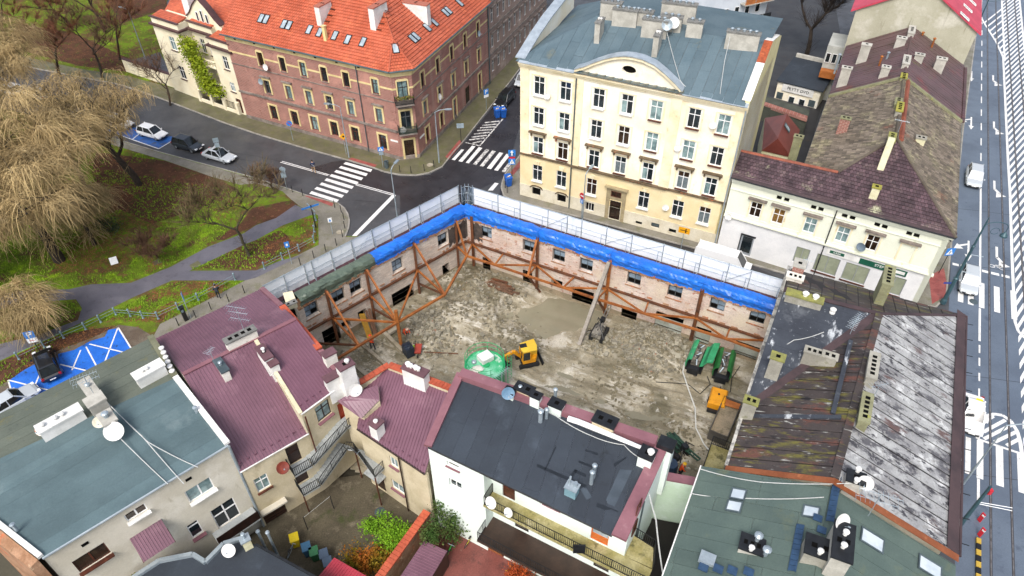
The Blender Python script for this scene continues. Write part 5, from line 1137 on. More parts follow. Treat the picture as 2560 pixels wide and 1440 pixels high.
cap_run(gh,'parapet_cap',g4+zn*.15,g0+zn*.15,.3,white_plaster,1.6,.2)
mb=MB();mb.prism([g4-fg.u*.2+zn*.05,g0-fg.u*.2+zn*.05,g0-fg.u*.75-zn*.2,g4-fg.u*.75-zn*.2],(0,0,-9));part('side_wall',mb,rawbrick,gh)
# terrace with dark wicker rail
mb=MB();mb.prism([fg.P(8.2,2.5,GO),fg.P(fg.L-.2,2.5,GO),fg.P(fg.L-.2,2.5,GO+1.3),fg.P(8.2,2.5,GO+1.3)],(0,0,.14));o=part('balcony',mb,stepm,gh)
mb=MB()
for i in range(8):mb.prism([fg.P(8.2,2.7+i*.12,GO+1.28),fg.P(fg.L-.2,2.7+i*.12,GO+1.28),fg.P(fg.L-.2,2.8+i*.12,GO+1.28),fg.P(8.2,2.8+i*.12,GO+1.28)],fg.n*.03)
part('balcony_rail',mb,dark_wood,o)
for x,y,z,a,b,h,mt,pt in ((148,1047,10.7,2.7,.8,.9,white_plaster,[(d,.16,.13,white_plaster) for d in (-1.0,-.2,.25)]),(371,925,10.7,2.0,.8,.9,white_plaster,[(-.4,.12,.12,white_plaster),(-.1,.12,.12,white_plaster)]),(222,968,10.7,.7,1.8,1.1,conc,[(0,.16,.12,galv)]),(237,1000,10.7,1.1,.9,1.3,conc,()),(268,1045,10.6,.8,1.2,1.2,conc,[(0,.3,.16,galv)])):
    p=G(x,y,z+h);chimney(gh,(p.x,p.y,z),a,b,h,fg.rz+R(2),mt,mt,pt,0,below=.5)
for i in range(6):p=G(406+i*5.2,875+i*11.5,10.9);mb=MB();mb.tube([p-zn*.3,p+zn*.2],.13,8);mb.lathe(p+zn*.2,[(.2,0),(.2,.07),(.08,.12)],8);part('vent_pot',mb,white_plaster,gh)
for x,y in ((488,1022),(33,1315)):p=G(x,y,10.9);mb=MB();mb.tube([p-zn*.5,p+zn*.1],.1,8);mb.lathe(p+zn*.1,[(.16,0),(.16,.08),(.05,.12)],8);part('vent_pipe',mb,galv,gh)
dish(G(285,1078,11.4),(.25,-.75,.75),.62,white_plaster,'largest white dish, standing on the blue grey felt roof',pole=.9);dish(G(247,1055,11.5),(.35,-.7,.5),.38,mat('cream_dish','dfd8c4',rough=.5),'small cream dish behind the largest one on the felt roof',pole=.9);dish(G(102,1075,11.3),(-.1,-.8,.6),.38,mat('rust_stained_dish','e4ded2','c9602e',2.2,.5,.56,rough=.5,fine=.03),'white dish with a rust stain beside the long white chimney',pole=.7)
aerial(G(235,985,12.),1.8,(.8,.5,0),'aerial with long rods on the felt roof chimneys',9,1.6,levels=(1.,.75))
# ---- mint house with black flat roof
mint=mat('mint_render','e6f0e8','dfeae2',.4,rough=.85,fine=.05,bump=.08,layers=[('e6efe4',.4,.55,.68),('b9c7b4',1.3,.66,.76,(1,1,.4))]);mint2=mat('mint_wall','d3e6d4','c8dec6',.5,rough=.85,fine=.05,bump=.08,layers=[('d9e9dc',.4,.55,.68)])
mh=root('yard_house','white and mint house with black felt roof edged in purple flashing','house',G(1070,1118,0),'houses round the building site')
m0,m1=G(1070,1118,9.8),G(1530,1340,9.8);m2,m3=G(1640,1112,10.5),G(1152,940,10.5);fm_=FC(m0,m1)
strips(mh,'roof_felt_strip',[m0,m1,m2,m3],sl(m3,m0),1.05,felt_dark,th=.03,gap=.008,lift=.012,run_len=6.,rnd=True)
m1b=fm_.P(fm_.L+.9,9.8);mE=m2+(m1b-m1)*.9
wo=-.95
block(mh,[fm_.P(0,9.75,-.3),fm_.P(4.3,9.75,-.3),fm_.P(4.3,9.75,wo-.25),fm_.P(fm_.L+.75,9.75,wo-.25),V((mE.x,mE.y,10.4)),V((m3.x,m3.y,10.4))],-.5,mint)
for a,b,w_,h in ((m3+zn*.25,m2+zn*.25,.75,.5),(m0+zn*.1,m3+zn*.25,.55,.25)):mb=MB();mb.bar(a,b,w_,h);part('parapet',mb,purple_cap,mh)
mb=MB();mb.prism([m1+zn*.05+fm_.u*-.05,m1b+zn*.05,mE+zn*.15,m2+zn*.15],(0,0,.22));part('side_parapet',mb,purple_cap,mh)
mb=MB();mb.prism([fm_.P(fm_.L-.4,9.5,-.05),fm_.P(fm_.L+.85,9.5,-.05),fm_.P(fm_.L+.85,9.5,wo-.3),fm_.P(fm_.L-.4,9.5,wo-.3)],(0,0,.3));part('corner_cap',mb,mint,mh)
gutter(mh,m0+zn*-.03,m1+zn*-.03,.07,steel_dark);mb=MB();mb.prism([fm_.P(0,9.62,-.05),fm_.P(fm_.L,9.62,-.05),fm_.P(fm_.L,9.62,wo-.3),fm_.P(0,9.62,wo-.3)],(0,0,.12));part('soffit',mb,mint,mh)
wall(mh,fm_,0,4.3,0,9.6,[hole(1.9,8.75,.95,.55),hole(1.95,6.35,1.0,.95)],mint,depth=.28)
win(mh,fm_,1.9,8.75,.95,.55,1,(),off=0,gm=glass_brown,sill=purple_cap,rec=.18);win(mh,fm_,1.95,6.35,1.0,.95,2,(),off=0,rec=.18)
d1=[(5.6,6.55,.95,2.1),(8.7,7.5,1.5,1.0),(12.2,6.55,1.2,2.1)];d2=[(6.6,3.35,1.1,2.0),(12.6,3.35,1.1,2.0)];d0=[(5.9,.1,1.6,2.2),(9,.9,1.2,1.2),(12.5,.1,1.6,2.1)]
wall(mh,fm_,4.3,fm_.L+.75,0,9.6,[hole(*h) for h in d1+d2+d0],mint,depth=.22,off=wo)
win(mh,fm_,*d1[0],1,(.5,),fm=brown_wood,gm=brown_wood,off=wo,name='door');win(mh,fm_,*d1[1],1,(.62,),fm=pvc,gm=lambda k:purple_cap if k[1]<.3 else glass,off=wo);win(mh,fm_,*d1[2],1,(.35,),fm=mat('orange_frame','c96a2c',rough=.5),gm=lambda k:MATS['orange_frame'] if k[1]<.3 else sky_glass,off=wo,name='door')
for h in d2:win(mh,fm_,*h,1,(.5,),fm=dark_wood,gm=glass_brown,off=wo,name='door')
for h in d0:win(mh,fm_,*h,2,(),fm=mat('blue_frame','7f9bb0',rough=.5),gm=glass,off=wo)
def balcony(u0,u1,z,o0,o1,floor,railm,th=.22,end=True):
    mb=MB();mb.prism([fm_.P(u0,z-th,o0),fm_.P(u1,z-th,o0),fm_.P(u1,z-th,o1),fm_.P(u0,z-th,o1)],(0,0,th));o=part('balcony',mb,floor,mh);railing(o,[fm_.P(u0+.05,z,o0),fm_.P(u0+.05,z,o1-.06),fm_.P(u1-.05,z,o1-.06)],railm,1.0,.13);return o
mossc=mat('mossy_concrete','a89f72','8d8452',.9,rough=.9,fine=.2,layers=[('5e5a38',1.4,.56,.68),('c2b894',.8,.6,.7)]);brownc=mat('brown_boards','3b2b22','30231b',.9,rough=.5,fine=.15)
balcony(4.3,fm_.L+2.6,6.5,wo,.25,mossc,steel_dark);balcony(4.2,fm_.L+2.6,3.25,wo,1.15,brownc,steel_dark)
ro=[fm_.P(fm_.L+.75,6.5,wo),fm_.P(fm_.L+2.6,6.5,wo-.1),fm_.P(fm_.L+2.2,6.5,wo-1.4),fm_.P(fm_.L+.75,6.5,wo-1.6)];landing(mh,ro,.2,mossc,'walkway');railing(mh,[ro[1]+zn*0,ro[2],ro[3]],steel_dark,1.0)
for u,z,r_,lb in ((5.05,7.6,.42,'larger white dish on the upper balcony rail of the mint house'),(6.35,7.45,.33,'smaller white dish on the upper balcony rail of the mint house')):dish(fm_.P(u,z,.4),fm_.n+V((-.25,0,.7)),r_,white_plaster,lb,pole=.6)
p=fm_.P(11.4,7.2,.35);mb=MB();mb.box(p,.75,.12,.9,fm_.rz+.5);single('black_panel',mb,steel_dark,'black square panel hanging on the upper balcony rail near the orange door','panel',p)
for x,y,z,a,b,h,pt in ((1340,992,10.6,.7,.5,1.1,()),(1311,972,10.7,1.3,.7,.7,()),(1392,1010,10.8,.95,.7,.7,()),(1513,1052,10.7,1.5,.9,.8,()),(1618,1136,10.6,.9,.9,1.0,[(.2,.2,.16,white_plaster)]),(1275,977,10.7,.7,.5,.6,())):
    p=G(x,y,z+h*.7);chimney(mh,(p.x,p.y,z-.2),a,b,h,fm_.rz,mint if a<1 else beige,steel_dark,pt,2 if a>1 else 1,below=.4)
p=G(1660,1108,11.0);mb=MB();mb.box((p.x+.15,p.y-.1,8.4),.95,.7,5.0,fm_.rz);o=part('chimney',mb,mint,mh);mb=MB();mb.box((p.x+.15,p.y-.1,11.05),1.1,.85,.4,fm_.rz);part('cap',mb,steel_dark,o)
for x,y,h,r_ in ((1352,1030,1.1,.16),(1367,1025,1.0,.12),(1389,975,.9,.12),(1487,1165,1.1,.13),(1481,1182,1.0,.13),(1301,968,.9,.14)):p=G(x,y,10.3+h);mb=MB();mb.tube([V((p.x,p.y,10.1)),p],r_,9);mb.lathe(p,[(r_*1.3,0),(r_*1.35,.1),(r_*.6,.18)],9);part('steel_flue',mb,galv,mh)
p=G(1430,1222,10.5);mb=MB();mb.box((p.x,p.y,10.35),.75,.6,.8,fm_.rz);o=part('vent_box',mb,mat('blue_grey_metal','7fa0a8','7395a0',1.,rough=.4),mh);mb=MB();mb.box((p.x,p.y,10.79),.85,.7,.07,fm_.rz);part('lid',mb,zinc,o)
q=p+V((.2,0,.3));mb=MB();mb.tube([q,q+zn*.35],.14,9);part('pot',mb,galv,o);mb=MB();mb.tube([p+V((-.2,.1,.3)),p+V((-.1,.3,.9))],.07,7);part('pipe',mb,galv,o)
mb=MB();pts=[G(1420,1046,10.85),G(1445,1054,10.85),G(1485,1070,10.9),G(1600,1118,10.9),G(1643,1128,10.8)];mb.tube(pts,[.2,.2,.2,.13,.13],10);part('white_duct',mb,pvc,mh)
dish(G(1270,983,11.3),(.1,-.9,.5),.45,mat('blue_dish','6f8ea6','5f7f98',1.,rough=.5),'blue grey dish on the corner parapet above the green silo',pole=.6)
aerial(G(1255,960,10.8),1.2,(.6,.6,0),'white aerial beside the blue dish above the silo',9,1.3)
mb=MB();mb.tube([fm_.P(fm_.L+.8,9.7,wo-2.2),fm_.P(fm_.L+.8,1.6,wo-2.2)],.1,8);part('drainpipe',mb,zinc_dark,mh)
fe=FC(fm_.P(fm_.L+.75,0,wo-.25),V((mE.x,mE.y,0)))
for x,y,a,b in ((1592,1277,.7,1.2),(1575,1340,.7,1.2)):u,z=fe.uv(x,y,.02);win(mh,fe,max(.8,min(fe.L-1,u)),max(2,z-.6),a,b,1,(),fm=brown_wood,gm=glass_brown,off=.02,rec=-.03)
# patches and ridges of newer felt on the black roof
mr=pnormal([m0,m1,m2,m3]);felt_new=mat('new_felt','434d57','3a444d',.8,rough=.7,fine=.1,bump=.3,bs=45);felt_wet=mat('tar_seam','22272d','1b2025',1.,rough=.35,fine=.1)
b3_=lambda a,b:PL(1280+a/3,960+b/3,m0+mr*.06,mr)
for q,mt in (([(185,620),(190,600),(560,760),(555,785)],felt_wet),([(470,640),(560,680),(550,700),(462,660)],felt_wet),([(500,575),(625,620),(615,635),(500,590)],felt_wet),([(550,490),(645,520),(640,535),(545,500)],felt_wet),([(705,870),(810,640),(900,650),(770,920),(720,900)],felt_new),([(510,790),(550,770),(600,850),(560,870)],felt_new),([(640,890),(800,955),(790,985),(630,920)],felt_wet),([(760,600),(860,545),(850,560),(770,620)],felt_wet),([(430,690),(475,640),(490,650),(445,720)],felt_wet),([(240,650),(325,470),(332,474),(247,654)],felt_wet)):
    P_=[b3_(*p) for p in q];mb=MB();mb.prism(P_,mr*.025);part('felt_patch',mb,mt,mh)
# alley wall and dark roof to the right of the mint house
c0=G(1608,1288,1.6);c1=Q(-1.15,30.0);alw=root('alley_wall','plain pale green wall with purple capping joining the mint house to the green roof','wall',V((c0.x,c0.y,0)));fa=FC(c0,c1)
zt_=fa.uv(1632,1194)[1];mb=MB();mb.prism([fa.P(-.3,0,0),fa.P(fa.L,0,0),fa.P(fa.L,zt_,0),fa.P(-.3,zt_,0)],fa.n*-.3);part('wall_panel',mb,mint2,alw);mb=MB();mb.prism([fa.P(-.3,zt_,.06),fa.P(fa.L,zt_,.06),fa.P(fa.L,zt_,-.6),fa.P(-.3,zt_,-.6)],(0,0,.1));part('capping',mb,purple_cap,alw)
mb=MB();mb.prism([fa.P(-1,1.4,.1),fa.P(fa.L+.2,1.4,.1),Q(-1.2,10,1.4),Q(-5.5,10,1.4)],(0,0,.18));single('low_roof',mb,mat('black_roof','16120f','1c1714',.8,rough=.8,fine=.2),'black low roof down in the gap beside the mint house','roof',fa.P(1,1.5,2))
# ================================================================ corner house with lichened sheet roof
sheet_l=mat('lichen_sheet','a5a6a5','858586',.5,.4,.62,rough=.7,fine=.15,layers=[('c3c4c3',.9,.55,.64),('565559',.62,.53,.59,(.7,1.4,1)),('3c3b40',1.5,.56,.62,(.7,1.4,1)),('8b8a88',3.,.55,.63),('5e4a47',.5,.61,.67,(.5,1.6,1))],rot=math.atan2(-.4498,.8931))
sheet_moss=mat('mossy_sheet_roof','443c39','37302f',.5,rough=.65,fine=.18,layers=[('66612c',.75,.53,.63,(.5,2,1)),('623f35',.5,.56,.64,(.6,1.6,1)),('a3a39c',1.5,.61,.67,(.35,2.6,1)),('232022',.9,.58,.66,(.6,1.8,1))],rot=math.atan2(-.4498,.8931))
sheet_black=mat('tarred_sheet_roof','3b4048','2f333b',.4,rough=.6,fine=.14,layers=[('b9bdc0',.55,.6,.66,(1.8,.6,1)),('8d9297',2.2,.62,.68),('585c62',.5,.56,.7)],rot=math.atan2(-.4498,.8931))
brown_sheet=mat('brown_sheet','4c3b3c','3d3032',.6,rough=.6,fine=.12)
copper=mat('copper_strip','a0603e','8f5233',.8,rough=.35,metal=.4,fine=.1,layers=[('c07a4e',1.2,.58,.7)])
mbh=root('corner_house','corner house with lichen covered sheet roof between the mud and the tram street','house',Q(14,42),'houses round the building site')
nw,ne,se,sw=Q(.35,53.5,8.8),Q(14.3,53.6,8.8),Q(14.3,30.6,8.8),Q(.35,30.8,8.7)
rN=Q(7.45,47.2,11.6);rW=Q(.45,47.1,11.35);rS=Q(6.45,30.6,11.6);vW=Q(.35,35.6,8.9)
eastp=[ne,se,rS,rN];strips(mbh,'roof_sheet',eastp,rn-V((0,0,.4)),.92,sheet_l,th=.03,gap=.1,lift=.03)
strips(mbh,'roof_sheet',[nw,ne,rN,rW],rd-V((0,0,.4)),.92,sheet_moss,th=.03,gap=.07,lift=.02)
strips(mbh,'roof_sheet',[vW,rW,rN],rn,1.6,sheet_black,th=.03,gap=.015,lift=.012);strips(mbh,'roof_sheet',[sw,vW,rN-zn*.03,rS],-rn-V((0,0,.4)),.98,sheet_moss,th=.03,gap=.07,lift=.03)
for q_ in (eastp,[nw,ne,rN,rW],[sw,vW,rN-zn*.03,rS]):fill(mbh,'roof_underlay',q_,mat('underlay','2a2729',rough=.8),.1,-.004)
wallm=mat('corner_render','c9c3b0','b7b09b',.6,rough=.9,fine=.1)
block(mbh,[Q(.45,53,8.8),Q(13.5,53,8.8),rN,rW],-.5,wallm,drop=.35);block(mbh,[Q(13.5,53,8.8),Q(13.5,30.7,8.8),rS,rN],-.5,wallm,drop=.35);block(mbh,[Q(.45,30.9,8.7),Q(.45,35.6,8.9),rN,rS],-.5,wallm,drop=.35);block(mbh,[Q(.45,35.6,8.9),rW,rN],-.5,wallm,drop=.35)
for a,b,w_,mt in ((rN,rS,.5,sheet_moss),(rW,rN,.4,brown_sheet),(rN,ne,.25,brown_sheet),(vW,rN,.75,brown_sheet)):mb=MB();mb.bar(a+zn*.07,b+zn*.07,w_,.07);part('ridge_strip',mb,mt,mbh)
gutter(mbh,ne+rn*.1,se+rn*.1,.09,brown_sheet);mb=MB();mb.prism([ne-rn*.75+zn*.42,ne+zn*.05,se+zn*.05,se-rn*.75+zn*.42],(0,0,.04));part('eaves_strip',mb,brown_sheet,mbh)
mb=MB();mb.bar(nw+zn*.1,vW+zn*.25,.35,.3);mb.bar(vW+zn*.1,sw+zn*.1,.22,.1);part('verge',mb,mat('white_worn_verge','bab7ae','6b6a67',1.6,.45,.6,rough=.8),mbh)
for i in range(12):p=ne.lerp(se,(i+.5)/12)+rn*.12;mb=MB();mb.bar(p,p+rn*.45+zn*.05,.04);part('eaves_hook',mb,steel_dark,mbh)
mb=MB();mb.prism([sw-rd*.05+zn*.1,rS-rd*.05+zn*.1,rS-rd*.45+zn*.06,sw-rd*.45+zn*.06],(0,0,.05));part('copper_strip',mb,copper,mbh);mb=MB();mb.prism([rS-rd*.05+zn*.1,se-rd*.05+zn*.1,se-rd*.5+zn*.06,rS-rd*.5+zn*.06],(0,0,.05));part('copper_strip',mb,copper,mbh)
mossstone=mat('mossy_stack','8a8a6a','77765a',1.,rough=.9,fine=.15,layers=[('9a9a3f',1.2,.58,.7)]);oldstack=mat('grey_stack','a19e92','8c897e',.9,rough=.9,fine=.12,layers=[('7d7c62',1.4,.6,.72)]);mosscap=mat('mossy_cap_yellow','8f8e4a','7a7a48',1.5,rough=.9,fine=.15)
Ra=math.atan2(rn.y,rn.x)
for x,y,z,a,b,h,mt,cp,hl_,pts_ in ((2012,742,10.6,2.7,.7,1.3,oldstack,mosscap,0,[(0,.2,.17,white_plaster),(.75,.2,.17,white_plaster)]),(1945,893,9.8,.9,.7,1.9,oldstack,mosscap,1,()),(2036,880,10.0,1.3,.6,1.4,oldstack,oldstack,3,()),(2075,890,10.4,1.0,.6,1.1,oldstack,oldstack,2,()),(1878,1003,9.1,.9,.6,1.6,oldstack,mosscap,2,()),(2222,690,10.4,.7,2.4,2.2,mossstone,mossstone,0,()),(2000,660,9.6,.9,1.1,1.6,redbrick,conc,1,()),(1988,692,9.9,1.3,.7,.7,wplaster2,wplaster2,3,()),(2183,915,11.4,.6,2.6,.9,oldstack,oldstack,0,()),(2165,1020,11.4,.6,2.6,.8,mossstone,mossstone,0,())):
    p=G(x,y,z+h);o=chimney(mbh,(p.x,p.y,z),a,b,h,Ra,mt,cp,pts_,hl_)
    if b>2:
        mb=MB()
        for i in range(5):q=V((p.x,p.y,z+h+.125))+rd*(i-2)*.42;mb.box(q,.3,.26,.012,Ra)
        part('flue',mb,hole_m,o)
zm=lambda n:8.75+(n-.35)*.467
for (na,ta),(nb_,tb),w2 in (((.4,35.3),(6.2,35.7),.32),((5.9,43.5),(5.7,36.0),.3)):mb=MB();mb.bar(Q(na,ta,zm(na)+.1),Q(nb_,tb,zm(nb_)+.1),w2,.14);part('roof_step',mb,sheet_black,mbh)
p=G(2083,775,11.6);mb=MB();mb.tube([p-zn*.9,p],.14,9);mb.lathe(p,[(.24,0),(.24,.1),(.1,.2)],10);mb.lathe(p-zn*.3,[(.22,0),(.22,.1),(.14,.16)],10);part('white_flue',mb,white_plaster,mbh);mb=MB();mb.box(p-V((0,.1,1.0)),.8,.6,.12,Ra);part('flue_base',mb,white_plaster,mbh)
mb=MB();mb.box(G(2157,833,11.0),.75,.5,.1,Ra);part('roof_hatch',mb,hole_m,mbh)
aerial(G(2125,835,11.6),1.6,(.5,.5,0),'tangled aerial at the valley of the corner house roof',8,1.5,levels=(1.,.7));aerial(G(2180,1000,11.9),1.5,(.9,.2,0),'aerial behind the mossy ridge stacks',7,1.2)
aerial(G(2015,672,11.2),.9,(.8,-.4,0),'small aerial on the brick stack over the street',5,.8)
# ---- green felt roofed house in the near corner
grh=root('corner_house','house with green felt roof and roof windows next to the copper strip','house',Q(6,20),'houses round the building site')
felt_g2=mat('green_grey_felt','56665f','4c5c57',.3,rough=.8,fine=.1,bump=.3,bs=45,rnd=.07,layers=[('646c55',.4,.6,.74),('3f4c4a',1.1,.64,.76)])
a0,a1=Q(-1.15,30.2,8.5),Q(-1.15,8,8.5);b0,b1=Q(6.4,30.2,11.2),Q(6.4,8,11.2);d0,d1_=Q(14.3,30.1,8.45),Q(14.3,8,8.45)
strips(grh,'roof_felt_strip',[a0,b0,b1,a1],rn+V((0,0,.36)),1.05,felt_g2,lift=.015,rnd=True,run_len=5.);strips(grh,'roof_felt_strip',[b0,d0,d1_,b1],rn-V((0,0,.36)),1.05,felt_g2,lift=.015,rnd=True)
block(grh,[Q(-1.05,30,8.5),Q(-1.05,8,8.5),b1,b0],-.5,mint);block(grh,[Q(13.4,8,8.45),Q(13.4,30,8.45),b0,b1],-.5,wallm,drop=.4);mb=MB();mb.bar(a0+zn*.05,a1+zn*.05,.08,.1);part('white_edge',mb,white_plaster,grh)
gnw=pnormal([a0,b0,b1]);gne=pnormal([b0,d0,d1_]);uw=rn+V((0,0,.36))
for x,y,w_,h in ((1846,1238,1.0,1.0),(1836,1268,1.0,1.0),(2028,1282,1.0,1.05)):skylight(grh,PL(x,y,a0,gnw)+gnw*.05,gnw,rd,.95,.85,zinc_dark,mat('skylight_pale','c9d2d6','b4bfc6',1.,rough=.06,fine=0,spec=1.))
for x,y in ((2178,1352),(2322,1420)):skylight(grh,PL(x,y,b0,gne)+gne*.05,gne,rn-V((0,0,.36)),1.0,1.5,zinc_dark,MATS['skylight_pale'])
blue_grid=mat('blue_walkway','35506e','2c445f',3.,rough=.5,metal=.2)
for (xa,ya),(xb,yb_) in (((2095,1195),(2075,1308)),((2002,1315),(1980,1432))):
    p,q=PL(xa,ya,a0,gnw)+gnw*.14,PL(xb,yb_,a0,gnw)+gnw*.14;o=root('roof_walkway','blue grid walkway beside the copper strip' if xa>2050 else 'blue grid walkway lower down the green roof','walkway',p,'blue grid walkways');d=(q-p)/9;s_=d.normalized().cross(gnw)*.2
    for i in range(9):mb=MB();mb.prism([p+d*i-s_,p+d*(i+.92)-s_,p+d*(i+.92)+s_,p+d*i+s_],gnw*.03);part('grid_plate',mb,blue_grid,o)
    mb=MB();mb.bar(p-s_,q-s_,.04);mb.bar(p+s_,q+s_,.04);part('side_rail',mb,blue_grid,o)
for x,y,z,a,b,h,mt,hl_ in ((2050,1370,10.2,1.5,1.2,1.9,oldstack,2),(2108,1355,10.7,1.0,2.3,2.3,conc,2),(2140,1195,11.1,1.0,.8,1.0,conc,1),(1880,1362,9.6,1.3,1.0,.7,conc,3)):
    p=G(x,y,z+h);o=chimney(grh,(p.x,p.y,z),a,b,h,Ra+.05,mt,steel_dark,(),hl_,below=1.3)
    for k in (-.3,.3)[:1 if a>1.2 else 2]:mb=MB();q=V((p.x,p.y,z+h+.12))+rd*k*1.4;mb.tube([q,q+zn*.25],.12,9);mb.lathe(q+zn*.25,[(.18,0),(.18,.08),(.08,.16)],9);part('pot',mb,white_plaster,o)
for x,y in ((1897,1340),(1918,1375)):p=G(x,y,10.9);mb=MB();mb.tube([p-zn*1.4,p],.13,9);mb.lathe(p,[(.26,0),(.26,.1),(.1,.2)],10);part('white_flue',mb,galv,grh)
for i,x in enumerate((1760,1797,1832,1873)):p=PL(x,1423+i*4,a0,gnw)+gnw*.2;o=root('roof_panel','small blue slatted panel in the row near the bottom of the green roof','panel',p,'small blue slatted panels');mb=MB();mb.box(p,.55,.5,.06,Ra);part('panel',mb,blue_grid,o)
mb=MB();mb.box(PL(1770,1403,a0,gnw)+gnw*.25,.9,.7,.3,Ra);part('roof_hatch',mb,zinc,grh)
for x,y in ((2045,1300),(2055,1330)):mb=MB();mb.box(PL(x,y,a0,gnw)+gnw*.2,.5,.45,.06,Ra);part('small_panel',mb,blue_grid,grh)
dish(G(2165,1207,12.2),(-.5,-.6,.4),.45,white_plaster,'white dish on the stack by the copper strip',pole=.9);dish(G(2105,1305,13.2),(.3,-.7,.5),.5,white_plaster,'white dish tilted up on the grey stack of the green roof',pole=1.2)
aerial(G(2170,1290,12.6),2.2,(.9,-.35,0),'large comb aerial over the copper strip',10,2.2,levels=(1.,.7));
# ================================================================ pale green house and the long tiled row on the tram street
limewash=mat('pale_green_render','e4e6d4','dbdeca',.4,rough=.85,fine=.06,bump=.1,layers=[('e9e9d8',.4,.55,.68),('c0c19c',1.2,.63,.75,(1,1,.5)),('c98d72',.42,.71,.74)])
whiteground=mat('white_ground_floor','e3e3e3','d6d7d8',.5,rough=.85,fine=.05,layers=[('c3c5c6',.8,.62,.74)])
brown_tile=mat('brown_tile','574449','46373b',.5,rough=.6,rnd=.35,fine=.1,layers=[('6b5a5a',.7,.55,.68),('a3a386',.3,.62,.7),('3b2f31',1.0,.6,.72)])
mossy_tile=mat('mossy_tile','786d60','675d50',.4,rough=.8,rnd=.4,fine=.12,layers=[('8a8268',.5,.52,.64),('7d5a4a',.35,.62,.72),('56504a',.9,.6,.72)])
red_ridge=mat('red_ridge_tile','95543f','7d4636',1.,rough=.8,fine=.15)
lh=root('street_house','long pale green two-storey house with brown tiled hipped roof on the tram street','house',V((40.3,51.6,0)),'houses round the building site')
FLH=FC((22.75,61.75),(40.35,51.6));z_l=9.35
wu=[FLH.uv(x,y)[0] for x,y in ((1888,527),(1945,543),(2025,563),(2108,582),(2181,604))];blind=FLH.uv(2265,632)[0]
gw=[(FLH.uv(2147,662)[0],.9,2.3,2.2),(FLH.uv(2072,645)[0],.9,2.3,2.2),(FLH.uv(2243,690)[0],.9,1.9,2.2),(FLH.uv(2003,640)[0],1.2,1.4,2.0)];gd=(FLH.uv(1868,602)[0],.1,1.35,2.5)
wall(lh,FLH,0,FLH.L,0,4.35,[hole(*h) for h in gw]+[hole(*gd)],whiteground);attic=[(FLH.uv(x,y)[0],7.95,.5,.5) for x,y in ((1950,487),(1969,491),(2037,509),(2055,515),(2115,530),(2135,535),(2197,552),(2216,557),(2278,573),(2297,577))]
wall(lh,FLH,0,FLH.L,4.35,9.0,[hole(u,5.2,1.15,1.75) for u in wu]+[hole(*h) for h in attic],limewash)
for k,u in enumerate(wu):
    win(lh,FLH,u,5.2,1.15,1.75,2,(.6,),gm=(glass_brown,mat('amber_glass','8a6a3a','5e4526',2.,rough=.1),glass_pale,glass_pale,glass_brown)[k])
for u in wu+[blind]:
    mb=MB()
    for a_,b_ in ((-.75,-.6),(.6,.75)):mb.prism([FLH.P(u+a_,5.0,0),FLH.P(u+b_,5.0,0),FLH.P(u+b_,7.15,0),FLH.P(u+a_,7.15,0)],FLH.n*.06)
    mb.prism([FLH.P(u-.6,7.0,0),FLH.P(u+.6,7.0,0),FLH.P(u+.6,7.15,0),FLH.P(u-.6,7.15,0)],FLH.n*.06);part('surround',mb,trim,lh)
    mb=MB();mb.prism([FLH.P(u-.95,7.3,0),FLH.P(u+.95,7.3,0),FLH.P(u+.95,7.48,0),FLH.P(u-.95,7.48,0)],FLH.n*.35);part('window_hood',mb,stone,lh)
    for i in range(7):mb=MB();v_=u-.72+i*.24;mb.prism([FLH.P(v_-.06,7.16,0),FLH.P(v_+.06,7.16,0),FLH.P(v_+.06,7.29,0),FLH.P(v_-.06,7.29,0)],FLH.n*.2);part('dentil',mb,trim,lh)
for h in attic:mb=MB();mb.prism([FLH.P(h[0]-.25,h[1],-.24),FLH.P(h[0]+.25,h[1],-.24),FLH.P(h[0]+.25,h[1]+.5,-.24),FLH.P(h[0]-.25,h[1]+.5,-.24)],FLH.n*.02);part('attic_opening',mb,hole_m,lh)
shopg=mat('shop_blind','9aa08a','8b917c',.9,rough=.25,fine=.05)
for k,(u,z,a,b) in enumerate(gw):win(lh,FLH,u,z,a,b,2,(),fm=mat('shop_frame','8f9496',rough=.4),gm=shopg,sill=brown_wood if k<3 else None,bar=.06)
win(lh,FLH,*gd,1,(.1,),fm=mat('alu_frame','9aa0a6',rough=.4),gm=glass,name='door',fr=.14);mb=MB();u,z,a,b=gd;mb.prism([FLH.P(u-a/2-.12,.0,0),FLH.P(u-a/2,.0,0),FLH.P(u-a/2,z+b,0),FLH.P(u-a/2-.12,z+b,0)],FLH.n*.05);mb.prism([FLH.P(u-a/2-.12,z+b,0),FLH.P(u+a/2+.12,z+b,0),FLH.P(u+a/2+.12,z+b+.2,0),FLH.P(u-a/2-.12,z+b+.2,0)],FLH.n*.06);part('door_frame',mb,steel_dark,lh)
for z0,z1,of in ((4.3,4.45,.12),(4.45,4.62,.3),(4.62,4.95,.06),(7.75,7.85,.1),(8.75,9.0,.25),(9.0,9.25,.42)):mb=MB();mb.prism([FLH.P(0,z0,-.1),FLH.P(FLH.L+of*.6,z0,-.1),FLH.P(FLH.L+of*.6,z1,-.1),FLH.P(0,z1,-.1)],FLH.n*(of+.1));part('cornice',mb,stone if z0==4.3 else limewash,lh)
pipe(lh,[FLH.P(FLH.uv(2096,518)[0],9,.18),FLH.P(FLH.uv(2096,518)[0],.1,.18)],.06,steel_dark)
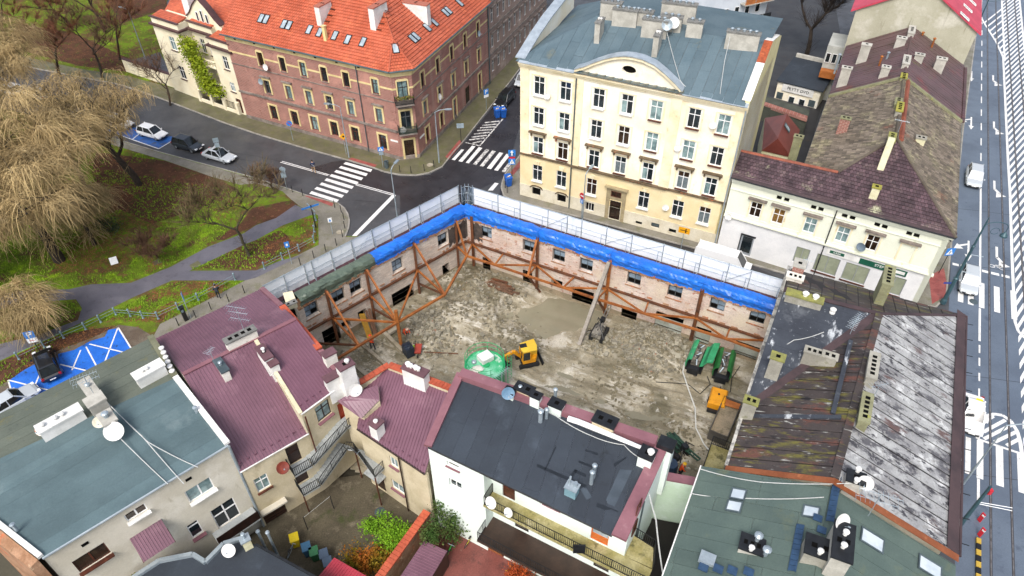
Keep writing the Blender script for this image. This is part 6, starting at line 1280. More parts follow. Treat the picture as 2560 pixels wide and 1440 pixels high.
def text(s,p,fc,size,mt,parent=None,name='lettering',flat_z=None,thick=.01):
    c=bpy.data.curves.new(name,'FONT');c.body=s;c.size=size;c.align_x='CENTER';c.align_y='CENTER';c.extrude=thick;c.materials.append(mt);t0=bpy.data.objects.new(name,c);o=bpy.data.objects.new(name,bpy.data.meshes.new_from_object(t0));COL.objects.link(o);bpy.data.objects.remove(t0)
    q=V(p);r_=parent
    while r_:q=q-V(r_.location);r_=r_.parent
    o.parent=parent;o.location=q;o.rotation_euler=(R(90),0,fc.rz);return o
greenb=mat('green_board','1f5c48','18503e',1.,rough=.4);u0,u1=FLH.uv(2062,640)[0],FLH.uv(2263,692)[0]
mb=MB();mb.prism([FLH.P(u0,3.45,.02),FLH.P(u1,3.45,.02),FLH.P(u1,4.1,.02),FLH.P(u0,4.1,.02)],FLH.n*.1);fb=part('fascia',mb,white_plaster,lh);ug=u0+(u1-u0)*.42
mb=MB();mb.prism([FLH.P(ug,3.44,.12),FLH.P(u1+.02,3.44,.12),FLH.P(u1+.02,4.11,.12),FLH.P(ug,4.11,.12)],FLH.n*.02);part('green_board',mb,greenb,fb)
text('STEFCZYK',FLH.P(ug+(u1-ug)*.55,3.8,.15),FLH,.42,white_paint,fb);mb=MB();mb.prism([FLH.P(u1-1.5,3.6,.14),FLH.P(u1-.15,3.6,.14),FLH.P(u1-.15,3.95,.14),FLH.P(u1-1.5,3.95,.14)],FLH.n*.01);part('pale_panel',mb,white_plaster,fb)
mb=MB();mb.prism([FLH.P(u0+.3,3.65,.12),FLH.P(u0+1.7,3.65,.12),FLH.P(u0+1.7,4.0,.12),FLH.P(u0+.3,4.0,.12)],FLH.n*.012);part('green_board',mb,greenb,fb);text('KASA',FLH.P(u0+1.0,3.82,.14),FLH,.3,white_paint,fb)
dish(FLH.P(FLH.uv(2155,612)[0],5.6,.45),FLH.n+V((-.6,0,.2)),.45,mat('grey_dish','6d7d8a',rough=.5),'grey dish beside the second window from the right on the pale green front',pole=.2);dish(FLH.P(FLH.uv(1822,546)[0],4.55,.4),FLH.n+V((0,0,.2)),.35,white_plaster,'white dish at the joint between the cream and pale green fronts',pole=.2)
# roofs
la,lb=FLH.P(-.1,z_l,.5),FLH.P(FLH.L+.35,z_l,.5);apx=G(2240,345,13.2);h_=V((apx.x-la.x,apx.y-la.y,0)).dot(-FLH.n);pitch=math.degrees(math.atan2(13.2-z_l,h_));p0,pn=plane(la,lb,pitch,apx)
rl0,rl1=PL(1850,378,p0,pn),PL(2095,432,p0,pn);se_=[la,lb,apx,rl1,rl0]
fill(lh,'roof',se_,mat('underlay','2a2729',rough=.8),.15);tiles(lh,'roof_tiles',se_,FLH.n-V((0,0,.4)),.3,.42,brown_tile,lip=.08,lift=.02)
mb=MB();mb.prism([la+FLH.n*.02-zn*.02,lb+FLH.n*.02-zn*.02,lb-FLH.n*.5+zn*.2,la-FLH.n*.5+zn*.2],(0,0,.09));part('eaves_sheet',mb,brown_sheet,lh);gutter(lh,la+FLH.n*.08,lb+FLH.n*.08,.08,steel_dark)
block(lh,[FLH.P(.02,9.3,-.3),FLH.P(FLH.L-.02,9.3,-.3),apx,rl1,rl0],-.5,limewash,drop=.5)
back_f=[rl0,rl1,rl1-FLH.n*5-zn*2.6,rl0-FLH.n*5-zn*2.6];fill(lh,'roof',back_f,brown_sheet,.15);tiles(lh,'roof_tiles',back_f,-FLH.n-V((0,0,.4)),.3,.42,mossy_tile);block(lh,back_f,-.5,limewash,drop=.5)
mb=MB();mb.tube([rl0+zn*.05,rl1+zn*.05],.16,6);part('ridge_tiles',mb,red_ridge,lh)
# the long row: ridge along the street
tN=104.;tM=PL(2255,196,Q(5.8,80,13.2),V((0,0,1))).dot(rd);rid0,ridM,ridN=apx,Q(5.8,tM,13.2),Q(5.7,tN,13.2)
eE=lambda t:Q(13.1,t,9.35);eW=lambda t:Q(-1.3,t,9.35);tS=lb.dot(rd);tv=rl1.dot(rd)
east1=[lb,eE(tM),ridM,rid0];west1=[eW(tM),eW(tv+1),rl1,rid0,ridM]
for q,dn in ((east1,rn),(west1,-rn)):fill(lh,'roof',q,mat('underlay','2a2729',rough=.8),.12,-.45);tiles(lh,'roof_tiles',q,dn-V((0,0,.5)),.32,.44,mossy_tile,lip=.07)
metal_tile=mat('brown_metal_sheet','54403f','60484a',.4,rough=.5,fine=.12,layers=[('6e4040',.35,.58,.7),('5e5a3c',.5,.62,.72),('332b33',.9,.62,.74)])
for q,dn,nm in (([eE(tM),eE(tN),ridN,ridM],rn,1),([ridM,ridN,eW(tN),eW(tM)],-rn,0)):
    fill(lh,'roof',[p+zn*.06 for p in q],brown_sheet,.12);strips(lh,'roof_sheet',[p+zn*.08 for p in q],dn-zn*.5,.62,metal_tile,th=.05,gap=.07,lift=.04)
block(lh,[lb-rn*.4,eE(tN)-rn*.4,ridN,rid0],-.5,limewash,drop=.6);block(lh,[eW(tN)+rn*.4,eW(tv)+rn*.4,rid0,ridN],-.5,limewash,drop=.6)
mb=MB();mb.tube([rid0+zn*.08,ridM+zn*.08],.18,6);mb.tube([lb+zn*.08,apx+zn*.08],.14,6);mb.tube([rl1+zn*.1,apx+zn*.1],.14,6);part('ridge_tiles',mb,mossy_tile,lh);mb=MB();mb.tube([ridM+zn*.12,ridN+zn*.12],.15,6);part('ridge_tiles',mb,metal_tile,lh)
mb=MB();mb.tube([rid0+rn*.5-zn*.12,ridM+rn*.5-zn*.12],.25,4);part('red_ridge_course',mb,red_ridge,lh)
for a,b in ((eE(tM),ridM),(eW(tM),ridM)):mb=MB();mb.bar(a+zn*.2,b+zn*.2,.4,.25);part('parting_wall',mb,mossstone,lh)
gutter(lh,lb,eE(tN),.08,zinc_dark);gutter(lh,eW(tv),eW(tN),.08,zinc_dark)
yel=mat('yellow_moss_stack','9a9440','86823a',1.2,rough=.9,fine=.15);creamst=mat('cream_stack','d8d4b4','c8c39e',1.,rough=.9,fine=.1)
for x,y,z,a,b,h,mt,cp,hl_ in ((2192,468,10.2,.7,.6,1.1,creamst,yel,1),(2303,345,10.9,.9,.6,1.5,creamst,oldstack,2),(2115,296,11.0,1.0,.6,1.3,redbrick,mossstone,2),(1997,342,8.6,.9,.6,2.0,mossstone,mossstone,2),(2250,268,12.8,.6,2.2,.9,oldstack,yel,0),(2246,255,12.8,.6,1.6,.7,mossstone,mossstone,0),(2230,345,12.8,.6,2.0,1.0,mossstone,mosscap,0),(2167,112,11.2,1.1,.7,1.8,conc,conc,1),(2118,170,10.8,1.1,.7,1.5,conc,conc,2),(2216,168,11.8,.9,.7,1.6,conc,conc,2),(2255,95,12.4,1.1,.7,1.4,conc,conc,2),(2300,137,12.0,1.0,.6,1.4,conc,conc,2),(2355,147,10.8,1.1,.7,2.0,conc,conc,2),(2267,150,12.8,.7,2.6,.9,conc,conc,0),(2280,75,12.8,.7,2.6,.9,conc,conc,0),(2260,190,12.8,.6,1.2,.7,mossstone,yel,0)):
    p=G(x,y,z+h);o=chimney(lh,(p.x,p.y,z),a,b,h,Ra,mt,cp,(),hl_,below=1.8)
    if b>1:
        mb=MB()
        for i in range(4):mb.box(V((p.x,p.y,z+h+.125))+rd*(i-1.5)*.42,.3,.26,.012,Ra)
        part('flue',mb,hole_m,o)
mb=MB();p=G(2232,330,15.2);mb.bar(G(2230,345,14.6),G(2200,425,11.4),.6,.5);part('sloping_flue',mb,creamst,lh)
for x,y,c in ((2100,145,zinc),(2222,140,zinc),(2205,150,rust),(2308,90,rust),(2337,105,rust)):p=G(x,y-8,13.0);mb=MB();mb.tube([p-zn*2.4,p],.12,8);mb.lathe(p,[(.2,0),(.2,.08),(.08,.15)],8);part('flue_pipe',mb,c,lh)
aerial(G(2245,330,14.2),1.2,rn,'white aerial on the ridge of the mossy tiled row',8,1.3)
for i in range(24):p=Q(13.25,tM+.5+i*(tN-tM-1)/24,9.5);mb=MB();mb.box(p,.3,.75,.25,Ra);part('verge_block',mb,metal_tile,lh)
# ---- rendered gable with a pink roof beyond the row
gb=root('back_house','tall house with blank stained rendered gable and pink red roof','house',Q(6,110),'houses behind')
stained=mat('stained_gable','b3b09c','a5a28d',.25,rough=.9,fine=.08,bump=.1,layers=[('c4c1b2',.3,.54,.66),('7f7b66',.5,.62,.72,(2,2,.25))]);pink=mat('pink_red_sheet','c4475a','b33d50',.5,rough=.5,fine=.06)
A_,B_=G(2118,95,10.),G(2405,152,10.);fgb=FC(Q(-1.2,tN+.6),Q(13.0,tN+.6));pk=fgb.uv(2270,-130);zE=fgb.uv(2440,80)[1];zW=fgb.uv(2130,20)[1]
zt_=max(zE,zW)
pg=[fgb.P(-.3,0),fgb.P(fgb.L,0),fgb.P(fgb.L,zE),fgb.P(fgb.L/2,zE+4.5),fgb.P(-.3,zW)];mb=MB();mb.prism(pg,rd*22);part('gable_wall',mb,stained,gb)
e_=[fgb.P(fgb.L+.5,zE-.3),fgb.P(fgb.L/2,zE+4.5)];mb=MB();mb.prism([e_[0]-rd*.3,e_[1]-rd*.3,e_[1]+rd*22,e_[0]+rd*22],(0,0,.25));part('roof',mb,pink,gb);e2=[fgb.P(-.9,zW-.4),fgb.P(fgb.L/2,zE+4.5)];mb=MB();mb.prism([e2[0]-rd*.3,e2[1]-rd*.3,e2[1]+rd*22,e2[0]+rd*22],(0,0,.25));part('roof',mb,pink,gb)
pn2_=pnormal([e_[0],e_[1],e_[1]+rd]);
for x,y in ((2410,42),(2418,22),(2428,5)):skylight(gb,PL(x,y,e_[0]+zn*.25,pn2_)+pn2_*.05,pn2_,rn-zn*.6,.7,1.5,white_plaster)
mb=MB();q=Q(-2.4,tN+5.5);mb.box((q.x,q.y,4),2.6,5,8,Ra);o=part('side_wing',mb,mat('grey_wing','b9bab3','a9aaa3',.6,rough=.9),gb)
fw=FC(Q(-3.7,tN+3.),Q(-1.1,tN+3.))
for k in range(3):win(gb,FC(fw.A,fw.B),.45+k*.85,5.6,.65,1.4,1,(),off=.12,rec=0);
mb=MB();mb.prism([fw.P(0,3.8,.2),fw.P(2.5,3.8,.2),fw.P(2.5,3.8,1.3),fw.P(0,3.8,1.3)],(0,0,1.0));part('balcony_box',mb,mat('orange_boards','b06a32','9c5a28',1.5,rough=.6),gb)
# ---- low buildings in the court between the tenement and the row
court=root('court_shop','low cream shop with flat dark roof and disc sign in the court','shop',G(1985,270),'houses behind')
ca,cb=G(1935,245,0),G(2040,272,0);fcs=FC(ca,cb);hh=fcs.uv(1985,215)[1]+.2;vv=-fcs.n
mb=MB();mb.prism([fcs.P(0,0),fcs.P(fcs.L,0),fcs.P(fcs.L,0,-7),fcs.P(0,0,-7)],(0,0,hh));part('walls',mb,cream,court);mb=MB();mb.prism([fcs.P(-.2,hh,.3),fcs.P(fcs.L+.3,hh,.3),fcs.P(fcs.L+.3,hh+.8,-7.3),fcs.P(-.2,hh+.8,-7.3)],(0,0,.15));part('roof',mb,felt_dark,court,rnd=True)
mb=MB();mb.prism([fcs.P(.8,hh-1.2,.1),fcs.P(fcs.L-.9,hh-1.2,.1),fcs.P(fcs.L-.9,hh-.1,.1),fcs.P(.8,hh-.1,.1)],fcs.n*.08);sb_=part('sign_board',mb,white_plaster,court)
text('PŁYTY DVD',fcs.P(fcs.L/2,hh-.65,.2),fcs,.6,steel_dark,sb_)
for k in range(2):win(court,fcs,fcs.L/2-.6+k*1.5,hh-3.1,.9,1.3,1,(),off=.14)
for u in (.7,fcs.L-.8):mb=MB();mb.prism([fcs.P(u-.45,hh-2.6,.03),fcs.P(u+.45,hh-2.6,.03),fcs.P(u+.45,hh-1.6,.03),fcs.P(u-.45,hh-1.6,.03)],fcs.n*.03);part('poster',mb,zinc_dark,court)
mb=MB();mb.prism([fcs.P(0,hh+.7,-7.4),fcs.P(fcs.L,hh+.7,-7.4),fcs.P(fcs.L,hh+.7,-7.9),fcs.P(0,hh+.7,-7.9)],(0,0,.7));part('parapet',mb,conc,court)
rs=root('court_shed','small rust red hipped roof with one roof window in the court','shed',G(1950,375),'houses behind');rr_=mat('rust_red_sheet','7a3f38','6c3731',.6,rough=.45,fine=.08)
q=[G(1905,375,4.0),G(1978,392,4.0),G(2000,325,4.0),G(1912,295,4.0)];tp_=G(1968,285,6.2);ap_=G(1945,345,6.2)
for a,b,c in ((q[0],q[1],ap_),(q[1],q[2],tp_),(q[1],tp_,ap_),(q[0],ap_,q[3]),(ap_,tp_,q[3])):fill(rs,'roof',[a,b,c],rr_,.12)
block(rs,q,-.3,creamst,drop=.1);nn_=pnormal([q[1],tp_,ap_]);skylight(rs,PL(1966,320,q[1],nn_)+nn_*.08,nn_,zn,.8,1.1,zinc_dark)
wl2=root('court_wall','long dark mossy wall roof below the disc shop','wall',G(1960,290),'houses behind');mb=MB();mb.prism([G(1912,240,2.2),G(2025,275,2.2),G(2018,300,2.2),G(1900,262,2.2)],(0,0,-2.4));part('roof',mb,mat('mossy_felt','4f5248','43463d',.8,rough=.9,fine=.2),wl2)
mb=MB();mb.prism([G(1905,258,2.0),G(2018,296,2.0),G(2016,305,2.0),G(1903,266,2.0)],(0,0,.35));part('brick_coping',mb,redbrick,wl2)
sheet('court_ground',[(1880,330),(1895,420),(2010,420),(2060,240),(2100,80),(2080,-40),(1740,-60),(1900,100)],.003,mat('court_asphalt','3b3b3c','302f31',.4,rough=.6,fine=.15,layers=[('4a3f33',.7,.6,.72)]))
# white and blue houses behind the tenement, brown tenement on the side street
wb=root('back_house','pale blue white house with balconies behind the cream tenement','house',G(1840,40),'houses behind');fwb=FC(G(1705,175,0),G(1890,130,0));pale_blue=mat('pale_blue_render','d9e1e8','cdd6de',.5,rough=.85,fine=.05)
mb=MB();mb.prism([fwb.P(0,0),fwb.P(fwb.L,0),fwb.P(fwb.L,0,-12),fwb.P(0,0,-12)],(0,0,16));part('walls',mb,pale_blue,wb)
for k in range(4):
    for z in (4,7,10,13):win(wb,fwb,fwb.L*.45+k*2.1,z,.9,1.5,1,(),off=.12,rec=.05)
for z in (5.8,8.8,11.8):mb=MB();mb.prism([fwb.P(fwb.L*.62,z,.1),fwb.P(fwb.L,z,.1),fwb.P(fwb.L,z,1.3),fwb.P(fwb.L*.62,z,1.3)],(0,0,.15));o=part('balcony',mb,conc,wb);railing(o,[fwb.P(fwb.L*.62,z+.15,1.2),fwb.P(fwb.L,z+.15,1.2)],MATS['orange_boards'] if z>8 else steel_dark,1.,.2,.12)
bt=root('tenement_house','brown and pink stucco tenement beyond the brick one on the side street','house',K3.B,'houses behind');brownst=mat('brown_stucco','9a857a','8c786d',.4,rough=.9,fine=.1,layers=[('b5a294',.5,.55,.68),('6f5d53',1.1,.6,.72,(1,1,.4))])
K4=FC(K3.P(K3.L+.15,0),K3.P(K3.L+26,0));rows4=[(1.2,2.0),(5.0,2.1),(8.8,2.1),(12.4,2.0)];us4=[1.6+i*2.3 for i in range(11)]
wall(bt,K4,0,K4.L,0,15.5,[hole(u,z,1.1,h) for u in us4 for z,h in rows4],brownst);mb=MB();mb.prism([K4.P(0,-.4,-.3),K4.P(K4.L,-.4,-.3),K4.P(K4.L,-.4,-12),K4.P(0,-.4,-12)],(0,0,16.2));part('walls',mb,brownst,bt)
for u in us4:
    for z,h in rows4:
        win(bt,K4,u,z,1.1,h,2,(.65,),rec=.18);mb=MB();mb.prism([K4.P(u-.8,z+h+.2,0),K4.P(u+.8,z+h+.2,0),K4.P(u+.8,z+h+.4,0),K4.P(u-.8,z+h+.4,0)],K4.n*.35);part('window_hood',mb,stone,bt)
mb=MB()
for z in (4.2,8.0,11.8):mb=MB();mb.prism([K4.P(0,z,0),K4.P(K4.L,z,0),K4.P(K4.L,z+.25,0),K4.P(0,z+.25,0)],K4.n*.18);part('string_course',mb,stone,bt)
# ================================================================ cream villa with creeper
vl=root('villa','cream villa with orange roof, brown eaves and a yellow green creeper','house',K1.A,'houses round the building site')
V0,V1=G(447,222),G(632,292);vcream=mat('villa_cream','efe6cb','e6dabb',.5,rough=.85,fine=.06,layers=[('efe8d0',.4,.55,.68)]);eav=mat('brown_eaves','54393a','463031',1.,rough=.6);tile_v=tile_o
FV=FC(V0,V1);vz=10.2;L=FV.L;ve=[0,L*.36,L*.70,L]
def vwall(u0,u1,off,z1,holes,dd=6):wall(vl,FV,u0,u1,0,z1,holes,vcream,off=off);mb=MB();mb.prism([FV.P(u0+.02,-.3,off-.28),FV.P(u1-.02,-.3,off-.28),FV.P(u1-.02,-.3,-dd),FV.P(u0+.02,-.3,-dd)],(0,0,z1+.3));part('walls',mb,vcream,vl)
def vwin(u,z,w_,h,off,nx=2):win(vl,FV,u,z,w_,h,nx,(.66,),off=off,sill=eav,gm=random.choice([glass,glass_pale]))
m1_=FV.uv(472,105);m2_=FV.uv(500,175);m3_=FV.uv(592,145);m4_=FV.uv(612,212)
ua=ve[1]*.55;ub=(ve[2]+ve[3])/2
vwall(0,ve[1],.5,vz,[hole(ua,7.0,1.3,2.0),hole(ua,2.6,1.3,2.0)]);vwin(ua,7.0,1.3,2.0,.5);vwin(ua,2.6,1.3,2.0,.5)
vwall(ve[1],ve[2],-1.2,vz,[hole((ve[1]+ve[2])/2-.9,7.0,1.0,2.1),hole((ve[1]+ve[2])/2+.9,7.0,1.0,2.1),hole((ve[1]+ve[2])/2,.4,1.2,2.4)]);vwin((ve[1]+ve[2])/2-.9,7.0,1.0,2.1,-1.2);vwin((ve[1]+ve[2])/2+.9,7.0,1.0,2.1,-1.2);vwin((ve[1]+ve[2])/2,.4,1.2,2.4,-1.2)
vwall(ve[2],ve[3],.2,vz-.6,[hole(ub,6.6,1.1,1.9),hole(ub,3.3,1.0,1.4),hole(ub+.4,.1,1.1,2.2)]);vwin(ub,6.6,1.1,1.9,.2);vwin(ub,3.3,1.0,1.4,.2,3);win(vl,FV,ub+.4,.1,1.1,2.2,1,(.6,),fm=brown_wood,gm=brown_wood,off=.2,name='door')
SV=FC(FV.P(0,0,-7.),FV.P(0,0,.5));wall(vl,SV,0,SV.L,0,vz,[hole(2.2,7.0,1.1,2.0),hole(5.2,7.0,1.1,2.0),hole(2.2,2.8,1.1,2.0),hole(5.2,2.8,1.1,2.0)],vcream,off=.3)
for u in (2.2,5.2):
    for z in (7.0,2.8):win(vl,SV,u,z,1.1,2.0,2,(.66,),off=.3,sill=eav)
for u0,u1,o0,o1,z in ((-.4,ve[1]+.3,1.0,-7.3,vz),(ve[1],ve[2],-.5,-3,vz+.1),(ve[2]-.1,ve[3]+.1,.8,-3,vz-.6)):
    mb=MB();mb.prism([FV.P(u0,z,o0),FV.P(u1,z,o0),FV.P(u1,z,o1),FV.P(u0,z,o1)],(0,0,.25));part('eaves',mb,eav,vl)
    mb=MB();mb.prism([FV.P(u0+.4,z+.25,o0-.4),FV.P(u1-.4,z+.25,o0-.4),FV.P(u1-.4,z+.25,o1),FV.P(u0+.4,z+.25,o1)],(0,0,.85));part('parapet',mb,vcream,vl)
    mb=MB();mb.prism([FV.P(u0+.2,z+1.1,o0-.2),FV.P(u1-.2,z+1.1,o0-.2),FV.P(u1-.2,z+1.1,o0-.6),FV.P(u0+.2,z+1.1,o0-.6)],(0,0,.12));part('parapet_cap',mb,eav,vl)
    q=[FV.P(u0+.5,z+1.15,o0-.6),FV.P(u1-.5,z+1.15,o0-.6),FV.P(u1-.5,z+1.5,o0-2.3),FV.P(u0+.5,z+1.5,o0-2.3)];fill(vl,'roof',q,tile_v,.1);tiles(vl,'roof_tiles',q,FV.n-zn*.3,.3,.36,tile_o)
gz=vz+.35;uc=(ve[1]+ve[2])/2+.3;gp=[(-3.6,0),(3.6,0),(3.6,1.2),(2.6,1.9),(1.4,3.2),(0,4.3),(-1.4,3.2),(-2.6,1.9),(-3.6,1.2)]
mb=MB();mb.prism([FV.P(uc+a,gz+b,-1.6) for a,b in gp],FV.n*-.4);part('gable',mb,vcream,vl)
for i in range(2,len(gp)-1):mb=MB();a,b=gp[i],gp[i+1];mb.prism([FV.P(uc+a[0],gz+a[1],-1.4),FV.P(uc+b[0],gz+b[1],-1.4),FV.P(uc+b[0],gz+b[1],-2.4),FV.P(uc+a[0],gz+a[1],-2.4)],(0,0,.12));part('gable_coping',mb,eav,vl)
for d in (-1.0,0,1.0):win(vl,FV,uc+d,gz+1.0,.55,1.3 if d else 1.7,1,(),off=-1.5,rec=.02)
for s_,uu in ((-1,-.5),(1,L+.2)):
    q=[FV.P(uu,gz+.6,-2.2),FV.P(uc,gz+.6,-2.2),FV.P(uc,gz+5.4,-8.5),FV.P(uu,gz+5.4,-8.5)]
    if s_>0:q=[q[1],q[0],q[3],q[2]]
    fill(vl,'roof',q,tile_v,.12);tiles(vl,'roof_tiles',q,FV.n-zn*.7,.3,.36,tile_o)
mb=MB();mb.prism([FV.P(-.4,0,-7.2),FV.P(L,0,-6),FV.P(L,0,-13),FV.P(-.4,0,-13)],(0,0,vz+1));part('walls',mb,vcream,vl)
p=FV.P(ve[1]*.9,gz+2.6,-2.6);chimney(vl,p,1.4,1.2,2.4,FV.rz,white_plaster,eav,below=2)
for z,of in ((6.2,-.2),(2.9,.6)):
    mb=MB();mb.prism([FV.P(ve[1],z-.2,-1.2),FV.P(ve[2],z-.2,-1.2),FV.P(ve[2],z-.2,.3),FV.P(ve[1],z-.2,.3)],(0,0,.2));o=part('balcony',mb,vcream,vl);mb=MB()
    for i in range(9):u=ve[1]+.2+(ve[2]-ve[1]-.4)*i/8;mb.tube([FV.P(u,z,.2),FV.P(u,z+.7,.2)],.07,6)
    mb.prism([FV.P(ve[1],z+.7,.08),FV.P(ve[2],z+.7,.08),FV.P(ve[2],z+.7,.32),FV.P(ve[1],z+.7,.32)],(0,0,.12));part('balustrade',mb,vcream,o)
# villa garden wall with gate piers
vw=root('garden_wall','cream garden wall with brown coping running from the villa into the trees','wall',G(330,190));a,b=G(318,178),G(448,222)
mb=MB();mb.bar(a+zn*1.0,b+zn*1.0,.35,2.2);part('wall_panel',mb,vcream,vw);mb=MB();mb.bar(a+zn*2.15,b+zn*2.15,.55,.12);part('capping',mb,eav,vw)
vf=root('garden_fence','low cream fence with square piers and dark rails before the villa','fence',G(560,262));a,b=G(505,252),G(600,285)
mb=MB();mb.bar(a+zn*.25,b+zn*.25,.3,.5);part('fence_base',mb,vcream,vf)
for i in range(4):p=a.lerp(b,i/3);mb=MB();mb.box(p+zn*.9,.5,.5,1.8,FV.rz);part('pier',mb,vcream,vf)
for i in range(3):p,q=a.lerp(b,i/3),a.lerp(b,(i+1)/3);railing(vf,[p+zn*.5,q+zn*.5],steel_dark,1.1,.16)
sheet('villa_yard',[(318,178),(448,222),(400,130),(330,150)],.012,asphalt_dark)
# ================================================================ bottom edge: near roof, sheds, garden walls
nr=root('near_house','dark felt roof with folded white edge at the bottom, with a chimney and a dish','house',G(560,1420,0))
q=[G(x,y,4.3) for x,y in ((330,1450),(400,1404),(483,1388),(515,1408),(560,1362),(600,1350),(640,1362),(800,1450),(900,1560),(330,1560))]
mb=MB();mb.prism([p-zn*4.5 for p in q],(0,0,4.5));part('roof',mb,felt_dark,nr,rnd=True)
for a,b in zip(q[:5],q[1:6]):mb=MB();mb.bar(a+zn*.1,b+zn*.1,.28,.3);part('parapet_cap',mb,zinc if a.x>-30 else white_plaster,nr)
mb=MB();mb.bar(q[6]+zn*.05,q[7]+zn*.05,.15,.14);part('edge_strip',mb,steel_dark,nr)
p=G(612,1348,5.3);chimney(nr,(p.x,p.y,4.3),.55,.5,1.0,.6,creamst,zinc,[(0,.5,.1,galv)],below=.2);dish(G(572,1376,5.0),(.05,-.75,.7),.45,white_plaster,'white dish on the near dark roof beside the chimney',pole=.6)
p=G(672,1335,3.3);fl_=root('flue_pipes','twin steel flue pipes rising behind the near dark roof','pipe',G(680,1380,0))
for dx in (0,24):a=G(645+dx,1330+dx*.1,4.6);mb=MB();mb.tube([V((a.x,a.y,0)),a],.1,9);mb.lathe(a,[(.15,0),(.15,.12),(.08,.2)],9);part('flue_pipe',mb,galv,fl_)
rsd=root('red_shed','shed with bright red ribbed roof at the bottom edge','shed',G(850,1440,0));q=[G(836,1394,2.6),G(930,1448,2.6),G(900,1500,2.3),G(788,1452,2.3)];ribbed(rsd,'roof_sheet',q,q[3]-q[0],mat('red_sheet','a5303f','952938',.8,rough=.4,fine=.06),.2,.07,.035);block(rsd,q,-.1,brownst,drop=.06)
gw_=root('garden_wall','old garden wall capped with orange tiles between the two yards','wall',G(1010,1370,0));a,b=G(1068,1278,2.6),G(945,1448,2.6);mb=MB();mb.bar(a-zn*1.35,b-zn*1.35,.4,2.6);part('wall_panel',mb,rawbrick,gw_);cap_run(gw_,'coping_tile',a,b,.6,orange_cop,.32,.14)
pls=root('lean_to','purple ribbed lean-to roof along the orange capped garden wall','shed',G(1060,1400,0));q=[G(1060,1352,2.5),G(1118,1378,2.1),G(1063,1470,2.1),G(985,1465,2.5)];ribbed(pls,'roof_sheet',q,q[1]-q[0],purple,.2,.07,.035);block(pls,q,-.1,brownc,drop=.06)
sheet('yard_ground',[(560,1480),(640,1330),(700,1270),(790,1200),(960,1180),(1090,1300),(1075,1330),(980,1480)],.006,mat('yard_gravel','57503f','463f31',.4,rough=.9,fine=.3,bump=.4,bs=9,layers=[('6c6452',.8,.54,.66),('3c4020',.5,.57,.68),('7d7563',2.2,.64,.72)]))
redpave=mat('red_pavers','7d463e','6b3a33',.6,rough=.5,fine=.25,bump=.4,bs=12,layers=[('4f2e2a',.9,.56,.68),('8f6a60',2.4,.62,.7)]);sheet('garden_paving',[(1090,1330),(1150,1300),(1240,1345),(1330,1400),(1420,1470),(1040,1470)],.006,redpave)
mb=MB();mb.prism([G(*k,.2) for k in ((1222,1345),(1265,1368),(1255,1388),(1206,1362))],(0,0,-.25));single('door_ramp',mb,mat('orange_board','8f542f','7d4828',1.2,rough=.6),'orange brown board in front of the garden door','board',G(1235,1365))
lw=root('terrace_wall','pale mint terrace wall under the long dark balcony','wall',G(1340,1420));mb=MB();mb.bar(G(1262,1378,.7),G(1440,1470,.7),.3,1.4);part('wall_panel',mb,mint,lw);mb=MB();mb.bar(G(1262,1378,1.42),G(1440,1470,1.42),.42,.08);part('capping',mb,conc,lw)
sheet('low_court',[(1290,1440),(1330,1400),(1480,1480),(1300,1480)],.012,mat('court_slabs','6b6058','5b5049',.8,rough=.7,fine=.2))
# ================================================================ trees, shrubs, grass
bark=mat('dark_bark','2c2520','3b322a',2.,rough=.95,bump=.5,bs=8,fine=.2);bark_g=mat('green_bark','4d4a33','3b3629',2.,rough=.95,bump=.5,bs=8,fine=.2)
straw=mat('willow_twigs','a8936a','957f58',.5,rough=.9,fine=.1,spec=.1,rnd=.3,layers=[('b9a67f',.5,.56,.68),('7d7a42',.22,.58,.72),('6b5a42',1.2,.6,.72)]);twig_b=mat('brown_twigs','5a4638','6a5140',.6,rough=.95,fine=.15,spec=.1);twig_r=mat('russet_twigs','7d5240','6b4a38',.5,rough=.95,fine=.15,spec=.1,layers=[('8f6a45',.5,.56,.7)])
def ribbon(mb,pts,w0,w1,rg):
    n=len(pts);a=rg.uniform(0,6.28);s=V((math.cos(a),math.sin(a),rg.uniform(-.4,.4)));o=len(mb.v)
    for i,p in enumerate(pts):w=w0+(w1-w0)*i/(n-1);mb.v+=[tuple(p-s*w/2),tuple(p+s*w/2)]
    for i in range(n-1):mb.f.append([o+2*i,o+2*i+1,o+2*i+3,o+2*i+2]);mb.m.append(0);mb.r.append(mb.cr)
def limbs(base,h,spread,rg,lean=(0,0),depth=4,r0=.3,split=3,up=.5):
    """returns tube list and branch tips"""
    tubes,tips=[],[]
    def grow(p,d,L,r,k):
        pts,rs=[p],[r];q=p.copy();dd=d.copy()
        for i in range(4):dd=(dd+V((rg.uniform(-.22,.22),rg.uniform(-.22,.22),rg.uniform(-.08,.12)))).normalized();q=q+dd*L/4;pts.append(q.copy());rs.append(r*(1-.34*(i+1)/4))
        tubes.append((pts,rs))
        if k==0:tips.append((pts[-1],dd,L));return
        tips.append((pts[2],dd,L*.6))
        n=split+(rg.random()<.4)
        for j in range(n):
            a=6.283*(j+rg.random()*.8)/n;o_=V((math.cos(a),math.sin(a),0));nd=(dd*up+o_*spread+V((0,0,rg.uniform(.1,.5)))).normalized()
            grow(pts[-1] if rg.random()<.7 else pts[3],nd,L*rg.uniform(.62,.85),rs[-1]*.76,k-1)
    grow(V(base),V((lean[0],lean[1],1)).normalized(),h*.36,r0,depth);return tubes,tips
def trunk_part(tubes,parent,mt,minr=.0):
    mb=MB()
    for pts,rs in tubes:
        if rs[0]>minr:mb.tube(pts,rs,6 if rs[0]>.1 else 4,cap=False)
    return part('trunk',mb,mt,parent,smooth=True)
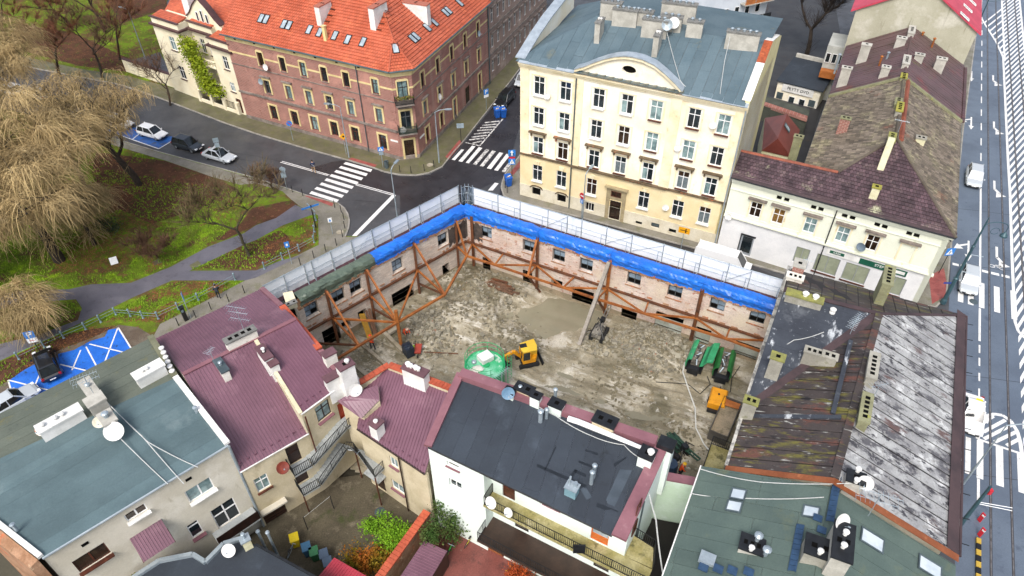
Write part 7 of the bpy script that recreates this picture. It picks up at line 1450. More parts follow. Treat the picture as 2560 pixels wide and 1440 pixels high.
def willow(x,y,h,label,seed,n=60,r0=.34,lean=(0,0),spread=.8,drop=(1.4,3.0),clump=.7,depth=3,tw=straw,wd=.05):
    """mops of hanging twigs at the ends of the limbs, each mop with its own tone"""
    rg=random.Random(seed);b=G(x,y);o=root('willow_tree',label,'tree',b,'willows in the park');tubes,tips=limbs(b-zn*.1,h,spread,rg,lean,depth,r0,3);trunk_part(tubes,o,bark);mb=MB()
    for p,d,L in tips:
        if rg.random()<.07:continue
        mb.cr=rg.random();dr=rg.uniform(.75,1.25);side=V((d.x,d.y,0))*.5+V((rg.uniform(-.35,.35),rg.uniform(-.35,.35),0))
        for _ in range(int(n*rg.uniform(.6,1.3))):
            a=rg.uniform(0,6.283);s=p+V((rg.gauss(0,.5)*clump,rg.gauss(0,.5)*clump,rg.uniform(-.4,.5)));Ln=rg.uniform(*drop)*dr;pts=[s];v=V((math.cos(a),math.sin(a),0))*rg.uniform(.25,.95)+side+V((0,0,rg.uniform(.1,.55)))
            for i in range(6):v=v*.88+V((rg.uniform(-.24,.24),rg.uniform(-.24,.24),-.25));pts.append(pts[-1]+v*(Ln/6)/max(.5,v.length))
            pts=[q if q.z>.15 else V((q.x,q.y,.15)) for q in pts];ribbon(mb,pts,wd*rg.uniform(.7,1.2),wd*.4,rg)
    o2=part('crown',mb,tw,o,rnd=True);o2['kind']='stuff';return o
def bare(x,y,h,label,seed,n=16,tw=twig_b,spread=.75,r0=.2,depth=4,L=(.5,1.3),wd=.03,leaves=0,lm=None,bk=bark,name='bare_tree',group='bare trees in the park',lean=(0,0),z=0.):
    rg=random.Random(seed);b=G(x,y,z);o=root(name,label,'tree',b,group);tubes,tips=limbs(b-zn*.1,h,spread,rg,lean,depth,r0,2,.55);trunk_part(tubes,o,bk);mb=MB();lf=MB()
    for p,d,l in tips:
        for _ in range(n):
            v=(d+V((rg.uniform(-1,1),rg.uniform(-1,1),rg.uniform(-.5,.8)))).normalized();pts=[p-d*l*rg.random()*.6];k=rg.uniform(*L)
            for i in range(3):v=(v+V((rg.uniform(-.35,.35),rg.uniform(-.35,.35),rg.uniform(-.2,.25)))).normalized();pts.append(pts[-1]+v*k/3)
            ribbon(mb,pts,wd,wd*.4,rg)
            if leaves and rg.random()<leaves:leafq(lf,pts[-1],.1,rg)
    part('crown',mb,tw,o)['kind']='stuff'
    if lf.v:part('leaves',lf,lm,o)['kind']='stuff'
    return o
def leafq(mb,p,s,rg):
    a=V((rg.uniform(-1,1),rg.uniform(-1,1),rg.uniform(-.6,.6))).normalized();b=a.orthogonal().normalized().lerp(a.cross(a.orthogonal().normalized()),rg.random());s *= rg.uniform(.6,1.4);mb.cr=rg.random();mb.quad(p-a*s,p-b*s*.6,p+a*s,p+b*s*.6)
def bush(name,label,pts,n,s,mt,seed,cat='bush',h=1.,group=None,stems=True):
    """leaf masses through overlapping clumps: pts = (x, y, z, rx, rz)"""
    rg=random.Random(seed);c0=pts[0];b=G(c0[0],c0[1],0);o=root(name,label,cat,V((b.x,b.y,0)),group);mb=MB();st_=MB()
    for (x,y,z,rx,rz_) in pts:
        c=G(x,y,z);cl=[c+V((rg.uniform(-1,1)*rx*.7,rg.uniform(-1,1)*rx*.7,rg.uniform(-.6,.8)*rz_)) for _ in range(9)]
        for q in cl:
            if stems:st_.tube([V((c.x,c.y,0.02)),q],.02,3)
            for _ in range(n//9):leafq(mb,q+V((rg.gauss(0,.3)*rx,rg.gauss(0,.3)*rx,rg.gauss(0,.3)*rz_)),s,rg)
    f=part('leaves',mb,mt,o,rnd=True);f['kind']='stuff'
    if stems:part('stems',st_,bark,o)['kind']='stuff'
    return o
willow(150,652,17,'large straw coloured willow with a black forked trunk above the park path',11,120,.62,(-.12,.1),1.0,(1.6,3.8),1.2,4)
willow(236,612,8.5,'willow whose fringe hangs beside the tilted white board',18,110,.26,(.1,.12),.8,(1.4,3.0),.9,3)
willow(348,462,16,'willow with a straight dark trunk on the leaf covered slope beside the parked cars',12,30,.45,(-.16,.0),.66,(.9,2.0),.7,4)
willow(95,838,7.2,'small low willow drooping over the lower path junction',13,170,.2,(.15,.1),.6,(1.6,3.0),.8,2)
willow(20,430,18,'willow at the edge of the park with its crown over the parked silver cars',14,70,.45,(-.12,.05),.75,(1.5,3.2),.9,4)
willow(-90,330,19,'tall pale willow at the far corner of the park',15,70,.45,(.05,0),.8,(1.5,3.2),.9,4)
willow(-40,720,12,'willow cut by the picture edge above the lower path',16,110,.3,(0,0),.7,(1.4,2.8),.8,3)
willow(215,470,11,'middle willow between the black trunk and the straight trunk',17,55,.28,(-.12,.1),.7,(1.0,2.2),.7,3)
bare(624,640,11,'small bare tree with greenish trunk on the leaf strewn bed',21,24,mat('olive_twigs','6a5a42','58503a',.6,rough=.95,fine=.15,spec=.1),.85,.2,5,(.8,2.0),.05,bk=bark_g)
bare(150,190,14,'russet bare tree beyond the street with reddish twigs',22,60,twig_r,.8,.22,4,(.7,2.0),.05);bare(255,195,13,'dark branched bare tree near the villa wall',23,26,twig_b,.8,.22,4,(.6,1.8),.045);bare(300,150,13,'russet bare tree beside the grey lamp beyond the street',24,55,twig_r,.8,.2,4,(.7,2.0),.05);bare(425,262,8.5,'low bare tree spreading over the pavement before the villa',25,14,twig_b,.95,.17,4,(.8,2.2),.045,lean=(.2,.1))
bare(30,120,14,'tall dark trunk at the top corner of the park',26,30,twig_r,.6,.3,4,(.7,2.),.05);bare(262,80,13,'tall dark trunk beyond the street in the yellowing grass',27,30,twig_r,.6,.3,4,(.7,2.),.05);bare(180,70,12,'bare russet tree far beyond the street',28,55,twig_r,.8,.22,4,(.7,2.),.05);bare(100,20,12,'bare brown tree at the top edge beyond the street',29,50,twig_r,.8,.22,4,(.7,2.),.05)
bare(395,645,4.2,'low dark leafless shrub in the middle of the lawn',30,26,twig_b,1.1,.09,4,(.4,1.2),.045);bare(690,482,4.6,'bare brown shrub beside the zebra crossing',31,26,twig_b,1.0,.1,4,(.4,1.1),.045)
bare(2015,150,15,'big leafless dark tree filling the court behind the cream tenement',32,60,mat('black_twigs','2b2522','362e29',1.,rough=.95,fine=.1),.6,.4,4,(1.,2.6),.05,group=None);bare(1895,95,6,'thin bare shrub before the blue white house',33,9,twig_b,.6,.1,3,group=None)
lg=lambda nm,a,b,ls=():mat(nm,a,b,.9,rough=.7,fine=.15,rnd=.3,spec=.2,layers=ls)
creeper=lg('creeper_leaves','8d9a1f','6f8420',[('b5ab2c',.9,.56,.7),('3f5a1e',.7,.6,.74)])
rg=random.Random(3);cr=root('creeper','yellow green creeper climbing the balconies of the villa','creeper',FV.P(uc,0,1));mb=MB();st_=MB()
for (u,z,rx,rz_) in [(uc-1.2,9.2,2.0,.9),(uc-1.3,8.2,2.2,1.1),(uc-1.0,7.0,2.2,1.2),(uc-.5,5.8,2.0,1.2),(uc-.1,4.7,1.9,1.1),(uc+.5,3.6,2.2,1.),(uc+1.5,2.9,2.0,.8),(uc+.2,3.,1.8,.8)]:
    for _ in range(560):leafq(mb,FV.P(u+rg.gauss(0,.45)*rx,z+rg.gauss(0,.5)*rz_,.9+rg.gauss(0,.35)),.18,rg)
st_.tube([FV.P(uc,0,.4),FV.P(uc+.2,4,.4),FV.P(uc-.3,9,.4)],.06,5);part('leaves',mb,creeper,cr,rnd=True)['kind']='stuff';part('stem',st_,bark,cr)
green_l=lg('bright_leaves','5f8a1e','7aa525',[('3f6018',.9,.6,.72)]);autumn=lg('autumn_leaves','9a5a1e','7a6a1c',[('b5451f',.8,.55,.68),('4f5a1e',.6,.58,.7)]);ivy=lg('ivy_leaves','3c5626','4d5a2c',[('5a4030',.7,.56,.7)]);fire_l=lg('red_leaves','b5562a','8f3a22',[('8a7a22',.8,.58,.7)])
bush('shrub','bright green shrub against the orange capped garden wall',[(960,1335,.7,1.3,.7),(940,1318,.7,1.0,.6),(985,1355,.7,1.0,.6),(1000,1330,.7,.9,.6)],900,.09,green_l,41)
bush('shrub','orange and brown autumn shrub near the red shed',[(900,1385,.6,1.2,.6),(880,1405,.6,1.1,.5),(925,1410,.6,1.2,.6),(960,1400,.6,.9,.5)],600,.1,autumn,42)
bush('ivy','dark green ivy hanging over the mint house corner',[(1105,1270,2.6,.9,1.),(1130,1290,2.2,.9,1.2),(1160,1300,1.8,.7,1.),(1090,1320,2.2,.9,.7),(1140,1330,1.2,.8,.8),(1075,1345,2.4,.6,.5)],700,.09,ivy,43,'climber')
bush('shrub','fiery orange shrub by the pale terrace wall',[(1300,1425,.6,.9,.6),(1318,1440,.6,.8,.5),(1290,1445,.6,.7,.5)],500,.08,fire_l,44)
bush('shrub','blue grey evergreen under the big willow',[(240,492,.9,1.1,.9),(232,475,1.2,.8,.8)],600,.09,lg('blue_green_leaves','44564f','38483f'),45);bush('shrub','dark evergreen shrub on the lawn beside the willow fringe',[(275,568,.6,1.2,.5),(255,560,.6,.9,.5)],500,.09,lg('dark_green_leaves','46533c','3a4630'),46)
# lawn tufts and leaf litter: real blades and leaves, too many to count
rg=random.Random(8);tuft=MB();lit=MB();lawnA=[[(240,420),(620,480),(560,590),(440,660),(330,700),(180,715),(120,640),(130,480)],[(433,705),(610,703),(410,806),(335,803),(240,800)],[(480,672),(786,538),(794,545),(794,608),(700,650),(640,672)],[(0,775),(90,757),(190,755),(195,790),(100,832),(0,858)],[(-50,480),(130,480),(120,640),(180,715),(80,722),(-50,735)],[(0,905),(143,838),(225,818),(300,812),(220,850),(90,905),(0,972)],[(0,290),(240,350),(400,400),(240,420),(0,420)],[(0,-60),(320,0),(420,150),(330,178),(310,200),(120,140),(0,110)]]
for k,A_ in enumerate(lawnA):
    n_=(9000,3600,3200,1200,3000,1500,2500,3500)[k];xs=[p[0] for p in A_];ys=[p[1] for p in A_]
    for _ in range(n_):
        x,y=rg.uniform(min(xs),max(xs)),rg.uniform(min(ys),max(ys))
        if not inside(x,y,A_):continue
        p=G(x,y,.01);q=nz.noise((p.x*.12,p.y*.12,2.))+.5*nz.noise((p.x*.5,p.y*.5,7.))
        if q>(-.12 if k!=7 else .1):
            tuft.cr=rg.random()
            for _j in range(3):a=rg.uniform(0,6.283);h=rg.uniform(.07,.2);e=V((math.cos(a),math.sin(a),0));s_=V((-e.y,e.x,0))*.035;c=p+V((rg.uniform(-.12,.12),rg.uniform(-.12,.12),0));tuft.quad(c-s_,c+s_,c+e*h*.7+zn*h)
        else:
            for _j in range(2):c=p+V((rg.uniform(-.2,.2),rg.uniform(-.2,.2),.03));a=rg.uniform(0,6.283);e=V((math.cos(a),math.sin(a),rg.uniform(-.3,.3)))*.08;f_=V((-e.y,e.x,rg.uniform(-.03,.03)))*.7;lit.cr=rg.random();lit.quad(c-e,c-f_,c+e,c+f_)
o=struct('grass_tufts',tuft,mat('grass_blades','7f9f2a','6a8c22',.4,rough=.8,fine=.1,rnd=.3,spec=.15,layers=[('98b832',.25,.54,.66),('747434',.6,.6,.74)]),rnd=True);o['kind']='stuff'
o=struct('leaf_litter',lit,mat('leaf_litter_leaves','6e4a33','835a38',.7,rough=.85,fine=.1,rnd=.35,spec=.15,layers=[('55382c',.5,.56,.7),('9a7a3c',1.1,.64,.74)]),rnd=True);o['kind']='stuff'
# ================================================================ cars
tyre=mat('tyre','1c1c1d',rough=.85);rim=mat('wheel_rim','9aa0a4',rough=.35,metal=.6);lamp_w=mat('headlamp','e6ebee',rough=.15,spec=.8);lamp_r=mat('tail_lamp','9a1c1c',rough=.25);plate_m=mat('number_plate','e8e8e4',rough=.5);carglass=mat('car_glass','15191c','1f272b',2.,rough=.05,fine=0,spec=.8);trim_b=mat('car_trim','1f2022',rough=.6)
def paint(nm,c):return mat('car_paint_'+nm,c,rough=.28,fine=.02,spec=.6,coat=.6)
def car(x,y,ang,L,W,H,pm,label,kind='hatch',group='cars',z=None):
    z=RZ if z is None else z;o=root('parked_car' if group[0]=='c' else 'moving_car',label,'car',G(x,y,z),'cars',ang);o.location.z=z
    def P(name,mb,m_,par=None,smooth=False):return part(name,mb,m_,par or o,smooth)
    o0=o.location.copy();C_=lambda a,b,c:V((o0.x+a,o0.y+b,o0.z+c))
    zs=.42*H+.18;hl=L/2;st_=[(-hl,.80,.42,zs-.14),(-hl+.14,.95,.3,zs),(-hl*.55,1.,.22,zs+.03),(0,1.,.22,zs),(hl*.45,1.,.22,zs-.02),(hl-.35,.96,.26,zs-.13),(hl-.08,.84,.34,zs-.26),(hl,.68,.42,zs-.36)]
    mb=MB();g=[]
    for x_,w_,lo_,hi_ in st_:
        w2=W/2*w_;g+=[C_(x_,a,c) for a,c in ((-w2*.86,lo_),(-w2,lo_+.16),(-w2,(lo_+hi_)/2+.06),(-w2*.93,hi_-.03),(-w2*.72,hi_+.015),(w2*.72,hi_+.015),(w2*.93,hi_-.03),(w2,(lo_+hi_)/2+.06),(w2,lo_+.16),(w2*.86,lo_))]
    n=10;mb.add(g,[[i*n+j,i*n+(j+1) % n,(i+1)*n+(j+1) % n,(i+1)*n+j] for i in range(len(st_)-1) for j in range(n)]+[list(range(n)),[(len(st_)-1)*n+j for j in range(n)][::-1]]);P('body',mb,pm,smooth=False)
    xr0,xr1,xf1,xf0={'hatch':(-hl+.12,-hl+.5,hl*.16,hl*.5),'sedan':(-hl+.55,-hl*.42,hl*.12,hl*.45),'van':(-hl+.05,-hl+.15,hl*.5,hl*.78)}[kind];zb_=zs-.02;wb,wt=W/2*.9,W/2*.7;xm=(xr1+xf1)/2
    A=[C_(xr0,-wb*.92,zb_),C_(xf0,-wb*.92,zb_-.03),C_(xf0,wb*.92,zb_-.03),C_(xr0,wb*.92,zb_)];B=[C_(xr1,-wt,H-.03),C_(xf1,-wt,H-.03),C_(xf1,wt,H-.03),C_(xr1,wt,H-.03)]
    names=('side_window','windscreen','side_window','rear_window')
    for i in range(4):j=(i+1) % 4;mb=MB();mb.quad(A[i],A[j],B[j],B[i]);ce=(A[i]+A[j]+B[i]+B[j])/4;cen=C_(xm,0,(zb_+H)/2);mb.quad(*[cen+(p-cen)*.9 for p in (A[i],A[j],B[j],B[i])][::-1]);P(names[i],mb,pm if kind=='van' and i!=1 else carglass)
    mb=MB();R2=[C_(xr1+.03,-wt,H-.03),C_(xf1-.02,-wt,H-.03),C_(xf1-.02,wt,H-.03),C_(xr1+.03,wt,H-.03)];R3=[C_(xr1+.2,-wt*.82,H+.02),C_(xf1-.15,-wt*.82,H+.02),C_(xf1-.15,wt*.82,H+.02),C_(xr1+.2,wt*.82,H+.02)]
    for i in range(4):j=(i+1) % 4;mb.quad(R2[i],R2[j],R3[j],R3[i])
    mb.quad(*R3)
    for i in range(4):mb.bar(A[i],B[i],.09,.09)
    for s_ in (-1,1):mb.bar(C_(xm-.1,s_*wb*.915,zb_),C_(xm-.1,s_*wt*1.005,H-.03),.07,.07)
    rf=P('roof',mb,pm)
    for a in (-hl*.62,hl*.63):
        for s_ in (-1,1):
            mb=MB();mb.lathe(C_(a,s_*(W/2-.12)-.1*(s_>0)*0,.32),[(.2,-.1),(.32,-.09),(.33,.0),(.32,.09),(.2,.1)],14,(0,1,0));wv=P('wheel',mb,tyre);mb=MB();mb.lathe(C_(a,s_*(W/2-.02),.32),[(.02,-.02),(.2,-.02),(.19,.02),(.02,.03)],10,(0,1,0));P('rim',mb,rim,wv)
    for s_ in (-1,1):
        mb=MB();mb.box(C_(hl-.16,s_*W*.34,zs-.24),.3,.32,.13);P('headlight',mb,lamp_w);mb=MB();mb.box(C_(-hl+.08,s_*W*.39,zs-.1),.16,.22,.22);P('tail_light',mb,lamp_r);mb=MB();mb.box(C_(xf0-.25,s_*(W/2+.06),zs+.06),.12,.18,.13);P('mirror',mb,pm)
    mb=MB();mb.box(C_(hl-.005,0,.42),.04,W*.62,.18);P('grille',mb,trim_b)
    for a in (hl+.02,-hl-.01):mb=MB();mb.box(C_(a,0,.5),.03,.5,.11);P('number_plate',mb,plate_m)
    return o,C_
def ang2(a,b):p,q=G(*a),G(*b);return math.atan2(q.y-p.y,q.x-p.x)
black_p,white_p,silver_p,navy_p=paint('black','15171a'),paint('white','e6e7e8'),paint('silver','b9bfc4'),paint('navy','232a33')
aS=ang2((430,365),(560,402))
car(124,920,ang2((132,950),(108,890)),4.5,1.85,1.65,black_p,'black car parked with its tail lights to the roof on the blue bays',z=.02)
car(38,1012,ang2((0,1040),(90,985)),4.3,1.8,1.45,silver_p,'silver car half hidden behind the felt roof edge by the blue bays','sedan',z=.02)
car(302,314,aS,4.3,1.8,1.5,white_p,'white car in the street bay, farther from the crossing','hatch');car(384,340,aS,4.4,1.8,1.5,white_p,'white car in the blue street bay behind the willow branches','hatch')
o,C_=car(473,370,aS,4.4,1.85,1.6,navy_p,'dark car parked between the white and the silver one','hatch')
o,C_=car(551,397,aS,4.7,1.85,1.45,silver_p,'silver car with dark sunroof, first in the row towards the crossing','sedan');mb=MB();mb.box(C_(-.1,0,1.475),.7,.85,.02);part('sunroof',mb,carglass,o)
car(98,243,aS+math.pi,4.3,1.8,1.5,silver_p,'silver car seen under the willow crowns at the far left');car(30,232,aS+math.pi,4.3,1.8,1.5,white_p,'white car under the willows beside the farther silver one')
car(1262,256,ang2((1290,215),(1225,285)),4.6,1.85,1.55,black_p,'black car parked in the side street behind the blue bins','hatch');car(1306,207,ang2((1325,170),(1300,215)),4.3,1.8,1.5,silver_p,'silver car peeping past the corner of the cream tenement')
car(2431,452,ra,4.4,1.85,1.6,silver_p,'silver car driving towards the crossing, alone in its lane','hatch','moving');car(2417,712,ra,4.2,1.8,1.55,silver_p,'silver car entering the lower zebra crossing beside the lamp post','hatch','moving')
o,C_=car(2424,1045,ra,4.5,1.85,1.5,white_p,'white car with a yellow roof patch half hidden by the lichened roof','sedan','moving');mb=MB();mb.box(C_(-.9,.2,1.485),.35,.5,.02);part('yellow_patch',mb,mat('yellow_patch','d9d62a',rough=.5),o)
v,C_=car(1802,668,FRW.rz,6.0,2.0,2.35,white_p,'tall white van whose roof shows above the white sheeting','van')
# ================================================================ people
skin=mat('skin','c29a82',rough=.6);hi_or=mat('orange_vest','e2531f','d1471a',4.,rough=.7,emit=0);jean=mat('dark_trousers','2e3138','23252b',3.,rough=.9);navy_c=mat('navy_jacket','22304f',rough=.85);hair_m=mat('dark_hair','2a2019',rough=.9);boot=mat('boots','1d1a17',rough=.8);khaki=mat('khaki_trousers','a08466',rough=.9);lime=mat('lime_helmet','b6e01c',rough=.4);helm_y=mat('yellow_helmet','e3b21f',rough=.4);helm_w=mat('pale_helmet','dfc0a8',rough=.4)
def person(x,y,z,ang,label,top,legs,head,bend=0.,crouch=0.,stride=.12,helmet=True,strap=None):
    b=G(x,y,z);o=root('person',label,'person',b);me=bpy.data.meshes.new('body')
    hz_=.92-.42*crouch;c,s_=math.cos(bend),math.sin(bend);T=lambda d,l=0.:(s_*d,l,hz_+c*d)
    sh=T(.5);ne=T(.6);hd=T(.7);hd2=T(.86);kx=.1+.3*crouch
    vs=[T(0),T(.28),sh,ne,hd,hd2,T(.48,.2),(sh[0]+.1,.27,sh[2]-.27),(sh[0]+.3,.22,sh[2]-.45),T(.48,-.2),(sh[0]+.08,-.27,sh[2]-.27),(sh[0]+.28,-.22,sh[2]-.42),(stride*.6,.1,hz_-.05),(kx+stride,.12,.48-.05*crouch),(stride-.05-.1*crouch,.12,.08),(stride+.14,.13,.04),(-stride*.6,-.1,hz_-.05),(kx-stride,-.12,.48-.05*crouch),(-stride-.12*crouch-.08,-.12,.08),(-stride+.1,-.13,.04)]
    es=[(0,1),(1,2),(2,3),(3,4),(4,5),(2,6),(6,7),(7,8),(2,9),(9,10),(10,11),(0,12),(12,13),(13,14),(14,15),(0,16),(16,17),(17,18),(18,19)]
    rs=[.15,.14,.16,.06,.1,.09,.085,.06,.045,.085,.06,.045,.1,.075,.055,.045,.1,.075,.055,.045]
    me.from_pydata(vs,es,[]);t0=bpy.data.objects.new('t0',me);COL.objects.link(t0);md=t0.modifiers.new('s','SKIN')
    for d,r_ in zip(me.skin_vertices[0].data,rs):d.radius=(r_,r_)
    me.skin_vertices[0].data[0].use_root=True;sb=t0.modifiers.new('u','SUBSURF');sb.levels=1
    bpy.context.view_layer.update();ev=t0.evaluated_get(bpy.context.evaluated_depsgraph_get());m2=bpy.data.meshes.new_from_object(ev);bpy.data.objects.remove(t0);m2.name='body'
    m2.materials.clear()
    for q in (top,legs,skin,boot):m2.materials.append(q)
    hv=V(T(.78));cc=V(T(0))
    for p in m2.polygons:
        q=p.center;al=(q.x*s_+(q.z-hz_)*c);p.material_index=3 if q.z<.13 else (2 if al>.58 else (1 if al<.02 else 0))
        if (q-V(vs[8])).length<.1 or (q-V(vs[11])).length<.1:p.material_index=2
        p.use_smooth=True
    bo=link('body',m2,o);bo.rotation_euler=(0,0,ang)
    q=Matrix.Rotation(ang,3,'Z') @ hv;mb=MB();mb.blob(b+q+V((0,0,.05)),.125,.125,.11 if helmet else .1,10,6)
    if helmet:mb.lathe(b+q+V((0,0,.035)),[(.16,0),(.165,.012),(.12,.03)],12)
    part('helmet' if helmet else 'hair',mb,head,o,smooth=True)
    if strap:mb=MB();f=Matrix.Rotation(ang,3,'Z');mb.bar(b+f @ V((-.16,.14,1.4)),b+f @ V((-.17,-.16,1.0)),.06,.02);part('strap',mb,strap,o)
    return o
person(786,432,RZ,ang2((786,430),(740,330)),'person in navy jacket with a pale strap walking over the double line',navy_c,khaki,hair_m,.1,0,.2,False,white_plaster)
person(548,745,.01,2.0,'person in dark clothes standing on the pavement by the lawn rail',mat('dark_jacket','2c3440',rough=.9),jean,hair_m,.05,0,.12,False)
person(933,872,-.1,2.2,'worker in orange vest with dark back, standing by the yellow board',hi_or,jean,hi_or,.25,.1,.15,True,navy_c)
person(1012,835,-.05,-.9,'worker in orange crouching over the muddy slab',hi_or,mat('red_trousers','8a3524',rough=.9),helm_w,.9,.75,.1);person(1697,1188,-.05,-.2,'worker with yellow helmet and orange vest in the gap by the green roof',hi_or,jean,helm_y,.3,.1,.12)
b_=FL.uv(1109,672);p=FL.P(b_[0],.9,-.45);q=proj_=None
person(1109,690,.3,FL.rz-1.57,'worker with lime helmet looking through the ground floor opening',jean,jean,lime,.1,0,.05).location=(p.x,p.y,.35)
# ================================================================ machines on the mud
yel_p=mat('digger_yellow','dc9a1a','cc8a14',1.5,rough=.45,fine=.1,layers=[('8a6a2a',2.2,.66,.74)]);yroof=mat('digger_roof','e2bc3c','d4ac34',1.,rough=.4,fine=.06)
def at(o,ang):
    q=Matrix.Rotation(ang,3,'Z');l=V(o.location);return lambda a,b,c:l+q @ V((a,b,c))
b=G(1318,905,-.1);ag=ang2((1330,905),(1285,915));ex=root('mini_excavator','yellow mini excavator with open cab beside the green silo','excavator',b);T=at(ex,ag);ex.scale=(.84,.84,.84)
for s_ in (-1,1):
    mb=MB();mb.prism([T(-1.15,s_*.75-.18,.1),T(-.95,s_*.75-.18,0),T(.95,s_*.75-.18,0),T(1.15,s_*.75-.18,.1),T(1.15,s_*.75-.18,.38),T(.95,s_*.75-.18,.5),T(-.95,s_*.75-.18,.5),T(-1.15,s_*.75-.18,.38)],T(0,.36,0)-T(0,0,0));part('track',mb,tyre,ex)
mb=MB();mb.box(T(0,0,.55),1.7,1.3,.3,ag);part('undercarriage',mb,steel_dark,ex);mb=MB();mb.prism([T(-.9,-.85,.72),T(.6,-.85,.72),T(.75,-.3,.72),T(.75,.85,.72),T(-.7,.85,.72),T(-1.05,.3,.72)],(0,0,.55));part('body',mb,yel_p,ex)
mb=MB();pr=[(-1.0,1.25),(-1.05,1.75),(-.8,1.95),(-.1,1.95),(-.1,1.25)];mb.prism([T(a,-.85,c) for a,c in pr],T(0,1.1,0)-T(0,0,0));part('engine_cover',mb,yroof,ex)
mb=MB()
for a,c in ((-.1,.25),(-.1,.85),(.8,.25),(.8,.85),(-.1,-.85),(.8,-.45)):mb.bar(T(a,c,1.2),T(a*.9,c*.95,2.5),.1)
part('cab_frame',mb,yel_p,ex);mb=MB();mb.prism([T(-.95,-.8,2.5),T(.7,-.55,2.5),T(.85,.3,2.5),T(.75,.9,2.5),T(-.8,.9,2.5),T(-1.0,.2,2.5)],(0,0,.14));part('cab_roof',mb,yroof,ex)
mb=MB();mb.prism([T(.8,.3,1.3),T(.8,.8,1.3),T(.76,.8,2.4),T(.76,.3,2.4)],T(.02,0,0)-T(0,0,0));mb.prism([T(-.05,.88,1.3),T(.7,.88,1.3),T(.68,.86,2.4),T(-.05,.86,2.4)],T(0,.02,0)-T(0,0,0));part('cab_glass',mb,glass,ex)
mb=MB();mb.box(T(.1,.45,1.45),.5,.45,.5,ag);part('seat',mb,trim_b,ex);mb=MB();mb.box(T(.45,-.1,2.66),.75,.55,.06,ag);part('roof_grille',mb,steel_dark,ex)
mb=MB();mb.bar(T(.7,-.2,1.0),T(1.5,-.15,2.0),.3,.35);mb.bar(T(1.5,-.15,2.0),T(2.5,-.1,1.6),.28,.3);part('boom',mb,yel_p,ex);mb=MB();mb.bar(T(2.45,-.1,1.7),T(2.2,-.1,.6),.24,.26);part('dipper',mb,yel_p,ex);mb=MB();mb.prism([T(2.0,-.4,.55),T(2.5,-.4,.55),T(2.45,-.4,.05),T(2.1,-.4,0)],T(0,.6,0)-T(0,0,0));part('bucket',mb,steel_dark,ex);mb=MB();mb.tube([T(.9,-.15,1.6),T(1.9,-.1,2.1)],.05,6);part('hydraulic_ram',mb,galv,ex)
mb=MB();mb.prism([T(-1.5,-1.0,0),T(-1.62,-1.0,.45),T(-1.62,1.0,.45),T(-1.5,1.0,0)],T(.1,0,0)-T(0,0,0));part('dozer_blade',mb,steel_dark,ex)
# green silo
sg=mat('silo_green','1f9a5e','2aa568',.9,rough=.4,fine=.08,layers=[('6fc79a',.8,.6,.72)]);stop_=mat('silo_top','3fae76','8fcfae',.6,rough=.5,fine=.1,layers=[('d3dccf',.9,.54,.62)])
c=G(1212,912,2.7);si=root('silo','round green tank with guard rails, cement on its lid and a white box on top','silo',V((c.x,c.y,-.2)));c0=V((c.x,c.y,0));r_=1.72
mb=MB();mb.lathe(c0,[(r_,-.2),(r_,2.5),(r_+.08,2.55),(r_+.08,2.7),(r_,2.72),(r_-.1,2.62)],32);part('tank',mb,sg,si);mb=MB();mb.lathe(c0,[(r_-.1,2.58),(r_-.12,2.64),(.5,2.78),(.1,2.78)],32);part('lid',mb,stop_,si)
for h in (3.2,3.75):mb=MB();pts=[c0+V((r_*math.cos(a),r_*math.sin(a),h)) for a in [(-.35+i*6.0/36) for i in range(34)]];mb.tube(pts,.028,5);part('guard_rail',mb,sg,si)
for i in range(10):a=-.35+i*.6;mb=MB();mb.tube([c0+V((r_*math.cos(a),r_*math.sin(a),2.65)),c0+V((r_*math.cos(a),r_*math.sin(a),3.75))],.025,5);part('rail_post',mb,sg,si)
mb=MB();mb.box(c0+V((.05,.55,3.05)),1.15,1.0,.5,.65);part('white_box',mb,white_plaster,si);mb=MB();mb.lathe(c0+V((.15,-.1,2.75)),[(.32,0),(.32,.12),(.27,.14)],14);part('hatch',mb,sg,si);mb=MB();mb.blob(c0+V((-.6,-.55,2.75)),.55,.45,.2,10,6,.15);part('cement_heap',mb,wplaster2,si,smooth=True);mb=MB();mb.blob(c0+V((-.95,.2,2.85)),.24,.24,.2,9,6);part('vent_motor',mb,galv,si)
mb=MB()
for s_ in (-.22,.22):mb.tube([c0+V((r_+.3,s_,-.2)),c0+V((r_+.25,s_,3.7))],.03,5)
for i in range(13):mb.tube([c0+V((r_+.28,-.22,i*.29)),c0+V((r_+.28,.22,i*.29))],.02,4)
for i in range(6):mb.tube([c0+V((r_+.3+.35*math.sin(t),.4*math.cos(t),1.3+i*.45)) for t in [j*math.pi/6 for j in range(7)]],.018,4)
part('ladder',mb,sg,si)
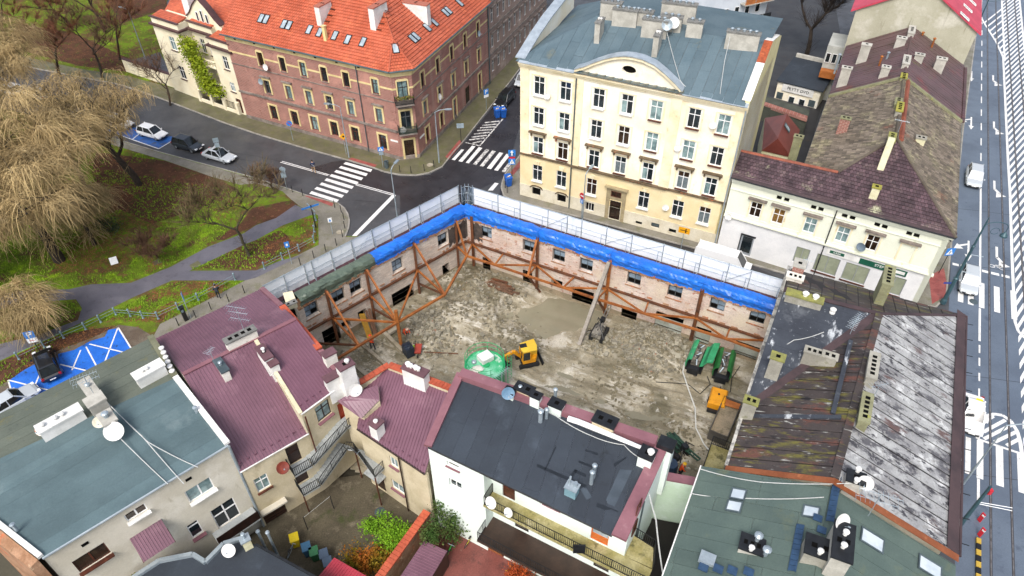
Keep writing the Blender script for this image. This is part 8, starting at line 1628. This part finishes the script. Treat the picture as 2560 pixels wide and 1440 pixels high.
# green power packs
gl,gd_=mat('machine_green','2f8a5c','379a68',1.2,rough=.5,fine=.12,layers=[('6bb58e',1.4,.58,.7),('7a8474',2.4,.64,.72)]),mat('machine_green_dark','1c5c2c','256a34',1.2,rough=.5,fine=.12,layers=[('33401f',2.,.58,.7)])
def pack(x,y,a,b,mt,label,opened):
    p=G(x,y,-.1);ag=ang2(a,b);o=root('power_pack',label,'machine',p,'green site machines');T=at(o,ag);L_=2.9
    mb=MB();mb.prism([T(-L_/2,-.75,.1),T(L_/2,-.75,.1),T(L_/2,.75,.1),T(-L_/2,.75,.1)],(0,0,.35));part('chassis',mb,steel_dark,o)
    for s_ in (-1,1):
        mb=MB();pr=[(s_*(.78),.4),(s_*.86,.85),(s_*.8,1.25),(s_*.6,1.5),(s_*.34,1.58),(s_*.34,1.5),(s_*.55,1.42),(s_*.72,1.2),(s_*.76,.85),(s_*.7,.4)]
        if opened and s_>0:pr=[(.45,1.0),(.7,1.15),(.95,1.75),(1.5,1.95),(1.52,1.88),(1.0,1.66),(.74,1.06),(.46,.92)]
        mb.prism([T(-L_/2+.1,a_,c_) for a_,c_ in pr],T(L_-.2,0,0)-T(0,0,0));part('side_cover',mb,mt,o)
    rg=random.Random(int(x));mb=MB();mb.box(T(0,0,.8),L_-.3,.75,.7,ag);part('engine',mb,mat('dirty_engine','4a4640','7d776a',1.6,rough=.8,fine=.25),o)
    for i in range(5):mb=MB();mb.tube([T(-1.2+i*.5,rg.uniform(-.3,.3),1.1),T(-.9+i*.5,rg.uniform(-.3,.3),1.45),T(-.5+i*.5,rg.uniform(-.3,.3),1.15)],.06,6);part('hose',mb,steel_dark if i % 2 else galv,o)
    mb=MB();mb.box(T(L_/2+.2,0,.55),.5,1.0,.7,ag);part('radiator',mb,steel_dark,o)
    for a_ in (-.9,.9):
        for s_ in (-1,1):mb=MB();mb.lathe(T(a_,s_*.62,.12),[(.25,-.08),(.3,0),(.25,.08)],10,T(0,1,0)-T(0,0,0));part('wheel',mb,tyre,o)
    return o
pack(1742,905,(1757,865),(1728,935),gl,'light green machine with one side cover thrown open',True);pack(1806,925,(1816,885),(1798,960),gd_,'dark green machine with both covers standing, beside the light green one',False)
p=G(1790,1012,-.1);ag=ang2((1797,975),(1782,1035));o=root('compressor','orange yellow compressor box with a cap on its lid','compressor',p);T=at(o,ag);op=mat('compressor_orange','e09a1c','d48d18',1.2,rough=.4,fine=.06)
mb=MB();mb.prism([T(-.95,-.72,.45),T(.95,-.72,.45),T(.95,.72,.45),T(-.95,.72,.45)],(0,0,.6));hb_=part('canopy',mb,op,o);mb=MB();A_=[T(-.95,-.72,1.05),T(.95,-.72,1.05),T(.95,.72,1.05),T(-.95,.72,1.05)];B_=[T(-.8,-.6,1.3),T(.8,-.6,1.3),T(.8,.6,1.3),T(-.8,.6,1.3)]
for i in range(4):mb.quad(A_[i],A_[(i+1) % 4],B_[(i+1) % 4],B_[i])
mb.quad(*B_);part('lid',mb,op,o);mb=MB();mb.tube([T(-.1,0,1.3),T(-.1,0,1.37)],.09,9);part('cap',mb,steel_dark,o);mb=MB();mb.box(T(.25,0,.3),1.9,1.3,.3,ag);part('chassis',mb,steel_dark,o)
for s_ in (-1,1):mb=MB();mb.lathe(T(-.1,s_*.72,.3),[(.22,-.08),(.3,0),(.22,.08)],11,T(0,1,0)-T(0,0,0));part('wheel',mb,tyre,o)
mb=MB();mb.tube([T(-.9,0,.4),T(-1.9,0,.35)],.05,6);part('drawbar',mb,steel_dark,o)
# drilling rigs
def rig(x,y,a,b,label,mt,L_,seed):
    p=G(x,y,0);ag=ang2(a,b);o=root('drilling_rig',label,'machine',p,'drilling rigs');T=at(o,ag);rg=random.Random(seed)
    for s_ in (-1,1):mb=MB();mb.box(T(0,s_*.55,.25),1.9,.35,.5,ag);part('track',mb,tyre,o)
    mb=MB();mb.box(T(-.2,0,.75),1.5,.9,.6,ag);part('body',mb,mt,o)
    for s_ in (-.14,.14):mb=MB();mb.bar(T(-1.2,s_,.9),T(L_-1.2,s_,1.6),.09,.14);part('mast_beam',mb,mt,o)
    for i in range(7):t_=i/6;mb=MB();mb.bar(T(-1.2+L_*t_,-.14,.9+.7*t_),T(-1.2+L_*t_,.14,.9+.7*t_),.06);part('mast_rung',mb,mt,o)
    for i in range(8):mb=MB();q=T(rg.uniform(-1,1),rg.uniform(-.5,.5),rg.uniform(.9,1.2));mb.tube([q,q+V((rg.uniform(-.5,.5),rg.uniform(-.5,.5),rg.uniform(.1,.5))),q+V((rg.uniform(-.9,.9),rg.uniform(-.9,.9),-.6))],.045,5);part('hose',mb,steel_dark,o)
    mb=MB();mb.box(T(.8,0,1.35),.5,.4,.5,ag);part('drill_head',mb,steel_dark,o);return o
rig(1497,838,(1470,880),(1510,805),'grey muddy drilling rig at the foot of the raking beam',mat('muddy_steel','5d5a54','8a857a',1.6,rough=.85,fine=.2),4.,3);rig(1690,1125,(1650,1090),(1705,1150),'dark green drilling rig at the near corner of the mud',mat('rig_green','1e3a2c','2a4a38',1.5,rough=.6),3.6,4)
# small things on the site
for i,(x,y,a,b,c_,mt,nm,lb,cat) in enumerate(((1022,885,.8,1.0,1.1,mat('dark_blue_wrap','26303f','1c2430',2.,rough=.5),'wrapped_machine','dark blue wrapped machine at the foot of the steel column','machine'),(1035,877,.35,.4,.5,mat('lime_can','a9c43a',rough=.5),'canister','lime canister beside the dark blue wrapped machine','canister'))):
    p=G(x,y,0);o=root(nm,lb,cat,p);mb=MB();mb.box(p+zn*c_/2,a,b,c_,.6);part('body',mb,mt,o);mb=MB();mb.blob(p+zn*(c_+.02),a*.5,b*.5,.2,8,5,.2);part('top',mb,mt,o);mb=MB();mb.tube([p+V((a*.3,0,c_)),p+V((a*.5,.1,c_+.35)),p+V((a*.1,.1,c_+.4))],.035,5);part('handle',mb,steel_dark,o)
p=G(1046,880,0);o=root('wheelbarrow','red wheelbarrow on its side next to the lime canister','wheelbarrow',p);mb=MB();mb.prism([p+V(q) for q in ((-.3,-.5,.3),(.3,-.5,.3),(.35,.5,.5),(-.35,.5,.5))],(0,0,.12));part('tray',mb,mat('barrow_red','9a3a2a',rough=.5),o);mb=MB();mb.lathe(p+V((0,-.75,.2)),[(.12,-.05),(.2,0),(.12,.05)],10,(1,0,0));part('wheel',mb,tyre,o);mb=MB();mb.tube([p+V((-.25,-.6,.25)),p+V((-.3,.95,.55))],.025,5);mb.tube([p+V((.25,-.6,.25)),p+V((.3,.95,.55))],.025,5);part('handles',mb,steel_dark,o)
p=G(1805,1075,0);o=root('skip','long open trough with pale rubble and orange planks along the roof edge','skip',p);a,b=G(1826,1020,0),G(1790,1105,0);d=(b-a);s_=V((-d.y,d.x,0)).normalized()*.75;mt=mat('skip_steel','5b5650','4a4640',1.5,rough=.8)
for q in ([a-s_,b-s_],[a+s_,b+s_],[a-s_,a+s_],[b-s_,b+s_]):mb=MB();mb.bar(q[0]+zn*.6,q[1]+zn*.6,.08,1.2);part('side_plate',mb,mt,o)
mb=MB();mb.prism([a-s_*.95,b-s_*.95,b+s_*.95,a+s_*.95],(0,0,.8));part('rubble_load',mb,mudwall,o)
for i in range(4):mb=MB();q=a+d*(.05+i*.045);mb.bar(q-s_*.95+zn*1.0,q+s_*.95+zn*(1.05+.05*i),.2,.06);part('plank',mb,MATS['orange_boards'],o)
gal=root('steel_gallery','dark railed steel gallery hanging on the corner house above the mud','gallery',Q(-.4,33,3));q=[Q(.3,31,3.2),Q(.3,36.5,3.2),Q(-1.1,36.5,3.2),Q(-1.1,31,3.2)];landing(gal,q,.15,mossc);railing(gal,[q[1],q[2],q[3],q[0]],steel_dark,1.0)
for t_ in (31.2,36.3):mb=MB();mb.tube([Q(-1,t_,-.2),Q(-1,t_,3.1)],.06,6);part('support_post',mb,steel_dark,gal)
p=G(1672,1185,.0);o=root('water_butt','dark blue barrel under a pale downpipe in the gap by the alley wall','barrel',p);mb=MB();mb.lathe(p,[(.5,0),(.58,.5),(.58,1.1),(.5,1.5)],14);part('barrel',mb,mat('barrel_blue','2c3d52',rough=.5),o);mb=MB();mb.tube([p+V((0,.1,1.4)),p+V((.1,.6,3.2))],.07,7);part('downpipe',mb,galv,o)
hose_w=mat('white_hose','c9c9c2',rough=.6)
def cable(pts,r_,mt,label,nm='hose',cat='hose',group=None,sag=0):
    P_=[G(*p) if len(p)==3 else V(p) for p in pts];out=[]
    for i in range(len(P_)-1):
        for k in range(6):t_=k/6;q=P_[i].lerp(P_[i+1],t_);q.z-=sag*4*t_*(1-t_);out.append(q)
    out.append(P_[-1]);mb=MB();mb.tube(out,r_,5);return single(nm,mb,mt,label,cat,out[0],group)
cable([(1712,905,.1),(1707,930,.05),(1722,975,.05),(1738,1020,.05),(1740,1070,.05),(1760,1110,.05),(1780,1135,.05)],.06,hose_w,'white hose snaking from the light green machine to the steel gallery');cable([(1640,955,.05),(1720,960,.05),(1750,985,.05),(1776,960,.05),(1768,940,.1)],.035,steel_dark,'thin black hose looping in front of the compressor');cable([(1670,845,.05),(1700,860,.1),(1722,885,.1)],.06,steel_dark,'black hose running to the light green machine');cable([(1850,915,.05),(1830,945,.05),(1826,980,.05)],.035,steel_dark,'thin dark hose beside the dark green machine')
# overhead wires and rain pipes strung over the roofs
wire=mat('pale_cable','b9bbb8',rough=.6)
cable([(1604,1147,10.9),(1640,1300,8.5),(1660,1450,7.)],.045,wire,'white cable falling from the mint chimney over the dark gap','cable','cable','loose roof cables',.2)
for pts,lb in (([(1750,1172,9.3),(1900,1205,10.2),(2130,1208,12.)],'pale cable sagging across the top of the green roof'),([(1725,1233,8.7),(1850,1245,9.6),(2060,1243,11.5)],'pale cable crossing the green roof by the pale roof windows'),([(1285,1085,11),(1320,1000,11)],None),([(295,1090,10.9),(420,1210,10.3)],'cable from the largest dish to the felt roof gutter'),([(262,1000,11.3),(355,1090,10.9),(460,1210,10.3)],'dark cable across the felt roof, first to the gutter'),([(262,1000,11.3),(370,1105,10.9),(495,1168,10.3)],'pale cable across the felt roof, nearer its right edge'),([(1300,985,10.9),(1390,1040,10.9),(1480,1090,10.8),(1560,1112,10.6),(1604,1147,10.9)],'white cable snaking along the black roof to the mint chimney'),([(1900,895,9.9),(1985,850,10.6),(2060,830,11.2)],'white cable lying on the tarred roof'),([(1880,950,9),(1890,915,9.3),(1905,893,9.9)],'short white pipe at the verge of the tarred roof'),([(1660,50,21.),(1700,200,18),(1725,222,17.4)],'thin cable down the tenement roof from the dishes'),([(1830,70,21.5),(1812,150,19.5),(1800,235,17.5)],'second thin cable down the tenement roof')):
    if lb:cable(pts,.03,wire,lb,'cable','cable','loose roof cables',.15)
# ================================================================ street furniture
blue_s=mat('sign_blue','2f7fd0',rough=.4);white_s=mat('sign_white','eceeee',rough=.4);red_s=mat('sign_red','c42a36',rough=.4);yel_s=mat('sign_yellow','e8a61c',rough=.4);blk_s=mat('sign_black','18181a',rough=.5);back_s=mat('sign_back','9fb0ba','8f9fa9',2.,rough=.4,metal=.2)
def lamp(x,y,h,az,label,L_=1.4,z=0.):
    b=G(x,y,z);o=root('street_lamp',label,'street lamp',b,'street lamps');d=V((math.cos(az),math.sin(az),0));mb=MB();mb.tube([b,b+zn*h*.3,b+zn*h,b+zn*(h+.25)+d*L_*.4,b+zn*(h+.32)+d*L_],[.1,.08,.05,.045,.04],8);part('pole',mb,galv,o);mb=MB();q=b+zn*(h+.3)+d*(L_+.3);mb.box(q,.75,.3,.12,az);part('lamp_head',mb,galv,o);mb=MB();mb.box(q-zn*.07,.5,.22,.03,az);part('diffuser',mb,white_s,o);return o
lamp(872.7,393,7.2,math.pi-.2,'street lamp with a yellow diamond on its pole, before the brick house');lamp(1098,406.7,7.2,.1,'street lamp on the rounded kerb at the chamfered brick corner');lamp(1000,590,8.7,1.2,'lamp whose head rises behind the shorter white sheeting',1.0);lamp(1452,600,8.6,1.0,'lamp whose head rises behind the long white sheeting',1.0);lamp(365,150,8,2.6,'grey lamp in the trees left of the villa')
lamp(2408,1210,7.5,-.1,'pale lamp with a long arm over the lower zebra crossing',2.2)
def sign(x,y,h,plates,label,face=None,pole=galv,name='traffic_sign',cat='sign',group=None):
    """plates: (shape, z centre, size, material, extras)"""
    b=G(x,y,0);o=root(name,label,cat,b,group);mb=MB();mb.tube([b,b+zn*h],.04,6);part('pole',mb,pole,o);f=V(face or (-b.x,-b.y,0));f.z=0;f.normalize();s_=V((-f.y,f.x,0));c0=b+f*.06
    for (sh,z,sz,mt,ex) in plates:
        w_,hh=sz if isinstance(sz,tuple) else (sz,sz)
        sp={'sq':[(-.5,-.5),(.5,-.5),(.5,.5),(-.5,.5)],'di':[(0,-.6),(.6,0),(0,.6),(-.6,0)],'ro':[(.5*math.cos(i*math.pi/8),.5*math.sin(i*math.pi/8)) for i in range(16)],'tr':[(-.5,-.4),(.5,-.4),(0,.5)]}[sh]
        mb=MB();mb.prism([c0+s_*a*w_+zn*(z+c_*hh) for a,c_ in sp],f*.02);pl=part('plate',mb,mt,o)
        for (m2,pts) in ex:mb=MB();mb.prism([c0+f*.022+s_*a*w_+zn*(z+c_*hh) for a,c_ in pts],f*.008);part('symbol',mb,m2,pl)
    return o
def letter_P(m_=white_s):return [(m_,[(-.22,-.38),(-.08,-.38),(-.08,.38),(-.22,.38)]),(m_,[(-.08,.38),(.2,.38),(.27,.3),(.27,.06),(.2,-.02),(-.08,-.02),(-.08,.1),(.1,.1),(.14,.14),(.14,.22),(.1,.26),(-.08,.26)])]
tri=[(white_s,[(-.4,-.35),(.4,-.35),(0,.4)]),(blk_s,[(-.1,-.25),(.0,-.25),(.12,.08),(0,.16),(-.06,.05)])];arrow_up=[(white_s,[(-.08,-.4),(.08,-.4),(.08,.1),(.25,.1),(0,.42),(-.25,.1),(-.08,.1)])]
sign(733,351,2.9,[('ro',2.6,.75,blue_s,[(red_s,[(-.32,.22),(-.22,.32),(.32,-.22),(.22,-.32)])])],'round blue no stopping sign before the brick house');b_=sign(866,386,3.0,[('di',2.7,.8,yel_s,[(blk_s,[(-.2,-.05),(.1,-.2),(.2,.1),(-.05,.2)])])],'yellow diamond sign beside the left street lamp')
sign(958,418,2.9,[('sq',2.7,(.75,.6),blue_s,tri),('sq',2.1,(.55,.5),back_s,[])],'blue sign leaning over the grey litter bin');sign(1216,274,3.0,[('sq',2.8,.8,blue_s,letter_P()),('sq',2.15,(.8,.4),white_s,[])],'blue parking sign on the side street pavement',(.6,-.8,0));sign(1153,356,2.9,[('sq',2.55,(.95,.7),back_s,[])],'plain backed sign on a black post before the side street zebra',pole=blk_s)
sign(1280,440,3.6,[('sq',3.35,.9,blue_s,arrow_up),('sq',2.7,(.8,.25),red_s,[]),('sq',2.15,.85,blue_s,tri),('tr',3.3,.9,back_s,[])],'stacked blue one way and zebra signs at the cream tenement corner',pole=blk_s);sign(718,474,3.3,[('ro',2.9,.8,back_s,[]),('sq',2.2,(.6,.8),back_s,[])],'grey sign back beside the bare shrub at the crossing');sign(556,404,3.4,[('sq',3.2,(.7,.6),back_s,[]),('sq',2.5,(.55,.6),back_s,[])],'grey sign back in front of the silver car')
sign(1453,545,3.4,[('ro',3.1,.85,red_s,[(white_s,[(-.32,-.08),(.32,-.08),(.32,.08),(-.32,.08)])]),('sq',2.4,(.5,.65),blue_s,[(white_s,[(-.1,-.3),(.1,-.3),(.1,.3),(-.1,.3)])])],'red no entry sign seen over the white sheeting',(-.75,-.65,0));sign(1700,632,3.4,[('sq',3.1,(1.2,.75),yel_s,[(blk_s,[(-.35,-.06),(.3,-.06),(.3,.06),(-.35,.06)]),(blk_s,[(.1,-.35),(.2,-.35),(.2,.35),(.1,.35)])])],'yellow detour sign in front of the cream tenement',(-.4,-.9,0))
sign(2347,682,3.2,[('sq',2.9,.95,blue_s,tri)],'blue pedestrian crossing sign on the corner by the tram street',(.1,-1,0),blk_s);sign(730,660,3.0,[('sq',2.7,(.5,.75),blue_s,[(white_s,[(-.2,-.2),(.2,-.2),(.2,.2),(-.2,.2)])])],'small blue sign on the lawn rail beside the scaffold');sign(478,795,3.3,[('sq',2.9,(.4,1.0),blue_s,[])],'narrow blue sign seen edge on beside the parking meter',(.9,.4,0));sign(832,585,2.2,[('sq',2.0,(.45,.6),white_s,[(blue_s,[(-.3,-.3),(.3,-.3),(0,.3)])])],'small white and blue sign on the curved pavement')
sign(110,893,3.4,[('sq',3.05,.85,blue_s,letter_P()),('sq',2.35,(.85,.55),white_s,[(red_s,[(-.3,-.05),(.2,-.1),(.2,0),(-.3,.1)])])],'blue and white parking sign beside the black car',(.35,-1,0),blk_s)
b=G(790,570);o=root('street_name_post','dark post with long blue street name plates at the park corner','sign post',b);mb=MB();mb.tube([b,b+zn*3.2],.07,7);part('post',mb,blk_s,o)
for z,d in ((3.0,V((.85,.5,0))),(2.8,V((.6,-.75,0)))):d.normalize();mb=MB();mb.bar(b+zn*z-d*1.1,b+zn*z+d*.9,.04,.22);part('name_plate',mb,blue_s if z>2.9 else back_s,o)
# ornate green lamp on the tram street
gp_=mat('lamp_green','3d5a62','35505a',1.5,rough=.45,metal=.2);b=G(2357,757);o=root('tram_lamp','tall ornate grey green lamp post with a curled arm over the tram street','street lamp',b);mb=MB();mb.lathe(b,[(.3,0),(.28,.4),(.2,.6),(.19,3.2),(.24,3.3),(.15,3.4),(.13,7.2),(.19,7.3),(.1,7.4),(.07,10.2),(.02,10.7)],12);part('pole',mb,gp_,o)
d=V((.95,-.1,0));pts=[b+zn*9.0+d*0]+[b+zn*(9.6+.55*math.sin(t))+d*(1.1-1.1*math.cos(t)) for t in [i*math.pi/8 for i in range(1,9)]]+[b+zn*9.1+d*2.2];mb=MB();mb.tube(pts,.04,6);mb.tube([b+zn*(9.15+.35*math.sin(t))+d*(1.2+.4*math.cos(t)) for t in [i*math.pi/6 for i in range(12)]],.025,5);part('curled_arm',mb,gp_,o);q=b+zn*8.6+d*2.2;mb=MB();mb.lathe(q,[(.05,.5),(.12,.4),(.32,.15),(.34,0),(.2,-.06)],12);part('lantern',mb,gp_,o)
for z,l in ((4.2,1.0),(6.3,1.3)):mb=MB();mb.tube([b+zn*z,b+zn*z+V((.9,-.3,0))*l],.03,5);part('bracket',mb,galv,o)
mb=MB();mb.bar(b+V((-.9,.1,2.6)),b+V((-.05,.05,2.6)),.03,.2);part('name_plate',mb,mat('plate_navy','2a3f8a',rough=.4),o)
b=G(2400,1313);o=root('tram_pole','grey green pole with a red signal and wires at the lower right','pole',b);mb=MB();mb.tube([b,b+zn*3,b+zn*5.2],[.16,.13,.1],9);part('pole',mb,gp_,o);mb=MB();mb.box(b+V((.35,.1,4.4)),.25,.25,.5);part('signal_box',mb,red_s,o)
mb=MB();mb.tube([b+zn*3.2,b+V((2.2,-.5,3.2))],.03,5);mb.tube([b+zn*3.0,b+V((2.2,-.6,3.0))],.03,5);part('bracket',mb,white_s,o)
b=G(2413,135);o=root('tram_pole','slender dark pole in the tram street beside the pink roof','pole',b);mb=MB();mb.tube([b,b+zn*9.5],[.14,.07],8);part('pole',mb,gp_,o);mb=MB();mb.tube([b+zn*8.5,b+V((2.5,-.4,8.8))],.04,5);part('bracket_arm',mb,gp_,o)
for i,(a,c_) in enumerate((((2300,1315,3.2),(2700,1370,6.))
    ,((2300,1318,3.1),(2700,1385,5.9)))):
    a0=V(b);st0=G(2400,1313)+zn*(3.2-.2*i);cable([tuple(st0),tuple(G(2640,1372+i*14,6.5))],.018,wire,('upper','lower')[i]+' thin span wire from the signal pole across the tram rails','span_wire','wire','tram wires')
# lane divider of black and yellow blocks
dv=root('lane_divider','row of black and yellow blocks with red arrow boards between the lanes','lane divider',G(2444,1390,RZ));n0=onroad(2444.5,1390)[0];t0,t1=tt(1347,2444),tt(1500,2444);k=int(abs(t1-t0)/.5)
for i in range(k):p=rn*n0+rd*(t0+(t1-t0)*(i+.5)/k);mb=MB();mb.box((p.x,p.y,RZ+.1),.46,.32,.18,math.atan2(rd.y,rd.x));part('block',mb,blk_s if i % 2 else mat('divider_yellow','b99a3c',rough=.6),dv)
for x,y in ((2446,1340),(2446,1303)):
    p=G(x,y,RZ);mb=MB();mb.box(p+zn*.55,.08,.28,1.0,.3);q=part('arrow_board',mb,red_s,dv);mb=MB();mb.box(p+V((0,-.05,.85)),.09,.2,.14,.3);part('white_band',mb,white_s,q)
# bollards, rails, bins, meter
bol=MB();bol.tube([(0,0,0),(0,0,.95)],.045,7);bol.blob((0,0,.98),.06,.06,.05,7,4);bme=bol.mesh('bollard',blk_s)
BP=[(640+a/3,480+b/3) for a,b in ((335,548),(435,495),(525,447),(605,402),(650,337),(667,272),(660,207),(640,152),(592,117))]+[(a/3,480+b/3) for a,b in ((1342,1003),(1470,942),(1585,882),(1717,823),(1835,757))]+[(680+a*280/1920,380+b*280/1920) for a,b in ((352,692),(530,752))]+[(1000,430),(1028,433),(1061,428),(1085,418),(1263,470),(1268,482)]
for i,(x,y) in enumerate(BP):p=G(x,y);o=link('bollard',bme,None,p);tag(o,'black bollard on the curved pavement beside the hoarding' if i<9 else ('black bollard between the purple roof and the lawn' if i<14 else ('black bollard at the park end of the left zebra' if i<16 else ('black bollard on the rounded brick house corner' if i<20 else 'black bollard below the overfull blue bin'))),'bollard','black bollards along the kerbs')
rail_b=mat('rail_blue_grey','7f949c','6f858e',1.5,rough=.5)
for lb,pts in (('grey green rail fence with stout posts beside the blue bays',[(145,1255),(335,1165),(480,1098),(645,1032),(757,977),(872,922),(980,932),(1075,947),(1190,953),(1340,882),(1490,812),(1625,742),(1765,662)]),('grey rail fence round the leafy bed by the curved pavement',None)):
    P_=[G(a/3,480+b/3) for a,b in pts] if pts else [G(640+a/3,480+b/3) for a,b in ((65,578),(200,508),(325,443),(437,380),(440,300),(450,215))];o=root('rail_fence',lb,'fence',P_[0],'park rail fences')
    for p in P_:mb=MB();mb.lathe(p,[(.13,0),(.12,.1),(.07,.16),(.065,.8),(.11,.86),(.09,.98),(.02,1.03)],8);part('post',mb,rail_b,o)
    for a,b in zip(P_[:-1],P_[1:]):mb=MB();mb.tube([a+zn*.75,b+zn*.75],.022,5);part('rail',mb,rail_b,o);mb=MB();mb.tube([a+zn*.4,b+zn*.4],.018,5);part('rail',mb,rail_b,o)
p=G(466,800);o=root('parking_meter','black parking meter pillar at the pavement edge','parking meter',p);mb=MB();mb.box(p+zn*.85,.38,.35,1.7,.7);part('body',mb,blk_s,o);mb=MB();mb.box(p+V((.08,-.17,1.35)),.22,.08,.28,.7);part('screen',mb,MATS['grey_dish'],o);mb=MB();mb.box(p+zn*1.74,.46,.42,.07,.7);part('lid',mb,steel_dark,o)
def bin_(x,y,mt,label,z=0.,s=1.,full=False,rz=.4):
    p=G(x,y,z);o=root('wheelie_bin',label,'bin',p,'wheelie bins');q=Matrix.Rotation(rz,3,'Z');A_=[p+q @ V((a*.23*s,b*.26*s,.06)) for a,b in ((-1,-1),(1,-1),(1,1),(-1,1))];B_=[p+q @ V((a*.3*s,b*.34*s,1.0*s)) for a,b in ((-1,-1),(1,-1),(1,1),(-1,1))];mb=MB();mb.add(A_+B_,[[3,2,1,0],[4,5,6,7]]+[[i,(i+1) % 4,4+(i+1) % 4,4+i] for i in range(4)]);part('body',mb,mt,o)
    mb=MB();mb.box(p+q @ V((0,0,1.06*s)),.66*s,.74*s,.1,rz,Matrix.Rotation(.25 if full else 0,3,'X'));part('lid',mb,mt,o)
    for s_ in (-1,1):mb=MB();mb.lathe(p+q @ V((s_*.26*s,.28*s,.1)),[(.05,-.03),(.1,0),(.05,.03)],8,q @ V((1,0,0)));part('wheel',mb,tyre,o)
    if full:
        for k in range(4):mb=MB();mb.blob(p+q @ V((-.15+k*.12,-.1+.1*(k % 2),1.05*s)),.13,.13,.12,6,4,.3);part('rubbish',mb,white_plaster if k % 2 else khaki,o)
    return o
bb=mat('bin_blue','1f5fb8','1a52a2',1.5,rough=.45);bin_(1243,293,bb,'left blue bin behind the hatched area of the side street',RZ,1.25,True);bin_(1258,293,bb,'right blue bin behind the hatched area of the side street',RZ,1.25,True);bin_(1271,464,bb,'overfull blue bin at the cream tenement corner',0,1.25,True)
bin_(742,1362,mat('bin_yellow','d8bd1c',rough=.45),'yellow bin standing alone in the yard');bin_(772,1385,mat('bin_blue_grey','35607f',rough=.5),'blue bin first in the yard row');bin_(791,1396,mat('bin_green','2f6a44',rough=.5),'green bin between the blue ones in the yard');bin_(815,1402,mat('bin_slate','46566a',rough=.5),'slate blue bin after the green one');bin_(825,1422,mat('bin_slate','46566a'),'slate blue bin tucked under the red shed roof')
bin_(665,300,mat('bin_dark','2d3a38',rough=.5),'dark bin heap at the left foot of the brick house',0,1.3,True);p=G(967,419);o=root('litter_bin','round grey litter bin below the blue sign','litter bin',p);mb=MB();mb.lathe(p,[(.28,0),(.33,.9),(.35,.92),(.3,.95),(.26,.8)],12);part('body',mb,zinc_dark,o);mb=MB();mb.lathe(p,[(.27,.75),(.2,.8)],12);part('liner',mb,blk_s,o)
def bike(x,y,z,ang,mt,label,lean=.15):
    p=G(x,y,z);o=root('bicycle',label,'bicycle',p,'bicycles');q=Matrix.Rotation(ang,3,'Z') @ Matrix.Rotation(lean,3,'X');T=lambda a,c_,b_=0:p+q @ V((a,b_,c_))
    for a in (-.52,.52):mb=MB();mb.tube([T(a+.33*math.cos(t),.34+.33*math.sin(t)) for t in [i*math.pi/8 for i in range(17)]],.02,5);w_=part('wheel',mb,tyre,o);mb=MB();[mb.tube([T(a,.34),T(a+.32*math.cos(i*.785),.34+.32*math.sin(i*.785))],.005,3) for i in range(8)];part('spokes',mb,galv,w_)
    mb=MB();[mb.tube([T(*a),T(*b)],.022,5) for a,b in (((-.52,.34),(-.18,.85)),((-.52,.34),(-.05,.3)),((-.05,.3),(-.2,.9)),((-.05,.3),(.4,.8)),((-.18,.8),(.38,.85)),((.36,.98),(.52,.34)))];part('frame',mb,mt,o);mb=MB();mb.tube([T(.36,1.0,-.26),T(.34,1.02),T(.36,1.0,.26)],.018,5);part('handlebar',mb,galv,o);mb=MB();mb.box(T(-.2,.93),.25,.13,.06,ang);part('saddle',mb,blk_s,o)
bike(1176,1352,0,1.0,mat('bike_yellow','c9b82a',rough=.4),'bicycle with yellow bits leaning under the dark balcony');bike(1120,1388,0,1.2,mat('bike_green','2fae3c',rough=.4),'bicycle with bright green seat against the lean-to');bike(898,1140,3.75,-.7,blk_s,'black bicycle parked on the small yard balcony');bike(728,1385,0,1.3,galv,'grey bicycle behind the dark fence of the yard');bike(1306,398,0,1.1,blk_s,'dark bicycle locked round the corner of the cream tenement')
p=G(652,1345,0);o=root('clothes_line','two thin posts with a washing line across the yard','clothes line',G(770,1300));a,b=G(770,1325),G(835,1272)
for q in (a,b):mb=MB();mb.tube([q,q+zn*1.8],.035,6);part('post',mb,steel_dark,o)
mb=MB();mb.tube([a+zn*1.75,b+zn*1.75],.012,4);part('line',mb,wire,o)
for x,y,z,lb in ((950,1280,.02,'round iron cover in the yard'),(2434,754,RZ+.014,'round iron cover on the zebra crossing of the tram street'),(1075,412,.01,'square iron cover on the brick corner pavement'),(850,580,.02,'pale framed cover on the curved pavement')):p=G(x,y,z);mb=MB();mb.lathe(p,[(.42,-.01),(.42,.012),(.3,.016)],14);single('manhole_cover',mb,zinc_dark if z<0 or y>1000 else foot,lb,'cover',p)
mb=MB();p=G(287,658,.0);mb.box(p+zn*.35,.75,.12,.8,.5,Matrix.Rotation(-.7,3,'X'));single('info_board',mb,white_s,'tilted white board on the lawn under the big willow','board',p)
